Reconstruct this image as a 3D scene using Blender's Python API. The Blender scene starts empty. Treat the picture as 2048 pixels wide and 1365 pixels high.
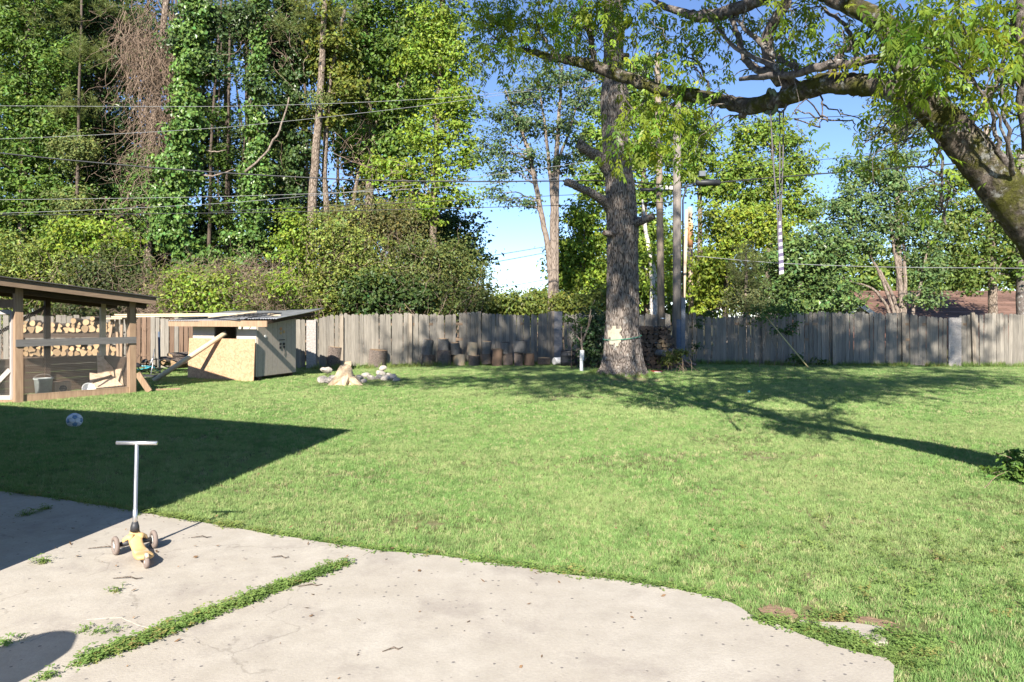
import bpy, math, random
import numpy as np
from mathutils import Vector, Matrix

rng = np.random.default_rng(7)
random.seed(7)
SC = bpy.context.scene
COL = SC.collection

# ------------------------------------------------------------------ camera, sky, sun, exposure
H, F, HOR = 1.65, 1450.0, 630.0          # eye height (m), focal length and horizon in photo pixels
cam_data = bpy.data.cameras.new('camera')
cam_data.sensor_width = 36.0
cam_data.lens = 36.0 * F / 2048.0
cam_data.shift_y = -(682.5 - HOR) / 2048.0
cam_data.clip_start, cam_data.clip_end = 0.05, 900.0
cam = bpy.data.objects.new('camera', cam_data)
cam.location = (0, 0, H)
cam.rotation_euler = (math.radians(90), 0, 0)
COL.objects.link(cam)
SC.camera = cam

SUN_EL, SUN_AZ = math.radians(34.5), math.radians(10.0)   # azimuth of the shadows, from +Y towards +X
world = bpy.data.worlds.new('World')
SC.world = world
world.use_nodes = True
wn = world.node_tree
bg = wn.nodes['Background']
sky = wn.nodes.new('ShaderNodeTexSky')
sky.sky_type = 'NISHITA'
sky.sun_disc = False
sky.sun_elevation = SUN_EL
sky.sun_rotation = math.radians(180) + SUN_AZ
sky.air_density, sky.dust_density, sky.ozone_density = 0.75, 0.0, 2.0
tint = wn.nodes.new('ShaderNodeMix'); tint.data_type = 'RGBA'; tint.blend_type = 'MULTIPLY'; tint.inputs[0].default_value = 1.0
tint.inputs[7].default_value = (0.80, 0.86, 1.0, 1)
wn.links.new(sky.outputs[0], tint.inputs[6]); wn.links.new(tint.outputs[2], bg.inputs[0])
bg.inputs[1].default_value = 0.094
sun_d = bpy.data.lights.new('sun', 'SUN')
sun_d.energy = 5.0
sun_d.angle = math.radians(0.53)
sun_d.color = (1.0, 0.94, 0.85)
sun = bpy.data.objects.new('sun', sun_d)
sd = Vector((math.sin(SUN_AZ) * math.cos(SUN_EL), math.cos(SUN_AZ) * math.cos(SUN_EL), -math.sin(SUN_EL)))
sun.rotation_euler = sd.to_track_quat('-Z', 'Y').to_euler()
sun.location = (-5, -20, 20)
COL.objects.link(sun)
SC.view_settings.view_transform = 'Standard'
SC.view_settings.look = 'None'
SC.view_settings.gamma = 1.0
SC.view_settings.use_curve_mapping = False
SC.view_settings.exposure = 1.25
SC.cycles.max_bounces = 8
SC.cycles.transparent_max_bounces = 8
SC.cycles.use_denoising = True

# ------------------------------------------------------------------ helpers: places
def P(px, py, d):
    return np.array([(px - 1024.0) / F * d, d, H - (py - HOR) / F * d])
def G(px, py, z=0.0):
    d = (H - z) * F / (py - HOR)
    return np.array([(px - 1024.0) / F * d, d, z])
OAK = np.array([2.80, 18.45])
def gz(x, y):
    """height of the lawn"""
    x = np.asarray(x, float); y = np.asarray(y, float)
    r2 = (x - OAK[0]) ** 2 + (y - OAK[1]) ** 2
    z = 0.16 * np.exp(-r2 / (2 * 1.1 ** 2))
    z = z + 0.025 * np.sin(x * 0.55 + 1.0) * np.sin(y * 0.42) * np.clip((y - 7) / 5, 0, 1)
    return z

# ------------------------------------------------------------------ helpers: meshes
def make_obj(name, mesh, parent=None):
    o = bpy.data.objects.new(name, mesh)
    COL.objects.link(o)
    if parent is not None:
        o.parent = parent
    return o

def mesh_np(name, v, quads=None, tris=None, mats=(), col=None, smooth=True, midx=None):
    me = bpy.data.meshes.new(name)
    v = np.asarray(v, np.float32).reshape(-1, 3)
    me.vertices.add(len(v)); me.vertices.foreach_set('co', v.ravel())
    q = np.zeros((0, 4), np.int32) if quads is None else np.asarray(quads, np.int32).reshape(-1, 4)
    t = np.zeros((0, 3), np.int32) if tris is None else np.asarray(tris, np.int32).reshape(-1, 3)
    loops = np.concatenate([q.ravel(), t.ravel()])
    me.loops.add(len(loops)); me.loops.foreach_set('vertex_index', loops)
    n = len(q) + len(t)
    starts = np.concatenate([np.arange(len(q)) * 4, len(q) * 4 + np.arange(len(t)) * 3]).astype(np.int32)
    me.polygons.add(n)
    me.polygons.foreach_set('loop_start', starts)
    try:
        me.polygons.foreach_set('loop_total', np.concatenate([np.full(len(q), 4), np.full(len(t), 3)]).astype(np.int32))
    except Exception:
        pass
    me.polygons.foreach_set('use_smooth', np.full(n, smooth))
    for m in mats:
        me.materials.append(m)
    if midx is not None:
        me.polygons.foreach_set('material_index', np.asarray(midx, np.int32))
    me.update(calc_edges=True)
    if col is not None:
        a = me.color_attributes.new('col', 'FLOAT_COLOR', 'POINT')
        c = np.ones((len(v), 4), np.float32); c[:, :3] = col
        a.data.foreach_set('color', c.ravel())
    me.validate()
    return me

class MB:
    """collects shapes that become ONE mesh"""
    def __init__(s):
        s.v, s.q, s.t, s.n = [], [], [], 0
    def add(s, v, q=None, t=None):
        v = np.asarray(v, float).reshape(-1, 3)
        if q is not None and len(q): s.q.append(np.asarray(q, int).reshape(-1, 4) + s.n)
        if t is not None and len(t): s.t.append(np.asarray(t, int).reshape(-1, 3) + s.n)
        s.v.append(v); s.n += len(v)
        return s
    def box(s, c, size, rz=0.0, m=None):
        """box by centre and size, turned about z; m = optional 3x3 axes (columns)"""
        hx, hy, hz = np.array(size) / 2
        v = np.array([[x, y, z] for x in (-hx, hx) for y in (-hy, hy) for z in (-hz, hz)])
        if m is None:
            cr, sr = math.cos(rz), math.sin(rz)
            m = np.array([[cr, -sr, 0], [sr, cr, 0], [0, 0, 1]])
        v = v @ np.asarray(m).T + np.asarray(c)
        q = [[0, 1, 3, 2], [4, 6, 7, 5], [0, 4, 5, 1], [2, 3, 7, 6], [0, 2, 6, 4], [1, 5, 7, 3]]
        return s.add(v, q)
    def beam(s, a, b, w, h, up=(0, 0, 1)):
        a = np.array(a, float); b = np.array(b, float)
        x = b - a; L = np.linalg.norm(x); x /= L
        y = np.cross(up, x); y /= np.linalg.norm(y); z = np.cross(x, y)
        return s.box((a + b) / 2, (L, w, h), m=np.stack([x, y, z], 1))
    def tube(s, pts, rad, seg=8, cap=True, noise=0.0, ridges=0):
        pts = np.asarray(pts, float); n = len(pts)
        rad = np.full(n, rad, float) if np.isscalar(rad) else np.asarray(rad, float)
        tan = np.gradient(pts, axis=0) if n > 1 else np.array([[0, 0, 1.0]])
        tan /= np.linalg.norm(tan, axis=1)[:, None] + 1e-9
        ref = np.array([0, 0, 1.0]) if abs(tan[0][2]) < 0.9 else np.array([1.0, 0, 0])
        u = np.cross(ref, tan[0]); u /= np.linalg.norm(u)
        U = []
        for i in range(n):
            u = u - tan[i] * np.dot(u, tan[i]); u /= np.linalg.norm(u) + 1e-9
            U.append(u)
        U = np.array(U); W = np.cross(tan, U)
        a = np.arange(seg) * 2 * math.pi / seg
        r = rad[:, None] * np.ones(seg)[None]
        if noise:
            r = r * (1 + noise * rng.standard_normal((n, seg)))
        v = pts[:, None, :] + r[:, :, None] * (np.cos(a)[None, :, None] * U[:, None, :] + np.sin(a)[None, :, None] * W[:, None, :])
        i = np.arange(n - 1)[:, None] * seg; j = np.arange(seg)[None]; jn = (j + 1) % seg
        q = np.stack([i + j, i + jn, i + seg + jn, i + seg + j], -1).reshape(-1, 4)
        vv = v.reshape(-1, 3); t = []
        if cap:
            k = len(vv); vv = np.concatenate([vv, pts[:1], pts[-1:]])
            for jj in range(seg):
                t.append([k, (jj + 1) % seg, jj])
                t.append([k + 1, (n - 1) * seg + jj, (n - 1) * seg + (jj + 1) % seg])
        return s.add(vv, q, t)
    def lathe(s, prof, c=(0, 0, 0), seg=20, m=None):
        """prof: (r, z) list, about the z axis (or the third column of m)"""
        prof = np.asarray(prof, float); n = len(prof)
        a = np.arange(seg) * 2 * math.pi / seg
        v = np.stack([prof[:, 0, None] * np.cos(a), prof[:, 0, None] * np.sin(a), prof[:, 1, None] * np.ones(seg)], -1).reshape(-1, 3)
        if m is not None: v = v @ np.asarray(m).T
        v = v + np.asarray(c)
        i = np.arange(n - 1)[:, None] * seg; j = np.arange(seg)[None]; jn = (j + 1) % seg
        q = np.stack([i + j, i + jn, i + seg + jn, i + seg + j], -1).reshape(-1, 4)
        return s.add(v, q)
    def prism(s, poly, z0, z1):
        """poly: list of (x, y), counter-clockwise or not; vertical prism with a fan top"""
        p = np.asarray(poly, float); n = len(p)
        area = 0.5 * np.sum(p[:, 0] * np.roll(p[:, 1], -1) - np.roll(p[:, 0], -1) * p[:, 1])
        if area < 0: p = p[::-1]
        v = np.concatenate([np.c_[p, np.full(n, z0)], np.c_[p, np.full(n, z1)]])
        j = np.arange(n); jn = (j + 1) % n
        s.add(v, np.stack([j, jn, jn + n, j + n], 1))
        return p
    def mesh(s, name, mat, smooth=False):
        v = np.concatenate(s.v) if s.v else np.zeros((0, 3))
        q = np.concatenate(s.q) if s.q else None
        t = np.concatenate(s.t) if s.t else None
        return mesh_np(name, v, q, t, [mat] if mat else [], smooth=smooth)
    def build(s, name, mat, parent=None, smooth=False):
        return make_obj(name, s.mesh(name, mat, smooth), parent)

def tag(o, label=None, cat=None, group=None, kind=None):
    if label: o['label'] = label
    if cat: o['category'] = cat
    if group: o['group'] = group
    if kind: o['kind'] = kind
    return o
def thing(name, label, cat, loc=(0, 0, 0), rz=0.0, group=None):
    o = bpy.data.objects.new(name, None)
    o.empty_display_size = 0.2
    COL.objects.link(o)
    o.location = tuple(float(c) for c in loc)
    o.rotation_euler = (0, 0, rz)
    return tag(o, label, cat, group)
def dup(root, loc=None, rot=None, label=None, group=None):
    r = root.copy(); COL.objects.link(r)
    if loc is not None: r.location = tuple(float(c) for c in loc)
    if rot is not None: r.rotation_euler = rot
    if label: r['label'] = label
    if group: r['group'] = group
    for ch in list(root.children):
        c = ch.copy(); COL.objects.link(c); c.parent = r
        for g in ch.children:
            d = g.copy(); COL.objects.link(d); d.parent = c
    return r

def snoise(p, scale, seed=0, octaves=3):
    """cheap smooth value noise on points (N,k), range about -1..1"""
    p = np.asarray(p, float); out = np.zeros(len(p)); amp = 1.0; tot = 0
    k = p.shape[1]
    for o in range(octaves):
        q = p * scale * (2 ** o) + seed * 17.3
        i = np.floor(q).astype(np.int64); f = q - i; f = f * f * (3 - 2 * f)
        acc = np.zeros(len(p))
        for c in range(2 ** k):
            w = np.ones(len(p)); h = np.full(len(p), 1013 * (seed + o + 1), np.int64)
            for a in range(k):
                b = (c >> a) & 1
                w = w * (f[:, a] if b else 1 - f[:, a])
                h = (h * 73856093) ^ ((i[:, a] + b) * [19349663, 83492791, 49979687][a])
            h = (h ^ (h >> 13)) * 1274126177
            acc += w * (((h & 0xffff) / 32767.5) - 1)
        out += amp * acc; tot += amp; amp *= 0.5
    return out / tot
# ------------------------------------------------------------------ materials
class NT:
    def __init__(s, name):
        s.m = bpy.data.materials.new(name); s.m.use_nodes = True
        s.t = s.m.node_tree; s.t.nodes.clear()
        s.out = s.n('ShaderNodeOutputMaterial')
    def n(s, typ, **kw):
        x = s.t.nodes.new(typ)
        for k, v in kw.items():
            if k.startswith('i_'):
                key = k[2:]; key = int(key) if key.isdigit() else key.replace('_', ' ')
                x.inputs[key].default_value = v
            else: setattr(x, k, v)
        return x
    def l(s, a, b): s.t.links.new(a, b)
    def coords(s, which='Object', scale=(1, 1, 1)):
        if which == 'World': o = s.n('ShaderNodeNewGeometry').outputs['Position']
        else: o = s.n('ShaderNodeTexCoord').outputs[which]
        mp = s.n('ShaderNodeMapping'); mp.inputs['Scale'].default_value = scale
        s.l(o, mp.inputs[0]); return mp.outputs[0]
    def noise(s, co, scale, detail=5, rough=0.6):
        x = s.n('ShaderNodeTexNoise'); x.inputs['Scale'].default_value = scale
        x.inputs['Detail'].default_value = detail; x.inputs['Roughness'].default_value = rough
        s.l(co, x.inputs['Vector']); return x.outputs['Fac']
    def ramp(s, fac, stops):
        r = s.n('ShaderNodeValToRGB'); e = r.color_ramp.elements
        while len(e) < len(stops): e.new(0.5)
        for k, (p, c) in enumerate(stops):
            e[k].position = p; e[k].color = (*c, 1) if len(c) == 3 else c
        s.l(fac, r.inputs[0]); return r.outputs[0]
    def mix(s, fac, a, b, mode='MIX'):
        x = s.n('ShaderNodeMix', data_type='RGBA', blend_type=mode)
        for sock, val in ((x.inputs[0], fac), (x.inputs[6], a), (x.inputs[7], b)):
            if hasattr(val, 'is_output'): s.l(val, sock)
            elif isinstance(val, (int, float)): sock.default_value = val
            else: sock.default_value = (*val, 1)
        return x.outputs[2]
    def math(s, op, a, b=0.0):
        x = s.n('ShaderNodeMath', operation=op)
        for sock, val in ((x.inputs[0], a), (x.inputs[1], b)):
            if hasattr(val, 'is_output'): s.l(val, sock)
            else: sock.default_value = val
        return x.outputs[0]
    def rand(s): return s.n('ShaderNodeObjectInfo').outputs['Random']
    def finish(s, col, rough=0.85, bump=None, strength=0.4, dist=0.02, metallic=0.0, spec=0.3):
        p = s.n('ShaderNodeBsdfPrincipled')
        if hasattr(col, 'is_output'): s.l(col, p.inputs['Base Color'])
        else: p.inputs['Base Color'].default_value = (*col, 1)
        if hasattr(rough, 'is_output'): s.l(rough, p.inputs['Roughness'])
        else: p.inputs['Roughness'].default_value = rough
        p.inputs['Metallic'].default_value = metallic
        p.inputs['Specular IOR Level'].default_value = spec
        if bump is not None:
            b = s.n('ShaderNodeBump'); b.inputs['Strength'].default_value = strength; b.inputs['Distance'].default_value = dist
            s.l(bump, b.inputs['Height']); s.l(b.outputs[0], p.inputs['Normal'])
        s.l(p.outputs[0], s.out.inputs[0])
        return s.m

def mat_plain(name, col, rough=0.6, metallic=0.0, var=0.15, scale=12, spec=0.4):
    k = NT(name); co = k.coords()
    n = k.noise(co, scale)
    c = k.ramp(n, [(0.3, tuple(x * (1 - var) for x in col)), (0.7, tuple(min(1, x * (1 + var)) for x in col))])
    return k.finish(c, rough, n, 0.15, 0.01, metallic, spec)

def mat_wood(name, dark, light, stretch=(14, 14, 1.0), randv=0.35, knots=True, bump=0.5, rough=0.85, axis_world=False):
    """weathered timber: grain along the object's local z unless stretch says otherwise"""
    k = NT(name); co = k.coords('Object', stretch)
    off = k.n('ShaderNodeVectorMath', operation='ADD'); r = k.rand()
    comb = k.n('ShaderNodeCombineXYZ'); m = k.math('MULTIPLY', r, 37.0)
    for i in range(3): k.l(m, comb.inputs[i])
    k.l(co, off.inputs[0]); k.l(comb.outputs[0], off.inputs[1]); co = off.outputs[0]
    g = k.noise(co, 3.0, 8, 0.7)
    big = k.noise(co, 0.55, 3, 0.5)
    c = k.ramp(g, [(0.28, dark), (0.72, light)])
    c = k.mix(k.math('MULTIPLY', big, 0.5), c, tuple(d * 0.75 for d in dark))
    val = k.math('ADD', k.math('MULTIPLY', r, randv), 1 - randv / 2)
    hs = k.n('ShaderNodeHueSaturation'); k.l(c, hs.inputs['Color']); k.l(val, hs.inputs['Value'])
    c = hs.outputs[0]
    if knots:
        vo = k.n('ShaderNodeTexVoronoi'); vo.inputs['Scale'].default_value = 0.55; k.l(co, vo.inputs['Vector'])
        kn = k.ramp(vo.outputs['Distance'], [(0.05, (1, 1, 1)), (0.13, (0, 0, 0))])
        c = k.mix(kn, c, tuple(d * 0.4 for d in dark))
    return k.finish(c, rough, g, bump, 0.006)

def mat_bark(name, dark, light, moss=None, lichen=None, stretch=(7, 7, 1.6), bump=0.9, dist=0.03, mossamt=0.5, cells=True):
    k = NT(name); co = k.coords('Object', stretch)
    g = k.noise(co, 3.0, 9, 0.7)
    v = k.n('ShaderNodeTexVoronoi', feature='DISTANCE_TO_EDGE'); v.inputs['Scale'].default_value = 2.6
    k.l(co, v.inputs['Vector'])
    if cells: e = k.ramp(v.outputs['Distance'], [(0.0, (0, 0, 0)), (0.18, (1, 1, 1))])
    else: e = k.ramp(k.noise(co, 1.6, 7, 0.75), [(0.36, (0.1, 0.1, 0.1)), (0.56, (1, 1, 1))])
    hgt = k.math('MULTIPLY', k.math('ADD', k.math('MULTIPLY', g, 0.9), 0.3), e)
    c = k.ramp(hgt, [(0.05, dark), (0.75, light)])
    co2 = k.coords('Object', (1, 1, 1))
    if moss:
        mn = k.noise(co2, 3.2, 6, 0.65)
        c = k.mix(k.ramp(mn, [(mossamt, (0, 0, 0)), (mossamt + 0.12, (1, 1, 1))]), c, moss)
    if lichen:
        ln = k.noise(co2, 9.0, 6, 0.7)
        c = k.mix(k.ramp(ln, [(0.57, (0, 0, 0)), (0.63, (0.85, 0.85, 0.85))]), c, lichen)
    return k.finish(c, 0.92, hgt, bump, dist, spec=0.15)

def mat_leaf(name, trans=0.35, rough=0.45, gain=1.0):
    k = NT(name)
    a = k.n('ShaderNodeAttribute', attribute_name='col')
    c = k.mix(1.0, a.outputs['Color'], (gain, gain, gain), 'MULTIPLY')
    p = k.n('ShaderNodeBsdfPrincipled'); k.l(c, p.inputs['Base Color'])
    p.inputs['Roughness'].default_value = rough; p.inputs['Specular IOR Level'].default_value = 0.25
    t = k.n('ShaderNodeBsdfTranslucent')
    tc = k.mix(1.0, c, (1.35, 1.25, 0.6), 'MULTIPLY'); k.l(tc, t.inputs[0])
    mx = k.n('ShaderNodeMixShader'); mx.inputs[0].default_value = trans
    k.l(p.outputs[0], mx.inputs[1]); k.l(t.outputs[0], mx.inputs[2]); k.l(mx.outputs[0], k.out.inputs[0])
    return k.m

def mat_grass(name, a, b, straw, amt=0.12):
    """blades: colour differs from tuft to tuft and drifts over the lawn"""
    k = NT(name); r = k.rand(); co = k.coords('World')
    big = k.noise(co, 0.45, 4, 0.6); mid = k.noise(co, 2.6, 4, 0.65)
    c = k.ramp(r, [(0.0, a), (1 - amt - 0.1, b), (1 - amt, straw), (1.0, straw)])
    c = k.mix(k.ramp(big, [(0.42, (0, 0, 0)), (0.64, (0.62, 0.62, 0.62))]), c, tuple(0.55 * x + 0.45 * y for x, y in zip(b, straw)))
    c = k.mix(k.ramp(mid, [(0.5, (0, 0, 0)), (0.7, (0.6, 0.6, 0.6))]), c, tuple(x * 0.62 for x in a))
    p = k.n('ShaderNodeBsdfPrincipled'); k.l(c, p.inputs['Base Color'])
    p.inputs['Roughness'].default_value = 0.7; p.inputs['Specular IOR Level'].default_value = 0.08
    t = k.n('ShaderNodeBsdfTranslucent'); k.l(c, t.inputs[0])
    mx = k.n('ShaderNodeMixShader'); mx.inputs[0].default_value = 0.3
    k.l(p.outputs[0], mx.inputs[1]); k.l(t.outputs[0], mx.inputs[2]); k.l(mx.outputs[0], k.out.inputs[0])
    return k.m

def mat_ground(name):
    k = NT(name); co = k.coords('World')
    n1 = k.noise(co, 0.5, 5, 0.6); n2 = k.noise(co, 14, 6, 0.7); n3 = k.noise(co, 3, 4, 0.6)
    green = k.ramp(n2, [(0.3, (0.045, 0.075, 0.018)), (0.7, (0.11, 0.14, 0.04))])
    soil = k.ramp(n2, [(0.3, (0.15, 0.12, 0.07)), (0.7, (0.32, 0.27, 0.16))])
    f = k.ramp(k.math('ADD', k.math('MULTIPLY', n1, 0.5), k.math('MULTIPLY', n3, 0.5)), [(0.45, (0.15, 0.15, 0.15)), (0.58, (0.85, 0.85, 0.85))])
    c = k.mix(f, green, soil)
    # leaf litter beyond the fence
    sx = k.n('ShaderNodeSeparateXYZ'); k.l(k.coords('World'), sx.inputs[0])
    far = k.ramp(k.math('MULTIPLY', sx.outputs[1], 0.01), [(0.235, (0, 0, 0)), (0.25, (1, 1, 1))])
    litter = k.ramp(n2, [(0.3, (0.03, 0.035, 0.015)), (0.7, (0.12, 0.1, 0.05))])
    c = k.mix(far, c, litter)
    return k.finish(c, 0.95, n2, 0.6, 0.02, spec=0.1)

def mat_concrete(name):
    k = NT(name); co = k.coords('World')
    big = k.noise(co, 0.9, 5, 0.6); mid = k.noise(co, 5.5, 6, 0.65); fine = k.noise(co, 60, 4, 0.7)
    c = k.ramp(mid, [(0.3, (0.36, 0.325, 0.272)), (0.7, (0.46, 0.42, 0.358))])
    c = k.mix(k.ramp(big, [(0.42, (0, 0, 0)), (0.68, (0.55, 0.55, 0.55))]), c, (0.37, 0.325, 0.265))
    c = k.mix(k.ramp(fine, [(0.35, (0.35, 0.35, 0.35)), (0.6, (0, 0, 0))]), c, (0.30, 0.26, 0.23))
    # exposed aggregate: scattered dark pebbles and pits, denser in places
    v = k.n('ShaderNodeTexVoronoi'); v.inputs['Scale'].default_value = 26; v.inputs['Randomness'].default_value = 1; k.l(co, v.inputs['Vector'])
    vs = k.n('ShaderNodeSeparateColor'); k.l(v.outputs['Color'], vs.inputs[0])
    pick = k.math('GREATER_THAN', k.math('ADD', vs.outputs[0], k.math('MULTIPLY', big, 0.7)), 1.22)
    spot = k.math('MULTIPLY', k.ramp(v.outputs['Distance'], [(0.16, (1, 1, 1)), (0.26, (0, 0, 0))]), pick)
    c = k.mix(k.math('MULTIPLY', spot, 0.8), c, (0.13, 0.12, 0.12))
    st = k.noise(co, 1.7, 6, 0.7); c = k.mix(k.ramp(st, [(0.53, (0, 0, 0)), (0.70, (0.75, 0.75, 0.75))]), c, (0.27, 0.235, 0.205))
    cv = k.n('ShaderNodeTexVoronoi', feature='DISTANCE_TO_EDGE'); cv.inputs['Scale'].default_value = 0.3
    wv = k.n('ShaderNodeVectorMath', operation='ADD'); k.l(co, wv.inputs[0]); wn_ = k.n('ShaderNodeTexNoise'); wn_.inputs['Scale'].default_value = 2.2; wn_.inputs['Detail'].default_value = 8; k.l(co, wn_.inputs['Vector']); k.l(wn_.outputs['Color'], wv.inputs[1]); k.l(wv.outputs[0], cv.inputs['Vector'])
    ck = k.math('MULTIPLY', k.ramp(cv.outputs['Distance'], [(0.0009, (1, 1, 1)), (0.0022, (0, 0, 0))]), k.ramp(st, [(0.45, (0, 0, 0)), (0.5, (0.7, 0.7, 0.7))]))
    c = k.mix(k.math('MULTIPLY', ck, 0.45), c, (0.10, 0.085, 0.07))
    h = k.math('ADD', k.math('MULTIPLY', fine, 0.6), k.math('MULTIPLY', mid, 0.5))
    h = k.math('SUBTRACT', h, k.math('MULTIPLY', spot, 0.4))
    return k.finish(c, 0.9, h, 0.5, 0.008, spec=0.2)

def mat_rings(name, pale, ring, edge):
    """sawn end grain: rings about the object's local z"""
    k = NT(name); co = k.coords('Object')
    sx = k.n('ShaderNodeSeparateXYZ'); k.l(co, sx.inputs[0])
    r = k.math('SQRT', k.math('ADD', k.math('POWER', sx.outputs[0], 2.0), k.math('POWER', sx.outputs[1], 2.0)))
    n = k.noise(co, 9, 4)
    w = k.math('SINE', k.math('ADD', k.math('MULTIPLY', r, 330.0), k.math('MULTIPLY', n, 14.0)))
    c = k.ramp(k.math('ADD', k.math('MULTIPLY', w, 0.25), n), [(0.25, ring), (0.7, pale)])
    hs = k.n('ShaderNodeHueSaturation'); k.l(c, hs.inputs['Color'])
    k.l(k.math('ADD', k.math('MULTIPLY', k.rand(), 0.7), 0.5), hs.inputs['Value'])
    return k.finish(hs.outputs[0], 0.9, n, 0.3, 0.01)

def mat_osb(name, a=(0.38, 0.23, 0.13), b=(0.53, 0.34, 0.20)):
    k = NT(name); co = k.coords('Object', (1, 1, 1))
    v = k.n('ShaderNodeTexVoronoi'); v.inputs['Scale'].default_value = 26; k.l(co, v.inputs['Vector'])
    s = k.n('ShaderNodeSeparateColor'); k.l(v.outputs['Color'], s.inputs[0])
    n = k.noise(co, 3, 5)
    f = k.math('ADD', k.math('MULTIPLY', s.outputs[0], 0.6), k.math('MULTIPLY', n, 0.5))
    return k.finish(k.ramp(f, [(0.25, a), (0.8, b)]), 0.85, s.outputs[0], 0.25, 0.004)

def mat_stone(name, a, b, scale=9, randv=0.3):
    k = NT(name); co = k.coords('Object'); n = k.noise(co, scale, 8, 0.7)
    c = k.ramp(n, [(0.3, a), (0.7, b)])
    hs = k.n('ShaderNodeHueSaturation'); k.l(c, hs.inputs['Color'])
    k.l(k.math('ADD', k.math('MULTIPLY', k.rand(), randv), 1 - randv / 2), hs.inputs['Value'])
    return k.finish(hs.outputs[0], 0.9, n, 0.8, 0.03)

def mat_shingle(name):
    k = NT(name); co = k.coords('Object')
    n = k.noise(co, 6, 6); r = k.rand()
    c = k.ramp(k.math('ADD', k.math('MULTIPLY', n, 0.6), k.math('MULTIPLY', r, 0.4)), [(0.25, (0.085, 0.05, 0.036)), (0.75, (0.22, 0.13, 0.095))])
    return k.finish(c, 0.95, n, 0.5, 0.01)

M = {}
M['ground'] = mat_ground('ground_mat')
M['concrete'] = mat_concrete('concrete_mat')
M['grass'] = mat_grass('grass_mat', (0.17, 0.305, 0.09), (0.275, 0.41, 0.13), (0.48, 0.45, 0.24))
M['weed'] = mat_grass('weed_mat', (0.14, 0.24, 0.06), (0.23, 0.335, 0.09), (0.30, 0.26, 0.09), 0.06)
M['fence'] = mat_wood('fence_mat', (0.145, 0.128, 0.105), (0.365, 0.33, 0.275), (16, 16, 1.2), 0.38)
M['fence_post'] = mat_wood('fence_post_mat', (0.20, 0.16, 0.12), (0.42, 0.36, 0.28), (12, 12, 1.0), 0.3)
M['brown_board'] = mat_wood('brown_board_mat', (0.12, 0.075, 0.05), (0.27, 0.18, 0.12), (12, 12, 1.0), 0.4)
M['pale_patch'] = mat_stone('pale_patch_mat', (0.26, 0.235, 0.215), (0.46, 0.42, 0.385), 22, 0.1)
M['concrete_post'] = mat_stone('concrete_post_mat', (0.20, 0.19, 0.18), (0.30, 0.28, 0.27), 10, 0.1)
M['coop_beam'] = mat_wood('coop_beam_mat', (0.15, 0.10, 0.065), (0.34, 0.25, 0.17), (1.2, 16, 16), 0.2)
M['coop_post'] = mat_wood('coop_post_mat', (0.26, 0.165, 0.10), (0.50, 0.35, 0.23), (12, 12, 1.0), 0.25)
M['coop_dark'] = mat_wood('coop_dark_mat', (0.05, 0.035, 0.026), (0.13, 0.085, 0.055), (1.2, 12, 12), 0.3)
M['grey_board'] = mat_wood('grey_board_mat', (0.10, 0.095, 0.09), (0.22, 0.21, 0.20), (1.2, 16, 16), 0.2)
M['white_frame'] = mat_wood('white_frame_mat', (0.36, 0.32, 0.29), (0.58, 0.53, 0.49), (12, 12, 1.0), 0.1)
M['pale_plank'] = mat_wood('pale_plank_mat', (0.52, 0.41, 0.27), (0.72, 0.60, 0.42), (1.0, 14, 14), 0.25, knots=False)
M['osb'] = mat_osb('osb_mat')
M['ply'] = mat_osb('ply_mat', (0.46, 0.33, 0.22), (0.66, 0.50, 0.36))
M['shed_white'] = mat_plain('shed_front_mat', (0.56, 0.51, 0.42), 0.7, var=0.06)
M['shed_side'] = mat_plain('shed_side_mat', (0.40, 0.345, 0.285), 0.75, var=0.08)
M['metal_roof'] = mat_plain('metal_roof_mat', (0.36, 0.37, 0.38), 0.42, 0.6, 0.25, 4)
M['black'] = mat_plain('black_mat', (0.02, 0.02, 0.022), 0.5)
M['tarp'] = mat_plain('tarp_mat', (0.03, 0.032, 0.036), 0.6)
M['wire'] = mat_plain('wire_mat', (0.40, 0.38, 0.35), 0.5, 0.4)
M['oak_bark'] = mat_bark('oak_bark_mat', (0.055, 0.042, 0.034), (0.31, 0.26, 0.22), None, (0.36, 0.34, 0.31), (13, 13, 1.7), 0.9, 0.025)
M['ash_bark'] = mat_bark('mossy_bark_mat', (0.035, 0.027, 0.021), (0.20, 0.165, 0.135), (0.10, 0.10, 0.022), (0.36, 0.36, 0.33), (9, 9, 7), 1.0, 0.035, 0.46, False)
M['limb_bark'] = mat_bark('limb_bark_mat', (0.05, 0.04, 0.034), (0.20, 0.17, 0.15), None, (0.40, 0.40, 0.37), (14, 14, 11), 0.9, 0.012, 0.5, False)
M['pale_bark'] = mat_bark('pale_bark_mat', (0.13, 0.10, 0.08), (0.31, 0.25, 0.20), None, None, (8, 8, 1.4), 0.6, 0.02)
M['pine_bark'] = mat_bark('pine_bark_mat', (0.10, 0.075, 0.055), (0.32, 0.255, 0.20), None, None, (7, 7, 2.0), 0.8, 0.03)
M['white_bark'] = mat_bark('white_bark_mat', (0.34, 0.31, 0.28), (0.72, 0.68, 0.62), None, None, (5, 5, 2.0), 0.4, 0.02)
M['twig'] = mat_bark('twig_mat', (0.13, 0.085, 0.06), (0.36, 0.27, 0.20), None, None, (20, 20, 20), 0.4, 0.004)
M['twig_dark'] = mat_bark('twig_dark_mat', (0.05, 0.04, 0.03), (0.16, 0.125, 0.10), None, None, (20, 20, 20), 0.4, 0.004)
M['log_bark'] = mat_bark('log_bark_mat', (0.10, 0.078, 0.064), (0.42, 0.335, 0.28), None, (0.32, 0.31, 0.29), (14, 14, 4), 1.0, 0.02)
M['log_lichen'] = mat_bark('log_lichen_mat', (0.15, 0.14, 0.125), (0.46, 0.43, 0.40), None, (0.52, 0.51, 0.47), (14, 14, 8), 1.0, 0.02)
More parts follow.
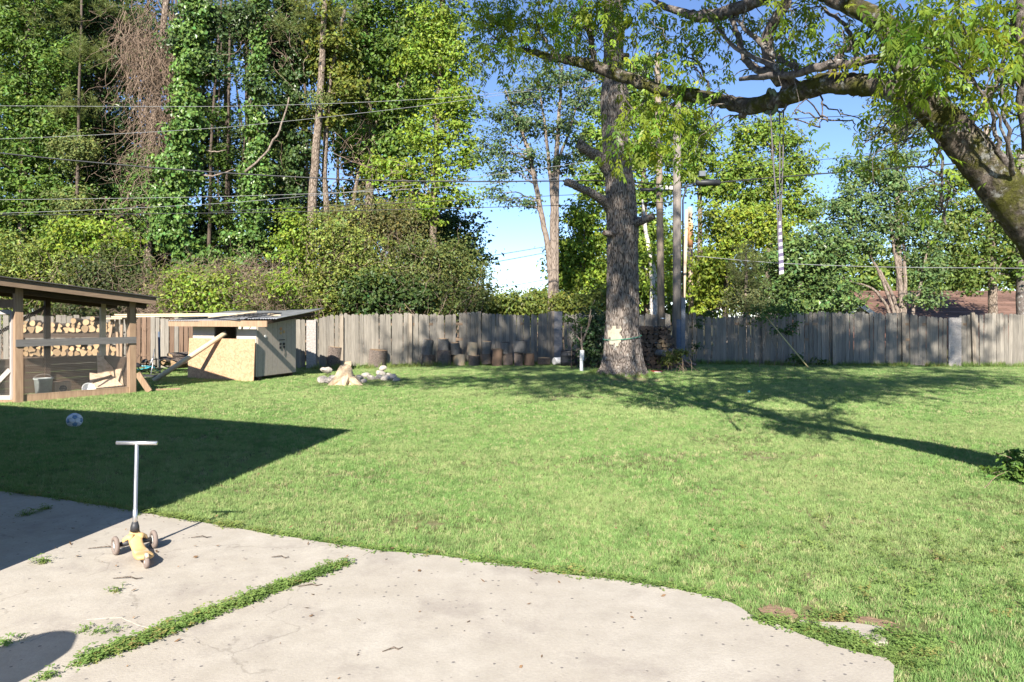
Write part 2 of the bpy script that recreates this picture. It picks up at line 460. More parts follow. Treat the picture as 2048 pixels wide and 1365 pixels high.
M['cut'] = mat_rings('sawn_wood_mat', (0.52, 0.365, 0.21), (0.34, 0.21, 0.105), (0.3, 0.2, 0.1))
M['cut_old_shade'] = mat_rings('old_shaded_sawn_wood_mat', (0.15, 0.105, 0.075), (0.07, 0.048, 0.035), (0.3, 0.2, 0.1))  # old sawn wood, darkened further to put the woodpile's shade into its colour
M['stump'] = mat_wood('stump_wood_mat', (0.42, 0.30, 0.18), (0.70, 0.56, 0.39), (9, 9, 1.5), 0.1, knots=False)
M['stone'] = mat_stone('stone_mat', (0.27, 0.235, 0.20), (0.60, 0.54, 0.47))
M['pole'] = mat_wood('pole_mat', (0.16, 0.125, 0.095), (0.34, 0.275, 0.21), (10, 10, 0.6), 0.2)
M['pole_grey'] = mat_wood('grey_pole_mat', (0.17, 0.145, 0.125), (0.33, 0.29, 0.25), (10, 10, 0.6), 0.2)
M['pole_pale'] = mat_wood('pale_pole_mat', (0.44, 0.33, 0.23), (0.62, 0.48, 0.34), (10, 10, 0.6), 0.2, knots=False)
M['pole_orange'] = mat_plain('pole_orange_mat', (0.52, 0.26, 0.12), 0.7)
M['conduit'] = mat_plain('conduit_mat', (0.13, 0.145, 0.165), 0.7, 0.0)
M['blue'] = mat_plain('blue_paint_mat', (0.085, 0.11, 0.15), 0.75)
M['cable'] = mat_plain('cable_mat', (0.025, 0.026, 0.028), 0.5)
M['wire_bright'] = mat_plain('bright_wire_mat', (0.24, 0.245, 0.25), 0.5, 0.0)
M['shingle'] = mat_shingle('shingle_mat')
M['white_paint'] = mat_plain('white_paint_mat', (0.78, 0.78, 0.76), 0.55, var=0.04)
M['brick'] = mat_stone('brick_mat', (0.20, 0.09, 0.06), (0.34, 0.16, 0.11), 14)
M['siding'] = mat_plain('siding_mat', (0.55, 0.53, 0.48), 0.7, var=0.05)
M['roof_dark'] = mat_plain('roof_dark_mat', (0.08, 0.075, 0.07), 0.9)
M['steel'] = mat_plain('steel_mat', (0.62, 0.62, 0.63), 0.32, 0.85, 0.05)
M['yellow'] = mat_plain('yellow_plastic_mat', (0.55, 0.36, 0.16), 0.65, var=0.2, scale=7)
M['yellow_pale'] = mat_plain('worn_deck_mat', (0.52, 0.40, 0.27), 0.75, var=0.16, scale=9)
M['grey_rubber'] = mat_plain('grey_rubber_mat', (0.21, 0.165, 0.14), 0.8)
M['white_hub'] = mat_plain('white_hub_mat', (0.62, 0.60, 0.56), 0.5)
M['dark_plastic'] = mat_plain('dark_plastic_mat', (0.035, 0.035, 0.038), 0.5)
M['ball_white'] = mat_plain('ball_white_mat', (0.74, 0.74, 0.74), 0.5, var=0.05)
M['ball_blue'] = mat_plain('ball_blue_mat', (0.22, 0.34, 0.48), 0.5)
M['teal'] = mat_plain('teal_paint_mat', (0.06, 0.36, 0.45), 0.4)
M['bucket'] = mat_plain('bucket_mat', (0.34, 0.36, 0.34), 0.6)
M['red'] = mat_plain('red_mat', (0.20, 0.02, 0.02), 0.5)
M['yellow_bamboo'] = mat_plain('bamboo_mat', (0.50, 0.42, 0.18), 0.6)
M['rope'] = mat_plain('rope_mat', (0.13, 0.12, 0.13), 0.9)
M['strap_white'] = mat_plain('strap_white_mat', (0.48, 0.46, 0.50), 0.8)
M['strap_dark'] = mat_plain('strap_dark_mat', (0.11, 0.09, 0.16), 0.8)
M['green_cord'] = mat_plain('green_cord_mat', (0.03, 0.24, 0.15), 0.6)
M['cream'] = mat_plain('bare_wood_mat', (0.37, 0.33, 0.245), 0.85, scale=20)
M['leaf'] = mat_leaf('leaf_mat', 0.33)
M['leaf_near'] = mat_leaf('near_leaf_mat', 0.42, 0.4)
M['ivy'] = mat_leaf('ivy_leaf_mat', 0.15, 0.35)
M['needle'] = mat_leaf('needle_mat', 0.2, 0.6)
M['weed_cloth'] = mat_plain('old_cloth_mat', (0.14, 0.17, 0.09), 0.9)
M['litter'] = mat_plain('litter_mat', (0.17, 0.10, 0.05), 0.9, var=0.5, scale=6)
M['dirt'] = mat_stone('dirt_mat', (0.16, 0.10, 0.065), (0.34, 0.23, 0.15), 12, 0.1)
# ------------------------------------------------------------------ ground, patio, lawn
import bmesh
def axis_lines(lo, hi, step, far):
    a = list(np.arange(lo, hi + 1e-6, step)); s = step; x = hi; y = lo
    while x < far or y > -far:
        s *= 1.5
        x += s; y -= s
        if x < far: a.append(x)
        if y > -far: a.insert(0, y)
    return np.array(sorted(set([-far] + a + [far])))
gx, gy = axis_lines(-16, 18, 0.3, 420), axis_lines(1, 26, 0.3, 420)
X, Y = np.meshgrid(gx, gy)
gv = np.stack([X.ravel(), Y.ravel(), gz(X.ravel(), Y.ravel()) - 0.004], 1)
nx, ny = len(gx), len(gy)
ii, jj = np.meshgrid(np.arange(ny - 1), np.arange(nx - 1), indexing='ij')
b0 = (ii * nx + jj).ravel()
ground = make_obj('ground', mesh_np('ground', gv, np.stack([b0, b0 + 1, b0 + nx + 1, b0 + nx], 1), None, [M['ground']]))
tag(ground, kind='structure')

def px_line(pts, z=0.025): return [tuple(G(a, b, z)[:2]) for a, b in pts]
EDGE1 = px_line([(0, 983), (75, 993), (130, 1001)]); EDGE2 = px_line([(130, 1001), (220, 1014), (310, 1030), (400, 1045), (500, 1062), (640, 1084), (748, 1100)])
fdir = np.array([-0.915, 0.403])
farleft = tuple(np.array(EDGE1[0]) + fdir * 6)
CR1 = px_line([(130, 1001), (100, 1016), (75, 1025), (30, 1037), (0, 1046)])
cr1_left = tuple(np.array(CR1[-1]) + np.array([-0.9, 0.02]) * 5)
JOINT = px_line([(748, 1100), (690, 1130), (625, 1155), (560, 1178), (490, 1206), (420, 1232), (330, 1268), (250, 1298), (165, 1327), (70, 1365)])
jd = np.array(JOINT[-1]) - np.array(JOINT[-4]); jd /= np.linalg.norm(jd)
JEND = tuple(np.array(JOINT[-1]) + jd * 3)
CR2 = px_line([(330, 1268), (275, 1250), (245, 1236), (175, 1241), (110, 1262), (58, 1284), (0, 1295)])
cr2_left = tuple(np.array(CR2[-1]) + np.array([-1, -0.15]) * 3)
NEAR = px_line([(756, 1102), (830, 1107), (900, 1115), (1000, 1129), (1100, 1145), (1250, 1163), (1330, 1175), (1430, 1195), (1465, 1207), (1500, 1228), (1545, 1245), (1600, 1270), (1660, 1290), (1720, 1306), (1775, 1318), (1793, 1335), (1790, 1365), (1780, 1400)])
SLABS = [
    [farleft] + EDGE1 + CR1[1:] + [cr1_left],
    EDGE2 + JOINT[1:7] + CR2[1:] + [cr2_left, cr1_left] + CR1[::-1][:-1],
    CR2 + [cr2_left, (-6.0, 0.5), JEND] + JOINT[::-1][:-7],
    NEAR + [(2.0, 1.0), (2.0, -0.5), (JEND[0] + 0.5, -0.5), JEND] + JOINT[::-1],
    px_line([(1597, 1238), (1640, 1243), (1700, 1244), (1762, 1252), (1772, 1284), (1728, 1288), (1680, 1276), (1640, 1262)]),
]
def inset_jitter(poly, gap, jit, step=0.035):
    p = np.array(poly); out = []
    n = len(p)
    for i in range(n):
        a, b = p[i], p[(i + 1) % n]; L = np.linalg.norm(b - a); k = max(1, int(L / step))
        for t in range(k):
            out.append(a + (b - a) * t / k)
    p = np.array(out)
    area = 0.5 * np.sum(p[:, 0] * np.roll(p[:, 1], -1) - np.roll(p[:, 0], -1) * p[:, 1])
    if area < 0: p = p[::-1]
    tg = np.roll(p, -1, 0) - np.roll(p, 1, 0); tg /= np.linalg.norm(tg, axis=1)[:, None] + 1e-9
    nrm = np.stack([-tg[:, 1], tg[:, 0]], 1)
    return p + nrm * gap + jit * np.stack([snoise(p, 5.0, 3, 3), snoise(p, 5.0, 4, 3)], 1)
SLABPOLY = []
patio = bpy.data.objects.new('patio', None); COL.objects.link(patio); tag(patio, kind='structure')
for si, poly in enumerate(SLABS):
    p = inset_jitter(poly, [0.0012, 0.0012, 0.0012, 0.012, 0.0][si], 0.016)
    SLABPOLY.append(p)
    bm = bmesh.new()
    f = bm.faces.new([bm.verts.new((x, y, 0.0)) for x, y in p])
    r = bmesh.ops.extrude_face_region(bm, geom=[f])
    zt = [0.028, 0.028, 0.027, 0.033, 0.024][si]
    for e in bm.verts: e.co.z = -0.06
    for e in r['geom']:
        if isinstance(e, bmesh.types.BMVert): e.co.z = zt
    bmesh.ops.recalc_face_normals(bm, faces=bm.faces)
    te = [e for e in bm.edges if all(v.co.z > 0 for v in e.verts)]
    bmesh.ops.bevel(bm, geom=te, offset=0.002, segments=1, affect='EDGES')
    bmesh.ops.triangulate(bm, faces=[f for f in bm.faces if len(f.verts) > 4])
    me = bpy.data.meshes.new('concrete_slab'); bm.to_mesh(me); bm.free()
    me.materials.append(M['concrete'])
    make_obj('concrete_slab', me, patio)

def in_poly(pts, poly):
    x, y = pts[:, 0], pts[:, 1]; c = np.zeros(len(pts), bool); n = len(poly)
    for i in range(n):
        x0, y0 = poly[i]; x1, y1 = poly[(i + 1) % n]
        if y0 == y1: continue
        h = ((y0 > y) != (y1 > y)) & (x < (x1 - x0) * (y - y0) / (y1 - y0) + x0)
        c ^= h
    return c

# tufts: prototypes live outside the scene and are only instanced
def tuft(name, mat, nb, h0, h1, spread, lean, wid, r):
    V, Q, T = [], [], []
    for k in range(nb):
        a = r.uniform(0, 2 * math.pi); rr = spread * math.sqrt(r.random())
        b = np.array([rr * math.cos(a), rr * math.sin(a), -0.005])
        h = r.uniform(h0, h1); la = r.uniform(0, 2 * math.pi); ln = r.uniform(0.2, 1) * lean * h
        d = np.array([math.cos(la), math.sin(la), 0]); s = np.array([-d[1], d[0], 0]) * wid * r.uniform(0.7, 1.3)
        if r.random() < 0.5: s = np.array([1, 0, 0]) * wid
        m = b + d * ln * 0.35 + np.array([0, 0, h * 0.6]); t = b + d * ln + np.array([0, 0, h])
        n = len(V)
        V += [b - s, b + s, m + s * 0.8, m - s * 0.8, t]
        Q.append([n, n + 1, n + 2, n + 3]); T.append([n + 3, n + 2, n + 4])
    return bpy.data.objects.new(name, mesh_np(name, V, Q, T, [mat]))
def clover(name, mat, nb, r):
    V, Q = [], []
    for k in range(nb):
        c = np.array([r.normal(0, 0.035), r.normal(0, 0.035), r.uniform(0.015, 0.05)])
        for j in range(3):
            a = j * 2.094 + r.uniform(-0.3, 0.3); s = r.uniform(0.008, 0.013)
            d = np.array([math.cos(a), math.sin(a), r.uniform(-0.3, 0.5)]); e = np.array([-d[1], d[0], 0])
            n = len(V); V += [c, c + d * s + e * s * 0.7, c + d * s * 1.7, c + d * s - e * s * 0.7]; Q.append([n, n + 1, n + 2, n + 3])
        n = len(V); w = np.array([0.0012, 0, 0]); V += [c - w, c + w, c * [0.7, 0.7, 0] + w, c * [0.7, 0.7, 0] - w]; Q.append([n, n + 1, n + 2, n + 3])
    return bpy.data.objects.new(name, mesh_np(name, V, Q, None, [mat]))
def proto_collection(name, objs):
    c = bpy.data.collections.new(name)
    for o in objs: c.objects.link(o)
    return c
pr = np.random.default_rng(3)
PC = {
 'lawn': proto_collection('lawn_tufts', [tuft('tuft', M['grass'], 15, 0.022, 0.052, 0.04, 0.9, 0.0021, pr) for _ in range(6)]),
 'far': proto_collection('far_tufts', [tuft('tuft', M['grass'], 18, 0.025, 0.058, 0.085, 0.9, 0.0042, pr) for _ in range(6)]),
 'long': proto_collection('long_tufts', [tuft('tuft', M['weed'], 14, 0.07, 0.20, 0.06, 0.7, 0.004, pr) for _ in range(4)]),
 'clover': proto_collection('clover_tufts', [clover('clover', M['weed'], 9, pr) for _ in range(4)]),
 'weed': proto_collection('weed_tufts', [tuft('tuft', M['weed'], 12, 0.02, 0.06, 0.02, 1.0, 0.0028, pr) for _ in range(3)] + [clover('clover', M['weed'], 8, pr) for _ in range(3)]),
}
def scatter(name, pts, scale, coll, label=None):
    me = bpy.data.meshes.new(name); me.vertices.add(len(pts)); me.vertices.foreach_set('co', np.asarray(pts, np.float32).ravel())
    a = me.attributes.new('sc', 'FLOAT', 'POINT'); a.data.foreach_set('value', np.asarray(scale, np.float32))
    b = me.attributes.new('rz', 'FLOAT_VECTOR', 'POINT')
    rot = np.stack([rng.normal(0, 0.12, len(pts)), rng.normal(0, 0.12, len(pts)), rng.uniform(0, 6.283, len(pts))], 1)
    b.data.foreach_set('vector', rot.astype(np.float32).ravel())
    o = make_obj(name, me); tag(o, label, None, None, 'stuff')
    g = bpy.data.node_groups.new(name + '_nodes', 'GeometryNodeTree')
    g.interface.new_socket('Geometry', in_out='INPUT', socket_type='NodeSocketGeometry')
    g.interface.new_socket('Geometry', in_out='OUTPUT', socket_type='NodeSocketGeometry')
    ni, no = g.nodes.new('NodeGroupInput'), g.nodes.new('NodeGroupOutput')
    ci = g.nodes.new('GeometryNodeCollectionInfo'); ci.inputs['Collection'].default_value = coll
    ci.inputs['Separate Children'].default_value = True; ci.inputs['Reset Children'].default_value = True
    ip = g.nodes.new('GeometryNodeInstanceOnPoints'); ip.inputs['Pick Instance'].default_value = True
    ns = g.nodes.new('GeometryNodeInputNamedAttribute'); ns.data_type = 'FLOAT'; ns.inputs['Name'].default_value = 'sc'
    nr = g.nodes.new('GeometryNodeInputNamedAttribute'); nr.data_type = 'FLOAT_VECTOR'; nr.inputs['Name'].default_value = 'rz'
    g.links.new(ni.outputs[0], ip.inputs['Points']); g.links.new(ci.outputs[0], ip.inputs['Instance'])
    g.links.new(ns.outputs['Attribute'], ip.inputs['Scale']); g.links.new(nr.outputs['Attribute'], ip.inputs['Rotation'])
    g.links.new(ip.outputs[0], no.inputs[0])
    md = o.modifiers.new('scatter', 'NODES'); md.node_group = g
    return o
# worn patches of the lawn (px, py, half width m, half depth m, strength)
PATCH = [(1463, 882, .5, .35, .9), (1140, 796, .7, .35, .95), (800, 1052, .55, .22, .7), (880, 1046, .3, .2, .6), (1240, 768, .7, .3, .9), (1270, 790, .6, .3, .8),
         (1430, 985, .4, .2, .8), (1420, 1010, .35, .15, .6), (1280, 922, .8, .35, .6), (700, 958, .4, .2, .6), (490, 980, .4, .15, .7), (1570, 915, .5, .25, .6),
         (1500, 912, .5, .25, .7), (1710, 1050, .4, .15, .5), (1990, 1010, .4, .35, .9), (1650, 1172, .25, .08, .5), (1575, 1228, .22, .08, .98), (1700, 1255, .42, .16, .95), (1600, 1240, .3, .1, .9),
         (1835, 1108, .2, .08, .7), (1735, 1262, .25, .12, .95), (640, 905, .5, .3, .5), (1120, 930, .6, .3, .5), (1000, 860, .9, .5, .4), (1600, 760, .6, .4, .5), (1770, 755, .7, .4, .4)]
PW = [(G(a, b)[:2], rx, ry, s) for a, b, rx, ry, s in PATCH]
def keep_mask(p, base_noise=True):
    k = np.ones(len(p))
    for c, rx, ry, s in PW:
        r = ((p[:, 0] - c[0]) / (1.35 * rx)) ** 2 + ((p[:, 1] - c[1]) / (1.35 * ry)) ** 2
        r = r * (1 + 0.6 * snoise(p, 3.0, 5, 2))
        k *= 1 - .8 * s * np.clip(1.3 - r, 0, 1)
    if base_noise:
        n = snoise(p, 0.9, 9, 4)
        k *= np.clip(0.95 + 0.9 * (n + 0.05), 0.35, 1)
    ok = rng.random(len(p)) < k
    for q in SLABPOLY: ok &= ~in_poly(p, q)
    return ok
def frustum_points(d0, d1, dens, margin=0.5):
    n = int(0.706 * 2 * (d1 * d1 - d0 * d0) / 2 * dens + 2 * margin * (d1 - d0) * dens)
    d = np.sqrt(rng.uniform(d0 * d0, d1 * d1, n)); x = rng.uniform(-1, 1, n) * (0.706 * d + margin)
    return np.stack([x, d], 1)
p = frustum_points(2.9, 7.0, 1900); p = p[keep_mask(p)]
p2 = frustum_points(7.0, 11.5, 1150); p2 = p2[keep_mask(p2)]
pa = np.concatenate([p, p2])
scatter('lawn_grass', np.c_[pa, gz(pa[:, 0], pa[:, 1])], np.concatenate([rng.uniform(0.5, 0.9, len(p)), rng.uniform(0.6, 1.05, len(p2))]) , PC['lawn'])
p = frustum_points(11.5, 24.6, 420); p = p[keep_mask(p)]
scatter('far_lawn_grass', np.c_[p, gz(p[:, 0], p[:, 1])], rng.uniform(0.5, 0.95, len(p)), PC['far'])
# ------------------------------------------------------------------ grass along edges, fence
q = []
def along(pts, n, w):
    pts = np.array(pts); L = np.r_[0, np.cumsum(np.linalg.norm(np.diff(pts, axis=0), axis=1))]
    t = rng.uniform(0, L[-1], n)
    return np.stack([np.interp(t, L, pts[:, 0]), np.interp(t, L, pts[:, 1])], 1) + rng.normal(0, w, (n, 2))
jt = along(JOINT[1:], 1350, 0.014); jt = jt[snoise(jt, 3.4, 4, 3) > -0.40]
w2 = np.concatenate([jt, along(CR1[1:4], 30, 0.014), along(px_line([(150, 1262), (190, 1268), (240, 1268)]), 10, 0.008),
                     along(px_line([(76, 1126), (90, 1128)]), 14, 0.01), along(px_line([(0, 1293), (10, 1292)]), 6, 0.006),
                     along(px_line([(228, 1185), (233, 1187)]), 4, 0.008)])
scatter('crack_weeds', np.c_[w2, np.full(len(w2), 0.012)], rng.uniform(0.35, 1.15, len(w2)) , PC['weed'])
# clover and ragged tufts near the broken corner, and along the patio edge
cl = np.concatenate([along(px_line([(1510, 1240), (1560, 1248)]), 40, 0.03), along(px_line([(1590, 1255), (1680, 1275), (1740, 1305)]), 110, 0.03),
                     along(px_line([(1800, 1330), (1820, 1290), (1790, 1270)]), 90, 0.06), along(px_line([(1620, 1228), (1700, 1236)]), 25, 0.04)])
fp = frustum_points(3.0, 6.4, 90); fp = fp[rng.random(len(fp)) < np.clip((fp[:, 0] - 0.6) / 2.0, 0, 1) * np.clip((6.4 - fp[:, 1]) / 2, 0, 1)]; fp = fp[snoise(fp, 1.3, 8, 3) > 0.08]
fp = fp[keep_mask(fp, False)]
cl = np.concatenate([cl, fp])
scatter('clover_patches', np.c_[cl, np.full(len(cl), 0.012)], rng.uniform(0.4, 1.0, len(cl)), PC['clover'])
ed = np.concatenate([along(EDGE1 + EDGE2, 650, 0.03), along(NEAR[:9], 420, 0.03)])
for s_ in SLABPOLY: ed = ed[~in_poly(ed, s_ )]
scatter('edge_grass', np.c_[ed, np.full(len(ed), 0.0)], rng.uniform(0.7, 1.2, len(ed)), PC['weed'])

# bare dirt at the broken corner
for pts in ([(1520, 1222), (1548, 1212), (1590, 1222), (1600, 1236), (1570, 1241), (1538, 1236)], [(1600, 1232), (1660, 1236), (1740, 1240), (1790, 1250), (1800, 1275), (1796, 1330), (1760, 1312), (1680, 1290), (1610, 1262)]):
    dpy = inset_jitter(px_line(pts, 0.0), 0.0, 0.03); dme = bpy.data.meshes.new('dirt')
    dme.from_pydata([(a, b, 0.008 + 0.006 * math.sin(40 * a) * math.sin(37 * b)) for a, b in dpy], [], [list(range(len(dpy)))]); dme.materials.append(M['dirt']); dme.update()
    tag(make_obj('dirt', dme), kind='structure')
# fallen leaves and bits of twig
lp_ = np.concatenate([frustum_points(3.2, 8.0, 9), frustum_points(8, 16, 1.5)]); V, Q = [], []
for x, y in lp_:
    z = 0.034 if any(in_poly(np.array([[x, y]]), q_)[0] for q_ in SLABPOLY) else 0.045
    if z > .04 and rng.random() < .5: continue
    a, L = rng.uniform(0, 6.28), rng.uniform(.006, .022); d_ = np.array([math.cos(a), math.sin(a), rng.normal(0, .2)]) * L; e_ = np.array([-math.sin(a), math.cos(a), rng.normal(0, .3)]) * L * rng.uniform(.2, .6); c_ = np.array([x, y, z + .003]); n_ = len(V)
    V += [c_ - d_, c_ - e_, c_ + d_ + [0, 0, .006], c_ + e_ + [0, 0, .004]]; Q.append([n_, n_ + 1, n_ + 2, n_ + 3])
tag(make_obj('leaf_litter', mesh_np('leaf_litter', V, Q, None, [M['litter']], smooth=False)), 'scattered dry leaf bits on patio and lawn', kind='stuff')

FL0, FC, FR = P(560, 736, 21.9)[:2], P(1107, 722, 24.6)[:2], np.array([17.0, 22.7])
FM = FC + (FR - FC) * 0.27
# long grass at the foot of the fence
lg = np.concatenate([along([FL0 + [1.0, -.25], FC + [0, -.25]], 330, 0.12), along([FC + [0, -.25], FM + [0, -.3]], 120, 0.15), along([FM + [0, -.2], FR + [0, -.2]], 700, 0.13)])
lg = lg[snoise(lg, 0.8, 2, 2) > -0.35]
oakr = rng.uniform(0, 6.28, 130); oakp = OAK + np.stack([np.cos(oakr), np.sin(oakr)], 1) * (0.72 + 0.15 * rng.random((130, 1)))
scatter('fence_foot_grass', np.c_[lg, gz(lg[:, 0], lg[:, 1])], rng.uniform(0.5, 1.3, len(lg)), PC['long'])
scatter('oak_foot_grass', np.c_[oakp, gz(oakp[:, 0], oakp[:, 1])], rng.uniform(0.3, 0.8, 130), PC['long'])

def picket_mesh(kind):
    """dog-eared board 0.118 wide, 1 m high (scaled in z per board)"""
    w, t = 0.118 / 2, 0.009
    ear = [(-w, 0), (w, 0), (w, 0.972), (w * 0.62, 1.0), (-w * 0.62, 1.0), (-w, 0.972)]
    if kind == 1: ear = [(-w, 0.0), (w * 0.7, 0.012), (w, 0.03), (w, 0.968), (w * 0.55, 1.0), (-w * 0.62, 0.998), (-w, 0.965)]
    if kind == 2: ear = [(-w, 0.02), (-w * 0.3, 0), (w, 0.0), (w, 0.975), (w * 0.6, 0.997), (-w * 0.5, 1.0), (-w, 0.978)]
    n = len(ear)
    v = [(x, -t, z) for x, z in ear] + [(x, t, z) for x, z in ear]
    me = bpy.data.meshes.new('picket')
    me.from_pydata(v, [], [list(range(n)), list(range(2 * n - 1, n - 1, -1))] + [[i, i + n, (i + 1) % n + n, (i + 1) % n] for i in range(n)])
    me.materials.append(M['fence']); me.update(); return me
PICK = [picket_mesh(k) for k in range(3)]
def rail(parent, a, b, z, mat='fence'):
    mb = MB(); mb.beam((0, 0, 0), (np.linalg.norm(np.array(b) - np.array(a)), 0, 0), 0.038, 0.085)
    o = mb.build('rail', M['coop_beam'] if mat == 'fence' else M[mat], parent)
    an = math.atan2(b[1] - a[1], b[0] - a[0]); nrm = np.array([-math.sin(an), math.cos(an)]) * 0.03
    o.location = (a[0] + nrm[0], a[1] + nrm[1], z); o.rotation_euler = (0, 0, an)
    return o
def tops(px, table):
    return np.interp(px, [t[0] for t in table], [t[1] for t in table])
def picket_run(parent, a, b, top_tab, bot_tab, skip=(), mats=None):
    a, b = np.array(a), np.array(b); L = np.linalg.norm(b - a); u = (b - a) / L; an = math.atan2(u[1], u[0])
    s = 0.06
    while s < L:
        w = rng.uniform(0.95, 1.04)
        c = a + u * s; pxc = 1024 + c[0] / c[1] * F
        if not any(x0 <= pxc <= x1 for x0, x1 in skip):
            zt = H - (tops(pxc, top_tab) - HOR) / F * c[1] + rng.normal(0, 0.018)
            zb = max(0.02, H - (tops(pxc, bot_tab) - HOR) / F * c[1]) + abs(rng.normal(0, 0.012))
            o = make_obj('picket', PICK[rng.integers(0, 3)], parent)
            off = np.array([-u[1], u[0]]) * rng.normal(0, 0.006)
            o.location = (c[0] + off[0], c[1] + off[1], zb); o.scale = (w, 1, zt - zb)
            o.rotation_euler = (rng.normal(0, 0.008), rng.normal(0, 0.009), an + rng.normal(0, 0.012))
        s += 0.121 * w + rng.uniform(0, 0.004) + (0.012 if rng.random() < 0.08 else 0)
def post(parent, px, a, b, ztop, mat, w=0.11, d=0.11, front=0.09, name='fence_post', tilt=0.0, label=None):
    a, b = np.array(a), np.array(b); u = (b - a) / np.linalg.norm(b - a); k = (px - 1024) / F
    # the point of the line seen at px
    t = (k * a[1] - a[0]) / (u[0] - k * u[1]); c = a + u * t + np.array([u[1], -u[0]]) * front
    mb = MB(); mb.box((0, 0, ztop / 2 - 0.1), (w, d, ztop + 0.2))
    o = mb.build(name, M[mat], parent); o.location = (c[0], c[1], 0); o.rotation_euler = (0, tilt, math.atan2(u[1], u[0]))
    if label: o['label'] = label
    return o
TL = [(560, 640), (610, 640), (632, 637), (655, 632), (690, 628), (730, 630), (760, 629), (815, 626), (825, 628), (870, 630), (912, 629), (920, 626), (958, 624), (1000, 629), (1060, 630), (1108, 626)]
BL = [(560, 737), (640, 736), (700, 733), (900, 726), (1108, 722)]
f1 = thing('picket_fence', 'grey dog-eared picket fence from the tin-roofed shed to behind the row of log rounds', 'fence')
picket_run(f1, FL0, FC, TL, BL, skip=[(611, 632), (911, 918)])
for z in (0.3, 0.85, 1.35): rail(f1, FL0, FC, z)
post(f1, 622, FL0, FC, 1.49, 'pale_patch', 0.28, 0.10, 0.06, 'patch_board', label='pale speckled board patched into the fence near the shed')
post(f1, 683, FL0, FC, 1.62, 'fence_post', 0.09, 0.09, 0.06)
post(f1, 820, FL0, FC, 1.68, 'fence_post', 0.10, 0.09, 0.06)
post(f1, 957, FL0, FC, 1.76, 'fence_post', 0.11, 0.09, 0.06)
TM = [(1100, 627), (1200, 630), (1330, 628), (1400, 630)]
f2 = thing('picket_fence', 'dark shaded stretch of picket fence behind the big oak and the woodpile', 'fence')
picket_run(f2, FC, FM, TM, [(1100, 722), (1400, 728)], skip=[(1100, 1127)])
for z in (0.3, 0.85, 1.35): rail(f2, FC, FM, z)
post(f2, 1117, FC, FM, 1.76, 'concrete_post', 0.27, 0.14, 0.10, 'concrete_post', label='grey concrete post in two blocks')
post(f2, 1104, FL0, FC, 1.78, 'fence_post', 0.12, 0.10, 0.07)
TR = [(1370, 628), (1400, 632), (1440, 636), (1500, 630), (1522, 628), (1540, 626), (1600, 625), (1663, 624), (1700, 626), (1760, 626), (1803, 628), (1825, 629), (1850, 633), (1895, 636), (1918, 631), (1940, 628), (2048, 628), (2300, 628)]
BR = [(1370, 728), (1520, 731), (1525, 728), (1663, 728), (1668, 730), (1803, 728), (1810, 731), (1870, 736), (1938, 733), (2048, 733), (2300, 733)]
f3 = thing('picket_fence', 'long weathered picket fence on the right with leaning posts and a pale patch', 'fence')
picket_run(f3, FM, FR, TR, BR, skip=[(1894, 1920), (1666, 1668), (1804, 1806), (1943, 1946)])
for z in (0.3, 0.85, 1.35): rail(f3, FM, FR, z)
for px, tl in ((1388, 0.0), (1527, -0.01), (1667, -0.015), (1806, -0.02), (1946, -0.03)):
    post(f3, px, FM, FR, 1.72, 'fence_post', 0.10, 0.10, 0.075, tilt=tl)
post(f3, 1907, FM, FR, 1.56, 'pale_patch', 0.37, 0.06, 0.08, 'patch_board', label='pale speckled board patched into the right fence')
# the old brown fence behind the coop, and the grey one at far left
f4 = thing('board_fence', 'old brown board fence overgrown with dead vines behind the bicycles', 'fence')
def board_run(parent, a, b, z1, mats, w=0.16):
    a, b = np.array(a), np.array(b); L = np.linalg.norm(b - a); u = (b - a) / L; an = math.atan2(u[1], u[0]); s = w / 2
    mb = MB(); mb.box((0, 0, 0.5), (w * 0.95, 0.02, 1.0)); me = {m: mb.mesh('board', M[m]) for m in mats}
    while s < L:
        c = a + u * s; o = make_obj('board', me[mats[rng.integers(0, len(mats))]], parent)
        o.location = (c[0], c[1] + rng.normal(0, 0.01), 0.02); o.scale = (rng.uniform(0.85, 1), 1, z1 + rng.normal(0, 0.02)); o.rotation_euler = (0, rng.normal(0, 0.006), an)
        s += w + (0.03 if rng.random() < 0.15 else 0)
board_run(f4, P(225, 730, 22.6)[:2], P(415, 730, 22.0)[:2], 1.55, ['brown_board', 'fence'])
rail(f4, P(225, 730, 22.6)[:2], P(415, 730, 22.0)[:2], 0.4, 'brown_board'); rail(f4, P(225, 730, 22.6)[:2], P(415, 730, 22.0)[:2], 1.3, 'brown_board')
f5 = thing('board_fence', 'grey board fence behind the log rack at the far left', 'fence')
board_run(f5, P(-120, 730, 21.0)[:2], P(224, 730, 22.6)[:2], 1.6, ['fence'])
rail(f5, P(-120, 730, 21.0)[:2], P(224, 730, 22.6)[:2], 0.5)
# yellow pole leaning on the fence
mb = MB(); a = P(1617, 729, 22.2); a[2] = 0.03; mb.tube([a, (a + P(1520, 618, 23.1)) / 2 + np.array([0, 0, -.02]), P(1520, 618, 23.1)], [0.022, 0.02, 0.016], 7)
tag(mb.build('bamboo_pole', M['yellow_bamboo'], smooth=True), 'thin yellow pole leaning on the right fence below the vines', 'pole')
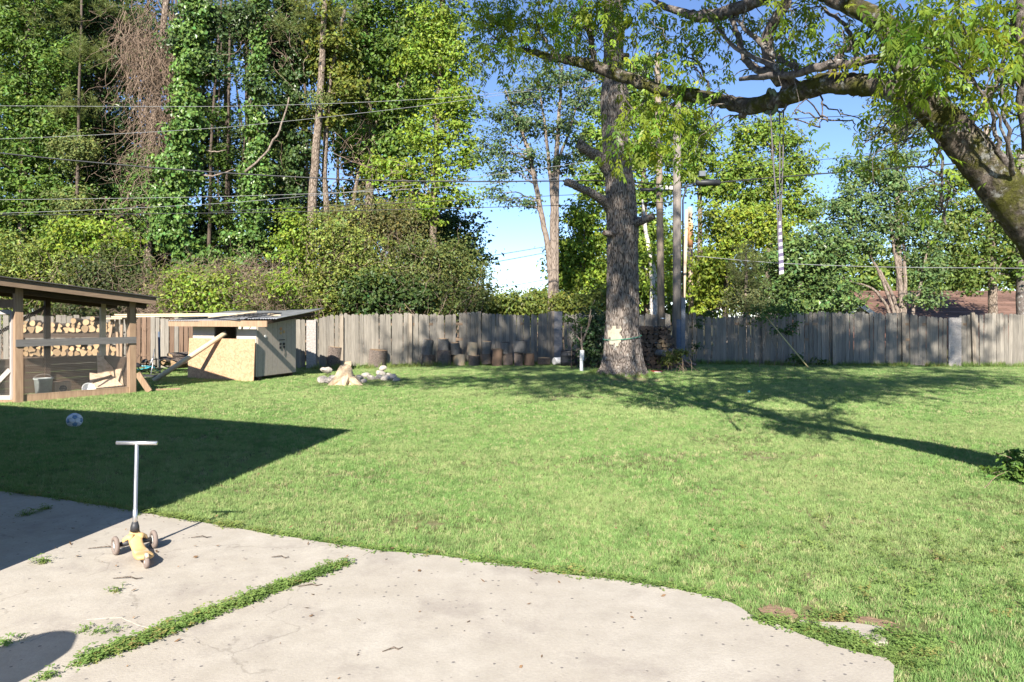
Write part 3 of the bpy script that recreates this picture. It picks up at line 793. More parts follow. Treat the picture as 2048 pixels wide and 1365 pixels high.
# ------------------------------------------------------------------ the house that throws the big shadow (left of the camera)
hA = np.array([-3.31, 4.22]); hu = np.array([-0.925, 0.38]); hv = np.array([-0.38, -0.925]); EAVE = 4.1
house = thing('house', 'pale sided house whose wall corner throws the sharp shadow over lawn and patio', 'house', (0, 0, 0))
mb = MB(); w, dpt = 11.0, 7.0
c = [hA, hA + hu * w, hA + hu * w + hv * dpt, hA + hv * dpt]
v = [(*p_, 0) for p_ in c] + [(*p_, EAVE - 0.02) for p_ in c]
gm = [(*((c[0] + c[3]) / 2), EAVE + 1.6), (*((c[1] + c[2]) / 2), EAVE + 1.6)]
mb.add(v + gm, [[0, 1, 5, 4], [1, 2, 6, 5], [2, 3, 7, 6], [3, 0, 4, 7]], [[4, 7, 8], [5, 9, 6]])
mb.build('wall', M['siding'], house)
mb = MB(); e0, e1_ = c[0] - hv * 0.01, c[1] - hv * 0.01; r0, r1 = (c[0] + c[3]) / 2, (c[1] + c[2]) / 2; e3, e2_ = c[3], c[2]
for (A, B, C_, D) in ((e0, e1_, r1, r0), (e3, e2_, r1, r0)):
    lo, hi = EAVE, EAVE + 1.62
    mb.add([(*A, lo), (*B, lo), (*C_, hi), (*D, hi), (*A, lo + .12), (*B, lo + .12), (*C_, hi + .12), (*D, hi + .12)], [[0, 1, 2, 3], [4, 5, 6, 7], [0, 1, 5, 4], [1, 2, 6, 5], [2, 3, 7, 6], [3, 0, 4, 7]])
mb.build('roof', M['roof_dark'], house)
wm = MB(); mid = hA + hu * 3 - hv * 0.03; wm.box((*mid, 1.7), (1.0, 0.08, 1.3), math.atan2(hu[1], hu[0])); wf = wm.build('window', M['white_paint'], house)
wm = MB(); wm.box((*(mid - hv * 0.03), 1.7), (0.85, 0.06, 1.14), math.atan2(hu[1], hu[0])); wm.build('pane', M['tarp'], wf)
# unseen round-lidded grill, added to throw a rounded shadow on the near slab
gp = np.array([-2.56, 2.16])
shadow_caster = thing('shadow_stand_in', 'unseen domed grill with domed lid whose rounded shadow falls on the near slab', 'shadow_caster', (gp[0], gp[1], 0.03))
mb = MB(); mb.lathe([(0.02, 0.62), (0.13, 0.66), (0.19, 0.74), (0.20, 0.82)], seg=24); mb.build('bowl', M['black'], shadow_caster, True)
mb = MB(); mb.lathe([(0.205, 0.82), (0.19, 0.92), (0.13, 1.0), (0.03, 1.03), (0.0, 1.03)], seg=24); lid = mb.build('lid', M['black'], shadow_caster, True)
mb = MB(); mb.tube([(-.05, 0, 1.02), (-.05, 0, 1.06), (.05, 0, 1.06), (.05, 0, 1.02)], 0.01, 6); mb.build('handle', M['dark_plastic'], lid)
for k in range(3):
    a = k * 2.094; mb = MB(); mb.tube([(0.13 * math.cos(a), 0.13 * math.sin(a), 0.68), (0.26 * math.cos(a), 0.26 * math.sin(a), 0.0)], 0.013, 6); mb.build('leg', M['steel'], shadow_caster)

# ------------------------------------------------------------------ chicken coop (local frame: x along the wire side going back, y into the coop)
cL, cR = G(36, 806)[:2], G(263, 787)[:2]
ex = (cR - cL) / np.linalg.norm(cR - cL); CW = np.linalg.norm(cR - cL); ey = np.array([-ex[1], ex[0]])
crz = math.atan2(ex[1], ex[0])
coop = thing('chicken_coop', 'brown timber chicken coop with sloping roof and wire mesh sides', 'chicken coop', (cL[0], cL[1], 0), crz)
def rz_(t): return 2.24 - 0.112 * (t + 0.6)          # underside height of the roof along x
DEP = 1.35
def cpost(x, y, mat, w=0.13, name='post', top=None):
    mb = MB(); h = (top or rz_(x) - 0.02); mb.box((x, y, h / 2 - 0.03), (w, w, h + 0.06)); return mb.build(name, M[mat], coop)
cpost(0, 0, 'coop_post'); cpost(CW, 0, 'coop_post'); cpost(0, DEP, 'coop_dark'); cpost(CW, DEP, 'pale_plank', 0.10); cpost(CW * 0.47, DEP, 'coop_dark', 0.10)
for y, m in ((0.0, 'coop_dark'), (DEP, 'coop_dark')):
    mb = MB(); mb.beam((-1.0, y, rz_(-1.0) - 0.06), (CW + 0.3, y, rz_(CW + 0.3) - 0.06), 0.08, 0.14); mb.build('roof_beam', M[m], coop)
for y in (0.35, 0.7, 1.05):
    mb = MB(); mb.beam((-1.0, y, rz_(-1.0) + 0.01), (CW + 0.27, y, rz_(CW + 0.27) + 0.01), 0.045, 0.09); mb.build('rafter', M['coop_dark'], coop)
yy = -0.36
k = 0
while yy < DEP + 0.35:      # roof deck boards
    mb = MB(); mb.beam((-1.05, yy + 0.085, rz_(-1.05) + 0.085), (CW + 0.30, yy + 0.085, rz_(CW + 0.30) + 0.085), 0.165, 0.03); mb.build('roof_board', M['coop_dark'], coop); yy += 0.172
mb = MB(); mb.beam((-1.05, -0.385, rz_(-1.05) + 0.035), (CW + 0.32, -0.385, rz_(CW + 0.32) + 0.035), 0.04, 0.15); mb.build('fascia', M['coop_beam'], coop)
mb = MB(); mb.beam((CW + 0.32, -0.36, rz_(CW + 0.32) + 0.03), (CW + 0.32, DEP + 0.3, rz_(CW + 0.32) + 0.03), 0.035, 0.13); mb.build('fascia', M['coop_beam'], coop)
mb = MB(); mb.beam((-1.1, 0.5, rz_(-1.1) + 0.118), (CW + 0.36, 0.5, rz_(CW + 0.36) + 0.118), 1.92, 0.018); mb.build('roofing_felt', M['roof_dark'], coop)
mb = MB(); mb.box((CW / 2, -0.075, 1.12), (CW + 0.12, 0.03, 0.135)); mb.build('rail', M['grey_board'], coop)
mb = MB(); mb.box((CW / 2, 0.0, 0.075), (CW - 0.14, 0.05, 0.14)); mb.build('bottom_board', M['coop_post'], coop)
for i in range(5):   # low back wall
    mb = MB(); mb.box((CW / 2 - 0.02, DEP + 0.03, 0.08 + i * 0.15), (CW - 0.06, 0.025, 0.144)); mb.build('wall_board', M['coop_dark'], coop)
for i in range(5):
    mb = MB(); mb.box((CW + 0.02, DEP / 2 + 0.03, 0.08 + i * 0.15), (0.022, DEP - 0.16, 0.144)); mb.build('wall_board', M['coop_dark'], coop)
mb = MB(); mb.beam((0.05, DEP, 1.25), (1.0, DEP, 1.85), 0.03, 0.07); mb.build('brace', M['coop_dark'], coop)
# wire mesh: hexagonal netting of thin prisms
def hexnet(w, h, cell, m):
    V, Q = [], []; rr = 0.0009
    segs = []
    row = cell * 0.9; ny_ = int(h / row); nx_ = int(w / cell)
    for j in range(ny_):
        for i in range(nx_):
            x = i * cell + (cell / 2 if j % 2 else 0); z = j * row
            segs.append(((x, z), (x, z + row * 0.45)))
            segs.append(((x, z + row * 0.45), (x - cell / 2, z + row))); segs.append(((x, z + row * 0.45), (x + cell / 2, z + row)))
    for (x0, z0), (x1, z1) in segs:
        dx, dz = x1 - x0, z1 - z0; L = math.hypot(dx, dz); nx_, nz_ = -dz / L * rr, dx / L * rr; n = len(V)
        for (x, z) in ((x0, z0), (x1, z1)): V += [(x + nx_, 0.0006, z + nz_), (x - nx_, 0.0006, z - nz_), (x, -0.001, z)]
        Q += [[n, n + 1, n + 4, n + 3], [n + 1, n + 2, n + 5, n + 4], [n + 2, n, n + 3, n + 5]]
    return mesh_np('wire_mesh', V, Q, None, [m], smooth=False)
o = make_obj('wire_mesh', hexnet(CW - 0.13, 1.68, 0.036, M['wire']), coop); o.location = (0.065, -0.05, 0.14); o['kind'] = 'stuff'
# door beside the left post, facing the house
door = MB(); ux = np.array([-0.84 * ex[0] + 0, 0])
dv = np.array([-0.62, 0.785])        # direction of the door side, local
def dp(t, z, off=0.0): return np.array([dv[0] * t - dv[1] * off, dv[1] * t - dv[0] * 0 - 0.62 * off, z])
mb = MB(); mb.beam(dp(0.12, 0.06), dp(0.12, 1.72), 0.09, 0.035, (1, 0, 0)); dr = mb.build('door', M['white_frame'], coop)
for a_, b_ in (((0.12, 1.70), (0.95, 1.70)), ((0.12, 0.10), (0.95, 0.10)), ((0.14, 0.62), (0.62, 0.12)), ((0.95, 0.06), (0.95, 1.74))):
    mb = MB(); mb.beam(dp(a_[0], a_[1], 0.012), dp(b_[0], b_[1], 0.012), 0.035, 0.085); mb.build('door_rail', M['white_frame'], dr)
o = make_obj('wire_mesh', hexnet(0.8, 1.58, 0.036, M['wire']), dr); o.location = tuple(dp(0.13, 0.12)); o.rotation_euler = (0, 0, math.atan2(dv[1], dv[0])); o['kind'] = 'stuff'
mb = MB(); mb.beam(dp(0.02, 0.05), dp(1.2, 0.05), 0.05, 0.12); mb.build('bottom_board', M['coop_post'], coop)
mb = MB(); mb.beam(dp(0.0, 1.86), dp(1.2, 1.86), 0.05, 0.16); mb.build('lintel', M['coop_post'], coop)
def cw(x, y, z): return np.array([cL[0] + ex[0] * x + ey[0] * y, cL[1] + ex[1] * x + ey[1] * y, z])
# things inside and around the coop
t = thing('bucket', 'grey-green plastic bucket standing inside the coop behind the wire', 'bucket', cw(0.62, 0.55, 0.0), crz)
mb = MB(); mb.lathe([(0.0, 0.01), (0.13, 0.01), (0.16, 0.36), (0.175, 0.37), (0.175, 0.39), (0.155, 0.39), (0.15, 0.34), (0.12, 0.05)], seg=20); mb.build('body', M['bucket'], t, True)
mb = MB(); mb.tube([(0.17 * math.cos(a), 0.03, 0.37 + 0.1 * math.sin(a)) for a in np.linspace(0, math.pi, 9)], 0.005, 5); mb.build('handle', M['wire'], t)
t = thing('nest_box', 'small wooden nest box with a dark disc as round hole inside the coop', 'box', cw(0.95, 0.62, 0.0), crz)
mb = MB(); mb.box((0, 0, 0.15), (0.30, 0.28, 0.28)); mb.build('body', M['coop_post'], t)
mb = MB(); mb.lathe([(0.0, -0.005), (0.07, -0.005), (0.07, 0.004), (0.0, 0.004)], (0, -0.142, 0.16), 16, [[1, 0, 0], [0, 0, 1], [0, -1, 0]]); mb.build('hole', M['tarp'], t)  # box is solid: flat dark disc paints in the shade of a hole
t = thing('bowl', 'white enamel bowl tipped on its side on the coop floor', 'bowl', cw(1.30, 0.22, 0.11), crz)
ct, st = math.cos(1.15), math.sin(1.15); RX = np.array([[1, 0, 0], [0, ct, -st], [0, st, ct]])
mb = MB(); mb.lathe([(0.0, 0.0), (0.06, 0.0), (0.12, 0.06), (0.135, 0.085), (0.125, 0.085), (0.11, 0.06), (0.055, 0.01), (0, 0.01)], seg=20, m=RX); mb.build('body', M['white_paint'], t, True)
def panel(label, pts, th, mat, name='osb_offcut', cat='board'):
    """flat offcut: pts (world) in order, given a thickness"""
    pts = np.array(pts, float); n = len(pts); nn = np.cross(pts[1] - pts[0], pts[-1] - pts[0]); nn /= np.linalg.norm(nn)
    mb = MB(); v = np.concatenate([pts, pts + nn * th]); f = [list(range(n))[::-1], list(range(n, 2 * n))] + [[i, (i + 1) % n, (i + 1) % n + n, i + n] for i in range(n)]
    c = v.mean(0); me = bpy.data.meshes.new(name); me.from_pydata([tuple(x - c) for x in v], [], f); me.materials.append(M[mat]); me.update()
    o = make_obj(name, me); o.location = tuple(c); return tag(o, label, cat)
panel('tall pointed offcut of chipboard leaning at the back of the coop', [cw(1.72, 0.75, 0.22), cw(2.02, 0.62, 0.16), cw(2.05, 0.8, 0.50), cw(1.80, 0.98, 0.86)], 0.015, 'ply')
panel('plywood offcut lying slanted on the coop floor beside the white bowl', [cw(1.40, 0.35, 0.12), cw(1.95, 0.12, 0.16), cw(1.92, 0.50, 0.34), cw(1.55, 0.72, 0.42)], 0.015, 'ply')
panel('small plywood offcut behind the right coop post', [cw(2.04, 0.30, 0.10), cw(2.08, 0.9, 0.10), cw(2.08, 0.9, 0.45), cw(2.06, 0.45, 0.50)], 0.015, 'ply')
mb = MB(); mb.beam(cw(1.42, 0.25, 0.27), cw(1.85, 0.40, 0.36), 0.03, 0.05); tag(mb.build('scrap_board', M['coop_dark']), 'dark narrow scrap board lying across the slanted plywood', 'board')
mb = MB(); mb.beam(cw(CW + 0.10, -0.05, 0.42), cw(CW + 0.27, -0.22, 0.03), 0.05, 0.12); tag(mb.build('scrap_board', M['coop_post']), 'short brown board leaning on the right coop post outside the wire', 'board')
mb = MB(); mb.beam(cw(CW + 0.5, 0.0, 0.03), cw(CW + 0.95, -0.2, 0.03), 0.05, 0.04); tag(mb.build('scrap_board', M['coop_post']), 'thin brown board lying on the grass between coop and shed', 'board')

# ------------------------------------------------------------------ log rack behind the coop
def log_mesh(L, r, seed, mat, cutmat, face=True):
    """one log along local z, bark body and two sawn faces (meshes shared between copies)"""
    rr = np.random.default_rng(seed); seg = 12; n = 5
    a = np.arange(seg) * 2 * math.pi / seg; prof = 1 + (0.30 * np.cos(3 * a + rr.uniform(0, 6)) if seed in (3, 4) and mat == 'log_bark' else 0) + 0.06 * np.sin(2 * a + rr.uniform(0, 6)) + 0.05 * np.sin(3 * a + rr.uniform(0, 6)) + rr.normal(0, 0.015, seg)
    z = np.linspace(0, L, n); V = []; 
    for k, zz in enumerate(z):
        V.append(np.stack([np.cos(a) * r * prof * (1 + rr.normal(0, 0.012)), np.sin(a) * r * prof, np.full(seg, zz)], 1))
    V = np.concatenate(V); i = np.arange(n - 1)[:, None] * seg; j = np.arange(seg)[None]; jn = (j + 1) % seg
    q = np.stack([i + j, i + jn, i + seg + jn, i + seg + j], -1).reshape(-1, 4)
    body = mesh_np('log', V, q, None, [M[mat]])
    faces = []
    for zz, s in ((-0.002, -1), (L + 0.002, 1)):
        fv, ft = [], []; c = 0; ring = np.stack([np.cos(a) * r * prof * 0.985, np.sin(a) * r * prof * 0.985, np.full(seg, zz) + rr.normal(0, 0.003, seg)], 1)
        fv += [[0, 0, zz]] + list(ring)
        ft += [[c, c + 1 + (k + (s < 0)) % seg, c + 1 + (k + (s > 0)) % seg] for k in range(seg)]
        faces.append(mesh_np('cut_face', fv, None, ft, [M[cutmat]], smooth=False))
    return body, faces
LOGS = {}
def firewood(loc, rot, L, r, label, group, mat='log_bark', cut='cut', seed=0, cat='log', name='firewood_log'):
    key = (mat, cut, seed)
    if key not in LOGS: LOGS[key] = log_mesh(1.0, 1.0, seed, mat, cut)
    b, f = LOGS[key]
    o = make_obj(name, b); o.location = tuple(float(x) for x in loc); o.rotation_euler = rot; o.scale = (r, r, L)
    tag(o, label, cat, group)
    for f_ in f: make_obj('cut_face', f_, o)
    return o
ra, rb = P(30, 640, 18.9)[:2], P(236, 640, 19.4)[:2]
ru = (rb - ra) / np.linalg.norm(rb - ra); RW = np.linalg.norm(rb - ra); rrz = math.atan2(ru[1], ru[0])
rack = thing('log_rack', 'rough timber rack with two shelves of firewood behind the coop', 'rack', (ra[0], ra[1], 0), rrz)
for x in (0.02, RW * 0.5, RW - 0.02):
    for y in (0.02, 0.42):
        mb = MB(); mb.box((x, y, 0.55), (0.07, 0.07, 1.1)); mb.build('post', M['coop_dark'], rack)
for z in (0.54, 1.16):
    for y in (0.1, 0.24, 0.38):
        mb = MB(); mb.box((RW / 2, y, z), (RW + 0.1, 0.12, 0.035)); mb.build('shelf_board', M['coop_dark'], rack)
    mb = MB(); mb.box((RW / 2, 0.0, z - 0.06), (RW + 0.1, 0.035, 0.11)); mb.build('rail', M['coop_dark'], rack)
lr = np.random.default_rng(5)
ORD = 'first second third fourth fifth sixth seventh eighth ninth tenth eleventh twelfth thirteenth fourteenth fifteenth sixteenth seventeenth eighteenth nineteenth twentieth'.split()
for shelf, z0 in ((0, 0.56), (1, 1.18)):
    x = 0.08; col = 0
    while x < RW - 0.1:
        zc = z0
        col += 1
        for k in range(2 if lr.random() < (0.85 if shelf == 0 else 0.6) else 3):
            r = lr.uniform(0.05, 0.10) if k == 0 else lr.uniform(0.035, 0.085)
            zc += r
            pos = np.array([ra[0], ra[1]]) + ru * (x + 0.02 * k) + np.array([-ru[1], ru[0]]) * lr.uniform(-0.06, 0.02)
            firewood((pos[0], pos[1], zc), (math.pi / 2 * -1, lr.uniform(0, 6), rrz + lr.normal(0, 0.06)), 0.42, r,
                     '%s firewood log in the %s column from left on the %s coop shelf' % (('bottom', 'second', 'topmost')[k], ORD[min(col, 20) - 1], ('lower', 'upper')[shelf]), 'logs on the %s shelf behind the coop' % ('lower', 'upper')[shelf], seed=int(lr.integers(0, 5)))
            zc += r * 0.92
            if zc > z0 + 0.33: break
        x += lr.uniform(0.13, 0.18)

# ------------------------------------------------------------------ low shed with tin roof
sC = np.array([-6.40, 18.15]); sa = math.radians(19)
sx, sy = np.array([math.cos(sa), -math.sin(sa)]), np.array([math.sin(sa), math.cos(sa)])     # right along the front, back
srz = math.atan2(sx[1], sx[0])
shed = thing('shed', 'low whitish shed with a corrugated tin roof and square dark opening', 'shed', (sC[0], sC[1], 0), srz)
SW, SD = 1.98, 1.6
def sroof(y): return 1.43 + 0.115 * (y + 0.3) / 1.0
# front wall with an opening, made of four panels; side walls; floor skids
ox0, ox1, oz0, oz1 = -1.30, -0.60, 0.95, 1.36
for nm, c_, s_ in (('wall', (-(SW - 1.30) / 2 - 1.30, 0.02, 0.74), (SW - 1.30, 0.04, 1.28)), ('wall', (-0.30, 0.02, 0.74), (0.60, 0.04, 1.28)),
                   ('wall', (-0.95, 0.02, (0.10 + oz0) / 2), (0.70, 0.04, oz0 - 0.10)), ('wall', (-0.95, 0.02, (oz1 + 1.38) / 2), (0.70, 0.04, 1.38 - oz1))):
    mb = MB(); mb.box(c_, s_); mb.build(nm, M['shed_white'], shed)
nb = 8
for side in (0, 1):
    x = 0.0 if side == 0 else -SW
    for i in range(nb):
        y0, y1 = 0.042 + (SD - 0.042) * i / nb, 0.042 + (SD - 0.042) * (i + 1) / nb - 0.008
        mb = MB(); mb.add([(x - .015, y0, .1), (x + .015, y0, .1), (x - .015, y1, .1), (x + .015, y1, .1), (x - .015, y0, sroof(y0) - .03), (x + .015, y0, sroof(y0) - .03), (x - .015, y1, sroof(y1) - .03), (x + .015, y1, sroof(y1) - .03)],
               [[0, 2, 3, 1], [4, 5, 7, 6], [0, 1, 5, 4], [2, 6, 7, 3], [0, 4, 6, 2], [1, 3, 7, 5]]); mb.build('siding_board', M['shed_side'], shed)
mb = MB(); mb.box((-SW / 2, SD + 0.02, 0.85), (SW, 0.03, 1.5)); mb.build('wall', M['shed_side'], shed)
mb = MB(); mb.box((-SW / 2, SD / 2, 0.09), (SW - 0.06, SD - 0.06, 0.05)); mb.build('floor', M['coop_dark'], shed)
for y in (0.15, SD - 0.15):
    mb = MB(); mb.box((-SW / 2, y, 0.03), (SW - 0.02, 0.09, 0.07)); mb.build('skid', M['coop_dark'], shed)
mb = MB(); mb.box((-0.93, -0.33, sroof(-0.3) + 0.0), (3.02, 0.04, 0.15)); mb.build('fascia', M['coop_post'], shed)
for x in (-2.2, -1.3, -0.4, 0.4):
    mb = MB(); mb.beam((x, -0.31, sroof(-0.31) + 0.005), (x, SD + 0.3, sroof(SD + 0.3) + 0.005), 0.05, 0.07); mb.build('rafter', M['coop_dark'], shed)
def corrug(x0, x1, y0, y1, lift, bend):
    n = int((x1 - x0) / 0.0125); xs = np.linspace(x0, x1, n); ys = np.linspace(y0, y1, 9); V = []
    for y in ys:
        for x in xs: V.append((x, y, sroof(y) + 0.075 + lift + 0.009 * math.sin(x * 2 * math.pi / 0.076) + bend * max(0, (y - y0) / (y1 - y0)) ** 2 * max(0, (x - x0) / (x1 - x0)) ** 2 + 0.006 * math.sin(3 * y + x)))
    i = np.arange(8)[:, None] * n; j = np.arange(n - 1)[None]; q = np.stack([i + j, i + j + 1, i + n + j + 1, i + n + j], -1).reshape(-1, 4)
    me = mesh_np('roof_sheet', V, q, None, [M['metal_roof']]); o = make_obj('roof_sheet', me, shed)
    so = o.modifiers.new('th', 'SOLIDIFY'); so.thickness = 0.003; return o
corrug(-2.45, -1.45, -0.37, SD + 0.42, 0.0, 0.0); corrug(-1.50, -0.50, -0.35, SD + 0.40, 0.005, 0.0); corrug(-0.55, 0.62, 0.0, SD + 0.5, 0.010, 0.05)
# marks on the side wall: two round ornaments, latch bar, hinge plates, hanging string
def disc(c_, r, mat, nm):
    mb = MB(); mb.lathe([(0, -0.006), (r, -0.006), (r, 0.006), (0, 0.006)], c_, 12, [[0, 0, 1], [0, 1, 0], [1, 0, 0]]); return mb.build(nm, M[mat], shed)
disc((0.022, 0.95, 1.28), 0.045, 'pole_orange', 'ornament'); disc((0.022, 0.95, 1.17), 0.04, 'yellow', 'ornament'); disc((0.022, 1.08, 1.20), 0.04, 'yellow', 'ornament')
disc((0.022, 0.32, 1.10), 0.035, 'white_paint', 'ornament')
mb = MB(); mb.box((0.024, 1.0, 0.99), (0.014, 0.22, 0.02)); mb.build('latch', M['black'], shed)
for y, z in ((0.93, 0.88), (1.08, 0.88), (0.93, 0.79), (1.08, 0.80)):
    mb = MB(); mb.box((0.024, y, z), (0.014, 0.07, 0.06)); mb.build('hinge_plate', M['black'], shed)
mb = MB(); mb.tube([(0.024, 1.10, 0.78), (0.026, 1.11, 0.66), (0.024, 1.10, 0.56)], 0.005, 5); mb.build('string', M['black'], shed)
def sw(x, y, z): return np.array([sC[0] + sx[0] * x + sy[0] * y, sC[1] + sx[1] * x + sy[1] * y, z])
# chipboard sheet and leaning post in front
mb = MB(); mb.box((0, 0, 0.525), (2.12, 0.018, 1.05)); o = mb.build('chipboard_sheet', M['osb']); c_ = sw(-0.97, -0.17, 0.0); o.location = tuple(c_); o.rotation_euler = (-0.05, 0, srz - 0.04)
tag(o, 'large orange chipboard sheet standing against the front of the low shed', 'board')
mb = MB(); a, b = sw(-2.02, -1.25, 0.04), sw(-0.90, -0.04, 1.19); mb.tube([a, (a + b) / 2, b], 0.062, 12); tag(mb.build('round_post', M['pale_plank'], smooth=True), 'round timber post leaning across the chipboard sheet into the shed opening', 'post')
# loose stuff on the roof
def onroof(x, y, dz=0.0): return sw(x, y, sroof(y) + 0.10 + dz)
pk = [((-0.85, 0.35), P(225, 634, 18.6), 'upper of the long pale planks laid from the shed roof to the coop', 0.14), ((-0.55, 0.75), P(232, 630, 19.2), 'rear long pale plank laid from the shed roof towards the coop', 0.14)]
for (x, y), e, lab, wd in pk:
    a = onroof(x, y, 0.035); b = e.copy(); mb = MB(); mb.beam(b, a, wd, 0.035); tag(mb.build('long_plank', M['pale_plank']), lab, 'plank')
mb = MB(); mb.beam(onroof(-1.45, -0.05, 0.03), onroof(-0.55, 0.70, 0.09), 0.13, 0.03); tag(mb.build('short_plank', M['pale_plank']), 'short pale plank lying askew on the tin roof', 'plank')
mb = MB(); mb.beam(onroof(-0.15, 0.75, 0.02), onroof(0.28, 0.45, 0.02), 0.18, 0.03); tag(mb.build('scrap_board', M['pale_plank']), 'pale board scrap lying near the bent corner of the tin roof', 'board')
mb = MB(); mb.beam(onroof(-2.3, -0.1, 0.02), onroof(-1.2, 0.6, 0.03), 0.35, 0.02); tag(mb.build('black_sheet', M['tarp']), 'dark folded sheet lying on the left of the tin roof', 'sheet')
hoop = [(-1.1, -0.33, 0.03), (-0.2, -0.36, -0.02), (-0.05, -0.2, 0.04), (0.15, 0.25, 0.05), (0.3, 0.6, 0.06), (-0.2, 0.62, 0.06), (-0.7, 0.2, 0.06), (-1.1, -0.3, 0.04)]
mb = MB(); mb.tube([onroof(*h) for h in hoop], 0.013, 6, cap=False)
for k in range(7):
    x0 = -0.6 + 0.09 * k; mb.tube([onroof(x0, -0.1, 0.05), onroof(x0 + 0.2, 0.1 + 0.05 * k, 0.09), onroof(x0 + 0.4, -0.2 + 0.04 * k, 0.05)], 0.007, 5)
tag(mb.build('cord_tangle', M['black'], smooth=True), 'tangle of black cord and wire hoop on the tin roof edge', 'cord')
# support under the far end of the planks
t = thing('trestle', 'plank support standing behind the right coop post', 'trestle', (P(235, 640, 18.8)[0], 18.8, 0), 0.0)
for x in (-0.12, 0.12):
    mb = MB(); mb.beam((x * 1.8, -0.25, 0), (x, 0.0, 1.54), 0.06, 0.05, (0, 1, 0)); mb.build('leg', M['coop_post'], t)
    mb = MB(); mb.beam((x * 1.8, 0.45, 0), (x, 0.2, 1.54), 0.06, 0.05, (0, 1, 0)); mb.build('leg', M['coop_post'], t)
mb = MB(); mb.box((0, 0.15, 1.555), (0.5, 0.8, 0.04)); mb.build('top', M['pale_plank'], t)

# ------------------------------------------------------------------ bicycles and logs between coop and shed
def wheel_mesh(mb, c_, r, n1, n2):
    a = np.linspace(0, 2 * math.pi, 25); mb.tube([c_ + n1 * r * math.cos(x) + n2 * r * math.sin(x) for x in a], 0.018, 6, cap=False)
def bicycle(loc, rot, framemat, label):
    t = thing('bicycle', label, 'bicycle', loc); t.rotation_euler = rot
    e1, e2 = np.array([1.0, 0, 0]), np.array([0, 0, 1.0])
    for x in (-0.38, 0.38):
        mb = MB(); wheel_mesh(mb, np.array([x, 0, 0.25]), 0.24, e1, e2); w_ = mb.build('wheel', M['black'], t, True)
        mb = MB()
        for k in range(10):
            a = k * 0.628; mb.tube([(x, 0, 0.25), (x + 0.23 * math.cos(a), 0, 0.25 + 0.23 * math.sin(a))], 0.0025, 4)
        mb.build('spokes', M['steel'], w_)
    mb = MB(); P_ = {'r': (-.38, 0, .25), 'b': (-.06, 0, .24), 's': (-.14, 0, .55), 'h': (.24, 0, .58), 'f': (.38, 0, .25)}
    for a, b in ('rb', 'bs', 'rs', 'bh', 'sh', 'hf'): mb.tube([P_[a], P_[b]], 0.016, 7)
    mb.build('frame', M[framemat], t, True)
    mb = MB(); mb.tube([(.24, 0, .58), (.22, 0, .68)], 0.012, 6); mb.tube([(.20, -.25, .70), (.22, 0, .68), (.20, .25, .70)], 0.012, 6); mb.build('handlebar', M['steel'], t, True)
    mb = MB(); mb.lathe([(0, .02), (.05, .015), (.07, 0), (.05, -.02), (0, -.02)], (-.16, 0, .60), 10, [[1.6, 0, 0], [0, 1, 0], [0, 0, 1]]); mb.build('saddle', M['black'], t, True)
    return t
bp = P(290, 728, 19.4)
bicycle((bp[0] - 0.1, bp[1], 0.10), (math.radians(68), 0.12, 0.5), 'teal', 'bicycle with teal frame lying on its side between coop and shed')
bicycle((bp[0] + 0.25, bp[1] + 0.6, 0.12), (math.radians(58), -0.2, -0.3), 'black', 'dark bicycle lying behind the teal one between coop and shed')
mb = MB(); a = P(318, 700, 20.2); mb.tube([(a[0] + 0.02, a[1], 0.02), (a[0], a[1], 1.18)], 0.03, 10); tag(mb.build('blue_pipe', M['blue'], smooth=True), 'upright blue-grey pipe behind the heap of bicycles', 'pipe')
mb = MB(); a = P(293, 738, 18.8); mb.box((a[0], a[1], 0.05), (0.85, 0.3, 0.08), 0.1); tag(mb.build('black_tray', M['tarp']), 'flat dark tray on the grass in front of the bicycles', 'tray')
for px, py, d, r, L, lab in ((325, 723, 20.2, .125, 0.8, 'thick sawn log lying with round face out, leftmost of the three by the shed'), (339, 714, 20.5, .11, 0.8, 'sawn log lying on top between the two lower logs by the shed'),
                             (347, 728, 20.0, .13, 0.7, 'thick sawn log lying nearest the chipboard sheet')):
    c_ = P(px, py, d); c_[2] = max(c_[2], r + 0.01)
    firewood(c_, (-math.pi / 2, 0, -0.5), L, r, lab, None, seed=3, name='sawn_log')
mb = MB(); mb.tube([P(283, 713, 17.5), P(288, 735, 17.3), P(281, 757, 17.2)], 0.006, 5); tag(mb.build('thin_stick', M['twig']), 'thin pale stick standing in the grass by the coop corner', 'stick')
# ------------------------------------------------------------------ log rounds along the fence, stump, stones
def round_(px0, px1, ytop, ybot, d, label, mat='log_bark', cut='cut', seed=0, tilt=0.0, tx=0.0):
    w = (px1 - px0) / F * d; h = (ybot - ytop) / F * d
    c_ = P((px0 + px1) / 2, ybot, d); z = c_[2]
    return firewood((c_[0], c_[1], z), (tx, tilt, random.uniform(0, 6)), h, w / 2, label, None, mat, cut, seed, 'log round', 'log_round')
round_(652, 682, 694, 737, 22.4, 'tall thick log round standing alone nearest the pale fence patch', seed=1, tilt=-0.03, tx=0.10)
round_(736, 771, 700, 735, 22.6, 'wide log round standing alone midway along the left fence', seed=2, tilt=0.05, tx=0.10)
mb = MB(); c_ = P(694, 734, 21.6); mb.box((c_[0], c_[1], 0.13), (0.24, 0.2, 0.26), 0.2); tag(mb.build('wood_block', M['stump']), 'pale squared wood block standing behind the pale stump', 'block')
D1 = 23.3
LAB = 'row of log rounds by the fence'
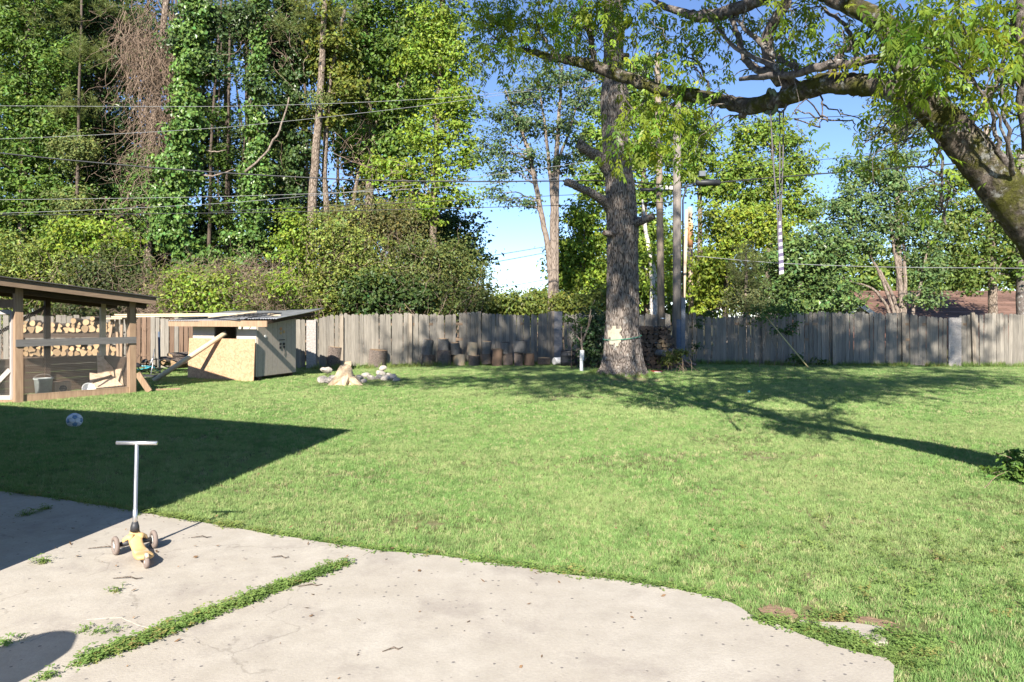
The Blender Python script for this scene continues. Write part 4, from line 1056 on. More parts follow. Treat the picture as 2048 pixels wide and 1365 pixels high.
rows = [
 (811, 834, 709, 731, D1, 'squat log round at the bottom of the stack of three', 'log_bark', 'cut', 1, .0),
 (820, 838, 689, 709, D1, 'middle log round in the stack of three at the left of the row', 'log_lichen', 'cut', 2, .0),
 (821, 837, 670, 688.5, D1, 'topmost log round of the stack of three at the left of the row', 'log_lichen', 'cut', 3, .05),
 (840, 866, 710, 734, D1 - .1, 'bottom log round under the tan-topped one', 'log_bark', 'cut', 4, .0),
 (841, 863, 679, 710, D1, 'tan-topped lichen log round tilted to the right on its base round', 'log_lichen', 'cut', 5, .13),
 (875, 903, 701, 733, D1 - .1, 'large brown log round carrying a paler one, third base from the left', 'log_bark', 'cut', 6, .02),
 (876, 898, 678, 701, D1, 'lichen-speckled log round on top of the large brown round', 'log_lichen', 'cut', 7, .0),
 (906, 931, 709, 731, D1, 'split log round with pinkish inner wood at the foot of the row', 'stump', 'cut', 8, .0),
 (902, 921, 686, 709, D1, 'whitish grey log round tilted left on the pinkish split round', 'log_lichen', 'cut', 9, -.10),
 (936, 960, 711, 731, D1, 'low brown log round under the pale split piece', 'log_bark', 'cut', 10, .0),
 (933, 953, 685, 711, D1, 'pale split log piece showing bare wood, on the low brown round', 'stump', 'cut', 11, -.06),
 (962, 984, 708, 728, D1 + .1, 'mossy dark log round low in weeds under an upright lichen round', 'log_bark', 'cut', 12, .0),
 (963, 982, 683, 708, D1 + .1, 'upright lichen log round with sawn top above the mossy dark one', 'log_lichen', 'cut', 13, .0),
 (984, 1004, 698, 733, D1 - .1, 'tall narrow split log round, brown faced, in the middle of the row', 'brown_board', 'cut', 14, -.04),
 (1006, 1026, 707, 730, D1, 'shaded base log round directly right of the tall brown faced one', 'log_bark', 'cut_old_shade', 15, .0),
 (1002, 1020, 685, 707, D1, 'dark lichen log round stacked right of the tall brown faced one', 'log_lichen', 'cut_old_shade', 16, .0),
 (1028, 1047, 705, 732, D1, 'narrow dark base log round under the big grey lichen one', 'log_bark', 'cut_old_shade', 17, .0),
 (1027, 1052, 682, 705, D1, 'big grey lichen log round, last one stacked on the right', 'log_lichen', 'cut_old_shade', 18, -.04),
 (1048, 1069, 708, 730, D1, 'tan log round with sawn top, second from the right end of the row', 'brown_board', 'cut', 19, .0),
 (1075, 1100, 716, 728, D1 + .2, 'flat low log round at the right end of the row', 'log_bark', 'cut', 20, .0),
]
for a, b, t_, y_, d, lab, m_, c__, sd_, tl in rows:
    round_(a, b, t_, y_, d, lab, m_, c__, sd_, tl, 0.06)
o = firewood(P(1108, 723, 23.4), (math.pi / 2, 0, math.pi / 2 + .5), 0.26, 0.12, 'whitish bucket lying on its side by the grey concrete post', None, 'white_paint', 'white_hub', 30, 'bucket', 'bucket')
t = thing('barrel', 'black plastic barrel standing behind the young fruit tree', 'barrel', P(1138, 726, 23.2) * [1, 1, 0])
mb = MB(); mb.lathe([(0.0, 0.0), (0.26, 0.0), (0.27, 0.12), (0.285, 0.14), (0.27, 0.16), (0.27, 0.34), (0.285, 0.36), (0.27, 0.38), (0.26, 0.48), (0.0, 0.48)], seg=24); mb.build('body', M['tarp'], t, True)
mb = MB(); mb.lathe([(0.27, 0.47), (0.275, 0.50), (0.25, 0.505), (0.25, 0.48)], seg=24); mb.build('rim', M['black'], t, True)
# carved pale stump
def rough_mesh(name, prof, mat, seed, seg=28, sx_=1, sy_=1, amp=0.12, sc=5.0):
    prof = np.array(prof); a = np.arange(seg) * 2 * math.pi / seg
    v = np.stack([prof[:, 0, None] * np.cos(a) * sx_, prof[:, 0, None] * np.sin(a) * sy_, prof[:, 1, None] * np.ones(seg)], -1).reshape(-1, 3)
    n = snoise(v, sc, seed, 3)[:, None]
    v = v * (1 + amp * n * np.array([1, 1, 0.35]))
    i = np.arange(len(prof) - 1)[:, None] * seg; j = np.arange(seg)[None]; jn = (j + 1) % seg
    q = np.stack([i + j, i + jn, i + seg + jn, i + seg + j], -1).reshape(-1, 4)
    return mesh_np(name, v, q, None, [M[mat]], smooth=False)
sp = G(690, 769)
stump = thing('tree_stump', 'pale chopped tree stump with bare hacked wood and flared foot', 'stump', sp)
make_obj('bare_wood', rough_mesh('bare_wood', [(0.38, -0.03), (0.31, 0.04), (0.27, 0.14), (0.23, 0.28), (0.19, 0.38), (0.13, 0.46), (0.06, 0.49), (0.0, 0.50)], 'stump', 3, 30, 0.93, 0.8, 0.30, 4.0), stump)
for a, L in ((-2.4, .34), (-0.5, .42), (-1.4, .30), (2.6, .3), (0.7, .35)):
    mb = MB(); mb.tube([(0.2 * math.cos(a), 0.2 * math.sin(a), 0.12), (0.32 * math.cos(a), 0.32 * math.sin(a), 0.05), (L * 1.3 * math.cos(a), L * 1.3 * math.sin(a), -0.03)], [0.11, 0.08, 0.03], 8, noise=0.08); mb.build('root', M['stump'], stump)
def stone_mesh(seed, seg=10):
    r = np.random.default_rng(seed); th = np.linspace(0, math.pi, 7); a = np.arange(seg) * 2 * math.pi / seg
    v = np.array([[math.sin(t_) * math.cos(x), math.sin(t_) * math.sin(x), math.cos(t_)] for t_ in th for x in a])
    v = v * (1 + 0.35 * snoise(v, 1.3, seed, 2)[:, None]) * [1, 0.8, 0.62]
    i = np.arange(6)[:, None] * seg; j = np.arange(seg)[None]; jn = (j + 1) % seg
    q = np.stack([i + j, i + seg + j, i + seg + jn, i + jn], -1).reshape(-1, 4)
    return mesh_np('stone', v, q, None, [M['stone']], smooth=False)
SM = [stone_mesh(k) for k in range(6)]
st = [(645, 762, .17, 'L'), (658, 764, .15, 'L'), (667, 757, .13, 'L'), (655, 750, .14, 'L'), (647, 748, .10, 'L'), (671, 765, .12, 'L'),
      (718, 757, .14, 'M'), (733, 752, .13, 'M'), (727, 763, .10, 'M'), (742, 757, .12, 'M'), (713, 764, .14, 'M'),
      (762, 749, .15, 'R'), (757, 755, .12, 'R'), (772, 758, .14, 'R'), (785, 757, .16, 'R'), (793, 760, .10, 'R'), (765, 745, .11, 'R'), (778, 751, .11, 'R')]
SLAB_ = ['leftmost low stone of the heap left of the stump', 'pale stone low in front of the left heap', 'stone nearest the stump at back of the left heap', 'upper stone resting on the left heap', 'small stone on top at the far left heap', 'low stone touching the left foot of the stump', 'flat tan stone just right of the stump root', 'pointed pale stone standing between stump and right heap', 'small low stone in front of the pointed pale one', 'stone lying right of the pointed pale one', 'stone in front against the right foot of the stump', 'large grey stone high in the right heap', 'stone at left edge of the right heap', 'low middle stone in front of the right heap', 'broad pale stone at the right of the right heap', 'small stone at the far right end of the stones', 'small topmost stone crowning the right heap', 'stone behind the middle of the right heap']
GN = {'L': ('rough pale stone in the small heap left of the stump', 'stones left of the stump'), 'M': ('tan stone lying just right of the stump', 'stones just right of the stump'), 'R': ('grey stone in the heap farthest right of the stump', 'stones farthest right of the stump')}
for k, (px, py, r, g_) in enumerate(st):
    c_ = G(px, py + 3); o = make_obj('stone', SM[k % 6]); o.location = (c_[0], c_[1], r * 0.35 + (0.12 if py in (750, 748, 745) else 0)); o.scale = (r, r, r); o.rotation_euler = (random.uniform(-.4, .4), random.uniform(-.4, .4), random.uniform(0, 6))
    tag(o, SLAB_[k], 'stone', GN[g_][1])

# ------------------------------------------------------------------ woodpile right of the oak
lr = np.random.default_rng(11); zc = 0.0; row = 0
base = P(1312, 742, 21.6)
while zc < 1.18:
    r0 = 0.075; zr = zc + r0; half = 0.62 * (1 - 0.28 * max(0, zc - 0.25)); x = -half + (0.07 if row % 2 else 0)
    nrow_ = []
    while x < half:
        r = lr.uniform(0.042, 0.088)
        fresh = zc > 0.45 and x > 0.05 and lr.random() < 0.45
        xr = x + 0.12 * (zc > .3) * 0
        nrow_.append(firewood((base[0] + xr, base[1] + lr.uniform(-0.05, 0.06), 0.02 + zr + lr.normal(0, 0.012)), (-math.pi / 2, lr.uniform(0, 6), lr.normal(0, 0.09)), 0.5, r,
                 'fresh orange-faced log on the right side of the dark woodpile' if fresh else 'shade-toned dark log in the woodpile between the oak and the utility poles',
                 'fresh logs of the woodpile' if fresh else 'shade-toned logs of the woodpile', 'log_bark', 'cut' if fresh else 'cut_old_shade', int(lr.integers(0, 5))))
        x += r * 1.9
    for q_, o_ in enumerate(nrow_[::-1]):
        o_['label'] = '%s log, %s from right in the %s row up of the oak woodpile' % ('fresh orange-faced' if 'fresh' in o_['label'] else 'shade-toned dark', ORD[q_], ORD[row]); o_['group'] = 'logs of the woodpile by the oak'
    zc += 0.128; row += 1
for px, py, d, wh in ((1348, 700, 21.6, 'upper'), (1340, 706, 21.3, 'lower')):
    c_ = P(px, py, d); firewood(c_ - [0, 0, 0.05], (-math.pi / 2 + .1, 0, 0.7), 0.5, 0.10, wh + ' of two fresh logs sticking out at the right end of the woodpile', 'fresh logs at the right end', 'log_lichen', 'cut', 2)
for k in range(4):
    c_ = P(1355 + 12 * k, 718, 22); firewood((c_[0], c_[1], 0.08 + .05 * (k % 2)), (-math.pi / 2 + .3, 0, 1.2 + .2 * k), 0.6, 0.05, ORD[k] + ' thin branch log from the left at the foot of the grey pole', 'branch wood by the grey pole', 'log_bark', 'cut_old_shade', 1)
t = thing('dish', 'dark red dish lying on the grass right of the oak foot', 'dish', G(1313, 749))
mb = MB(); mb.lathe([(0, 0.01), (.12, 0.01), (.16, .10), (.17, .10), (.13, 0.0), (0, 0.0)], seg=18); mb.build('bowl', M['red'], t, True)
mb = MB(); mb.box((0, -.165, .07), (.2, .01, .03)); mb.build('label_strip', M['white_hub'], t)
mb = MB(); mb.lathe([(0, 0), (.024, .008), (.032, .032), (.024, .056), (0, .064)], G(1498, 787), 12); tag(mb.build('toy_ball', M['teal'], smooth=True), 'small teal toy ball on the lawn in the tree shadow', 'ball')

# ------------------------------------------------------------------ utility poles and cables
def pole(name, label, px, d, ybot, ytop, w0, w1, mat, lean=0.0):
    b, t_ = P(px, ybot, d), P(px + lean, ytop, d); b[2] = -0.3
    th = thing(name, label, 'pole', (b[0], b[1], 0))
    L = np.linalg.norm(t_ - b); mb = MB(); mb.tube([(0, 0, -.3), tuple((t_ - b) * .5 + [0, 0, -.3]), tuple(t_ - b + [0, 0, -.3])], [w0 / 2, (w0 + w1) / 4, w1 / 2], 14)
    mb.build('shaft', M[mat], th, True); return th, b, t_
DA, DB = 23.55, 23.2
pa_, ab, at_ = pole('utility_pole', 'tall brown utility pole standing just left of the grey pole', 1324, DA, 735, 108, .25, .19, 'pole', -9)
mb = MB(); mb.box((0.16, -0.12, 5.75), (0.55, 0.1, 0.16)); mb.build('bracket', M['white_hub'], pa_)
mb = MB(); mb.lathe([(0.128, 0), (0.132, 0), (0.132, .03), (.128, .03)], (0, 0, 1.52), 14); mb.build('band', M['steel'], pa_)
pb_, bb, bt_ = pole('utility_pole', 'grey utility pole with blue-painted foot, conduit and black cable case', 1354, DB, 735, 205, .29, .24, 'pole_grey')
mb = MB(); mb.box((0.17, -0.1, 1.15), (0.13, 0.06, 2.1)); mb.build('conduit', M['conduit'], pb_)
mb = MB(); mb.tube([(0.17, -.1, 2.15), (0.165, -.1, 5.3), (0.3, -.1, 5.78), (0.6, -0.1, 5.86)], 0.028, 7); mb.build('riser_cable', M['cable'], pb_, True)
mb = MB(); mb.tube([(0.02, 0, 0.4), (0.02, 0, 1.5)], [0.149, 0.146], 14, cap=False); mb.build('painted_foot', M['blue'], pb_, True)
cb = P(1416, 366, DB) - bb * [1, 1, 0]
mb = MB(); mb.tube([cb - [.38, 0, 0], cb - [.36, 0, 0], cb + [.36, 0, 0], cb + [.38, 0, 0]], [.07, .1, .1, .07], 14); mb.build('cable_case', M['cable'], pb_, True)
mb = MB(); cc = P(1404, 348, DB) - bb * [1, 1, 0]; mb.box(cc, (.2, .14, .16)); mb.build('junction_box', M['conduit'], pb_)
mb = MB(); cc = P(1300, 380, DB) - bb * [1, 1, 0]; mb.tube([cc - [.3, 0, 0], cc + [.3, 0, 0]], .055, 10); mb.build('cable_case', M['cable'], pb_, True)
pole('guy_pole', 'thin pale leaning pole right behind the grey utility pole', 1362, 27.0, 650, 420, .15, .12, 'pole_pale', 12)
th, b_, t_ = pole('utility_pole', 'distant slim utility pole with an orange sleeve near its top', 1383, 33.0, 660, 415, .24, .2, 'pole_pale', -3)
mb = MB(); s0 = P(1381, 495, 33) - b_ * [1, 1, 0]; s1 = P(1380.5, 447, 33) - b_ * [1, 1, 0]; mb.tube([s0, s1], .125, 12); mb.build('sleeve', M['pole_orange'], th, True)
mb = MB(); s0 = P(1384, 488, 33) - b_ * [1, 1, 0]; mb.tube([s0, s0 + [.4, -.1, .05]], .02, 6); mb.build('bracket', M['steel'], th)
def cable(pts, d0, d1, r, mat, label):
    """a sagging cable through photo points, depth running from d0 to d1"""
    pts = np.array(pts, float); x = pts[:, 0]; o = np.polyfit(x, pts[:, 1], min(len(pts) - 1, 3)) if len(pts) > 2 else np.polyfit(x, pts[:, 1], 1)
    xs = np.linspace(x[0], x[-1], 24); ys = np.interp(xs, x, pts[:, 1]) * 0.35 + np.polyval(o, xs) * 0.65
    ds = d0 + (d1 - d0) * (xs - xs[0]) / (xs[-1] - xs[0]); q = np.array([P(a, b, d) for a, b, d in zip(xs, ys, ds)])
    mb = MB(); mb.tube(q, r, 5); tag(mb.build('overhead_cable', M[mat], smooth=True), label, 'cable', None)
cable([(-500, 215), (0, 213), (450, 212), (960, 192), (1316, 138)], 22.5, DA, .007, 'wire_bright', 'topmost bright wire crossing the tall ivy trees to the brown pole')
cable([(-500, 283), (0, 277), (450, 258), (830, 212), (1316, 142)], 22.5, DA, .007, 'wire_bright', 'second bright wire rising across the ivy trees to the brown pole')
cable([(-500, 240), (0, 303), (300, 335), (500, 352), (740, 367), (960, 362), (1213, 350), (1352, 379)], 22.5, DB, .022, 'cable', 'thick black cable sagging from upper left past the oak to the grey pole')
cable([(-500, 404), (0, 400), (450, 393), (740, 384), (1000, 366), (1352, 330)], 22.6, DB, .007, 'wire_bright', 'upper wire of the lower bundle running behind the oak')
cable([(-500, 440), (0, 424), (450, 411), (731, 382), (1000, 344), (1345, 300)], 22.8, DB, .007, 'wire_bright', 'pale wire rising steeply from the lower left to the grey pole')
cable([(-500, 432), (0, 430), (450, 427), (860, 418), (1000, 414), (1345, 405)], 22.8, DB, .011, 'cable', 'lowest thin black wire crossing the ivy trees')
cable([(420, 424), (700, 411), (1000, 397), (1345, 380)], 23, DB, .010, 'cable', 'thin dark wire just above the lowest one')
cable([(1356, 380), (1400, 366), (1560, 355), (1800, 337), (2048, 316), (2300, 290)], DB, 23.8, .022, 'cable', 'thick black cable running right from the cable case')
cable([(1356, 285), (1400, 258), (1600, 240), (1750, 230), (2300, 200)], DB, 24, .011, 'cable', 'thin dark wire running right under the long tree limb')
cable([(1395, 350), (1494, 335), (1822, 305), (2300, 262)], DB, 24, .008, 'cable', 'thin wire running right above the thick black cable')
cable([(1390, 512), (1555, 527), (1760, 534), (2048, 537), (2300, 540)], 27, 27, .012, 'wire_bright', 'pale doubled wire low over the right trees')
cable([(1385, 438), (1560, 440), (1720, 438), (2300, 425)], 33, 33, .010, 'cable', 'thin far wire behind the hanging rope')
for k, (y0, y1) in enumerate(((513, 494), (527, 506), (580, 560))):
    cable([(900, y0 + 9), (975, y0), (1090, y1), (1200, y1 - 18)], 40, 40, .015, 'cable', ('highest', 'middle', 'lowest')[k] + ' of the far wires in the blue gap left of the twin-stemmed tree')

# ------------------------------------------------------------------ house at the right, beyond the fence
rh = thing('house', 'low brown-roofed house with white gable trim beyond the right fence', 'house', (0, 0, 0))
hd = 36.0
xl, xr = P(1655, 0, hd)[0], P(2300, 0, hd)[0]
ze, zr = H - (642 - HOR) / F * hd, H - (588 - HOR) / F * hd
mb = MB(); mb.box(((xl + xr) / 2, hd + 3.4, ze / 2), (xr - xl - 0.6, 6.0, ze)); mb.build('wall', M['brick'], rh)
nrow = 13; sl = np.array([0, 4.0, zr + 0.25 - ze]); 
mbs = MB(); mbs.box((0, 0, 0), (1, 1, 1)); shme = mbs.mesh('shingle', M['shingle'])
for r_ in range(nrow):
    y0, z0 = hd + sl[1] * r_ / nrow, ze + sl[2] * r_ / nrow
    x = xl - (0.5 if r_ % 2 else 0)
    while x < xr:
        w_ = 0.9
        o = make_obj('shingle', shme, rh); o.location = (x + w_ / 2, y0 + sl[1] / nrow / 2, z0 + sl[2] / nrow / 2 + 0.02); o.scale = (w_ * 0.985, sl[1] / nrow * 1.15, 0.03); o.rotation_euler = (math.atan2(sl[2], sl[1]) - 0.05, 0, 0)
        x += w_
mb = MB(); mb.beam((xl, hd + 4, zr + .2), (xr, hd + 4, zr + .2), .2, .12); mb.build('ridge', M['shingle'], rh)
mb = MB(); mb.add([(xl, hd + 4, zr + .2), (xr, hd + 4, zr + .2), (xr, hd + 8, ze), (xl, hd + 8, ze)], [[0, 1, 2, 3]]); mb.build('roof', M['roof_dark'], rh)
ga, gb, gcn = P(1686, 634, hd - 1.6), P(1752, 634, hd - 1.6), P(1716, 609, hd - 1.6)
mb = MB(); mb.add([ga, gb, gcn, ga + [0, 3, 0], gb + [0, 3, 0], gcn + [0, 3, 0]], [], [[0, 1, 2]]); mb.build('gable', M['cream'], rh)
mb = MB(); mb.add([ga + [-.15, -.15, -.06], gcn + [0, -.15, .04], gcn + [0, 3.2, .04], ga + [-.15, 3.2, -.06], gb + [.15, -.15, -.06], gb + [.15, 3.2, -.06]], [[0, 1, 2, 3], [1, 4, 5, 2]]); mb.build('gable_roof', M['shingle'], rh)
for a, b in ((ga, gcn), (gb, gcn)):
    mb = MB(); mb.beam(a + [0, -.17, 0], b + [0, -.17, 0], .04, .2); mb.build('bargeboard', M['white_paint'], rh)
mb = MB(); mb.box(((ga[0] + gb[0]) / 2, hd - .1, ga[2] / 2), (gb[0] - ga[0] - .3, 2.8, ga[2])); mb.build('wall', M['brick'], rh)

# ------------------------------------------------------------------ scooter on the patio
fm, rw = (G(234, 1106, .026) + G(305, 1101, .026)) / 2, G(293, 1137, .026)
hd_ = fm - rw; ang = math.atan2(hd_[1], hd_[0])
sc = thing('kick_scooter', 'worn yellow three-wheeled scooter with a silver T-bar standing on the patio', 'scooter', (rw[0], rw[1], 0.026), ang)
WB = np.linalg.norm(hd_[:2])
def wheel(loc, r, w_, parent_name='wheel', yaw=0.0, hub=True):
    prof = [(r * .55, -w_ / 2), (r * .86, -w_ / 2), (r * .97, -w_ * .3), (r, 0), (r * .97, w_ * .3), (r * .86, w_ / 2), (r * .55, w_ / 2), (r * .55, -w_ / 2)]
    mb = MB(); mb.lathe(prof, (0, 0, 0), 28, [[1, 0, 0], [0, 0, 1], [0, -1, 0]]); o = mb.build('wheel', M['grey_rubber'], sc, True); o.location = loc; o.rotation_euler = (0, 0, yaw)
    mb = MB(); mb.lathe([(0, -w_ * .42), (r * .2, -w_ * .46), (r * .25, -w_ * .34), (r * .56, -w_ * .34), (r * .56, w_ * .34), (r * .25, w_ * .34), (r * .2, w_ * .46), (0, w_ * .42)], (0, 0, 0), 24, [[1, 0, 0], [0, 0, 1], [0, -1, 0]]); mb.build('hub', M['white_hub'], o, True)
    mb = MB()
    for k in range(6):
        a = k * 1.047; mb.box((r * .4 * math.cos(a), 0, r * .4 * math.sin(a)), (r * .28, w_ * .74, r * .07), m=np.array([[math.cos(a), 0, -math.sin(a)], [0, 1, 0], [math.sin(a), 0, math.cos(a)]]))
    mb.build('hub_spokes', M['dark_plastic'], o)
TRK = 0.118
wheel((WB, TRK, .063), .063, .027, yaw=.1); wheel((WB, -TRK, .063), .063, .027, yaw=.1); wheel((0, 0, .042), .042, .026)
# deck: sections along x (x, half width, bottom z, top z)
sec = [(.012, .030, .060, .074), (.02, .044, .050, .080), (0.045, .054, .044, .080), (.09, .058, .040, .074), (.16, .054, .036, .068), (.25, .043, .036, .072), (.33, .040, .040, .085), (.39, .044, .046, .120), (.42, .038, .06, .150), (.435, .030, .08, .168), (.45, .014, .10, .165)]
sec = [(x * WB / .42, w_, a, b) for x, w_, a, b in sec]; seg = 16; V = []
for x, w_, a, b in sec:
    for k in range(seg):
        t_ = 2 * math.pi * k / seg; cx, sz = math.cos(t_), math.sin(t_)
        V.append((x, w_ * abs(cx) ** .7 * np.sign(cx), (a + b) / 2 + (b - a) / 2 * abs(sz) ** .7 * np.sign(sz)))
i = np.arange(len(sec) - 1)[:, None] * seg; j = np.arange(seg)[None]; jn = (j + 1) % seg
q = np.stack([i + j, i + seg + j, i + seg + jn, i + jn], -1).reshape(-1, 4)
V += [(sec[0][0], 0, .062), (sec[-1][0], 0, .135)]; n_ = len(V); L_ = (len(sec) - 1) * seg
tr = [[n_ - 2, k, (k + 1) % seg] for k in range(seg)] + [[n_ - 1, L_ + (k + 1) % seg, L_ + k] for k in range(seg)]
make_obj('deck', mesh_np('deck', V, q, tr, [M['yellow']]), sc)
mb = MB(); mb.lathe([(0, .0), (.9, 0), (1, .15), (.9, .3), (0, .34)], (0, 0, 0), 20); o = mb.build('grip_pad', M['yellow_pale'], sc, True); o.location = (.17, 0, .064); o.scale = (.12, .045, .012)
mb = MB(); mb.tube([(-.035, 0, .078), (-.02, 0, .089), (.02, 0, .086)], [.009, .014, .012], 10); o = mb.build('brake_guard', M['yellow_pale'], sc, True)
for s_ in (1, -1):   # arched front arms and the dark steering link beneath
    mb = MB(); mb.tube([(WB - .04, s_ * .018, .105), (WB - .015, s_ * .042, .108), (WB - .008, s_ * .064, .094), (WB - .01, s_ * .074, .072)], [.026, .020, .015, .010], 10); mb.build('front_arm', M['yellow'], sc, True)
    mb = MB(); mb.tube([(WB - .03, s_ * .02, .075), (WB - .01, s_ * .06, .07), (WB, s_ * .108, .063)], [.016, .019, .013], 8); mb.build('axle_arm', M['dark_plastic'], sc, True)
s0 = np.array([WB + .0, 0, .16]); top = np.array([WB - .075, 0, .755])
mb = MB(); mb.tube([s0 - (top - s0) * .03, s0 + (top - s0) * .02, s0 + (top - s0) * .075], [.03, .028, .019], 14); mb.build('collar', M['dark_plastic'], sc, True)
mb = MB(); mb.tube([s0, s0 + (top - s0) * .22, s0 + (top - s0) * .221, top], [.0155, .0155, .0125, .0125], 14); mb.build('steering_bar', M['steel'], sc, True)
bx_ = np.array([math.cos(-ang), math.sin(-ang), 0.0]); 
mb = MB(); mb.tube([top - bx_ * .139, top - bx_ * .137, top + bx_ * .137, top + bx_ * .139], [.010, .0135, .0135, .010], 14); hb = mb.build('handlebar', M['steel'], sc, True)

# ------------------------------------------------------------------ soccer ball
phi = (1 + 5 ** .5) / 2
iv = np.array([(0, a, b * phi) for a in (1, -1) for b in (1, -1)] + [(a, b * phi, 0) for a in (1, -1) for b in (1, -1)] + [(b * phi, 0, a) for a in (1, -1) for b in (1, -1)], float)
ball = thing('soccer_ball', 'white and blue soccer ball resting on the shaded grass', 'ball', G(149, 856) + [0, 0, .108], .4); ball.rotation_euler = (.3, .5, .2)
BR = .108
nb_ = [[j for j in range(12) if j != i and abs(np.linalg.norm(iv[i] - iv[j]) - 2) < .01] for i in range(12)]
def ball_panel(pts, mat):
    pts = np.array(pts); c_ = pts.mean(0); nrm = c_ / np.linalg.norm(c_)
    u_ = pts[0] - c_; u_ /= np.linalg.norm(u_); w_ = np.cross(nrm, u_); an = np.arctan2((pts - c_) @ w_, (pts - c_) @ u_); pts = pts[np.argsort(an)]; n = len(pts)
    ins = c_ + (pts - c_) * .94; mids = c_ + (ins + np.roll(ins, -1, 0) - 2 * c_) / 2
    rim = np.stack([ins, mids], 1).reshape(-1, 3); half = c_ + (rim - c_) * .55
    def S(p_, r): return p_ / np.linalg.norm(p_, axis=1)[:, None] * r
    V = np.concatenate([S(c_[None], BR), S(half, BR), S(rim, BR * .992), S(rim, BR * .95)]); m_ = 2 * n
    t_ = [[0, 1 + k, 1 + (k + 1) % m_] for k in range(m_)]
    q_ = [[1 + k, 1 + m_ + k, 1 + m_ + (k + 1) % m_, 1 + (k + 1) % m_] for k in range(m_)] + [[1 + m_ + k, 1 + 2 * m_ + k, 1 + 2 * m_ + (k + 1) % m_, 1 + m_ + (k + 1) % m_] for k in range(m_)]
    make_obj('ball_panel', mesh_np('ball_panel', V, q_, t_, [M[mat]]), ball)
for i_ in range(12): ball_panel([iv[i_] + (iv[j] - iv[i_]) / 3 for j in nb_[i_]], 'ball_blue')
for i_ in range(12):
    for j in nb_[i_]:
        for k in nb_[i_]:
            if i_ < j < k and k in nb_[j]:
                ball_panel([iv[a] + (iv[b] - iv[a]) / 3 for a, b in ((i_, j), (j, i_), (i_, k), (k, i_), (j, k), (k, j))], 'ball_white')
# twigs and dead leaves on the concrete
for px, py, a, L, lab in ((212, 1096, .1, .12, 'short grey stick lying left of the scooter wheel'), (255, 1157, .0, .09, 'small curled brown twig lying below the scooter'), (785, 1300, .4, .05, 'tiny curled brown leaf on the near slab at centre'), (620, 1172, .2, .07, 'small brown twig beside the weed-filled joint'), (402, 1075, .1, .07, 'small dry leaf right of the scooter shadow'), (560, 1115, -.1, .06, 'small dry leaf on the slab near the lawn corner')):
    c_ = G(px, py, .035); mb = MB(); dx, dy = math.cos(a) * L, math.sin(a) * L
    mb.tube([c_ - [dx, dy, 0], c_ + [dx * .1, dy * .1 + .012, .006], c_ + [dx * .6, dy * .5 - .008, .002], c_ + [dx, dy + .01, 0]], [.002, .004, .0035, .0015], 6); tag(mb.build('twig', M['twig_dark'], smooth=True), lab, 'twig')
# ------------------------------------------------------------------ trees
def unit(v): return v / (np.linalg.norm(v, axis=-1, keepdims=True) + 1e-9)
def leaf_arrays(c, nrm, size, aspect, cols, fold=0.12, droop=None):
    """folded rhombic leaves: centre, normal, length, width/length, colour"""
    n = len(c); nrm = unit(nrm)
    r = rng.standard_normal((n, 3))
    if droop is not None: r = r * 0.6 + droop
    a = unit(r - nrm * np.sum(r * nrm, 1, keepdims=True)); b = np.cross(nrm, a)
    L = size[:, None] / 2; W = (size * aspect)[:, None] / 2; up = nrm * (size * fold)[:, None]
    v = np.stack([c - a * L, c + b * W + up - a * L * .1, c + a * L, c - b * W + up - a * L * .1], 1).reshape(-1, 3)
    q = np.arange(n * 4).reshape(n, 4)
    return v, q, np.repeat(cols, 4, 0)
def palette(n, base, jit=0.22, hue=0.12, clump=None):
    base = np.asarray(base, float)
    k = rng.normal(1, jit, (n, 1)).clip(.45, 1.8)
    c = base * k
    h = rng.normal(0, hue, n)
    c[:, 0] *= 1 + h; c[:, 2] *= 1 - h * 0.5
    if clump is not None: c *= clump[:, None]
    return c.clip(0.005, 0.6)
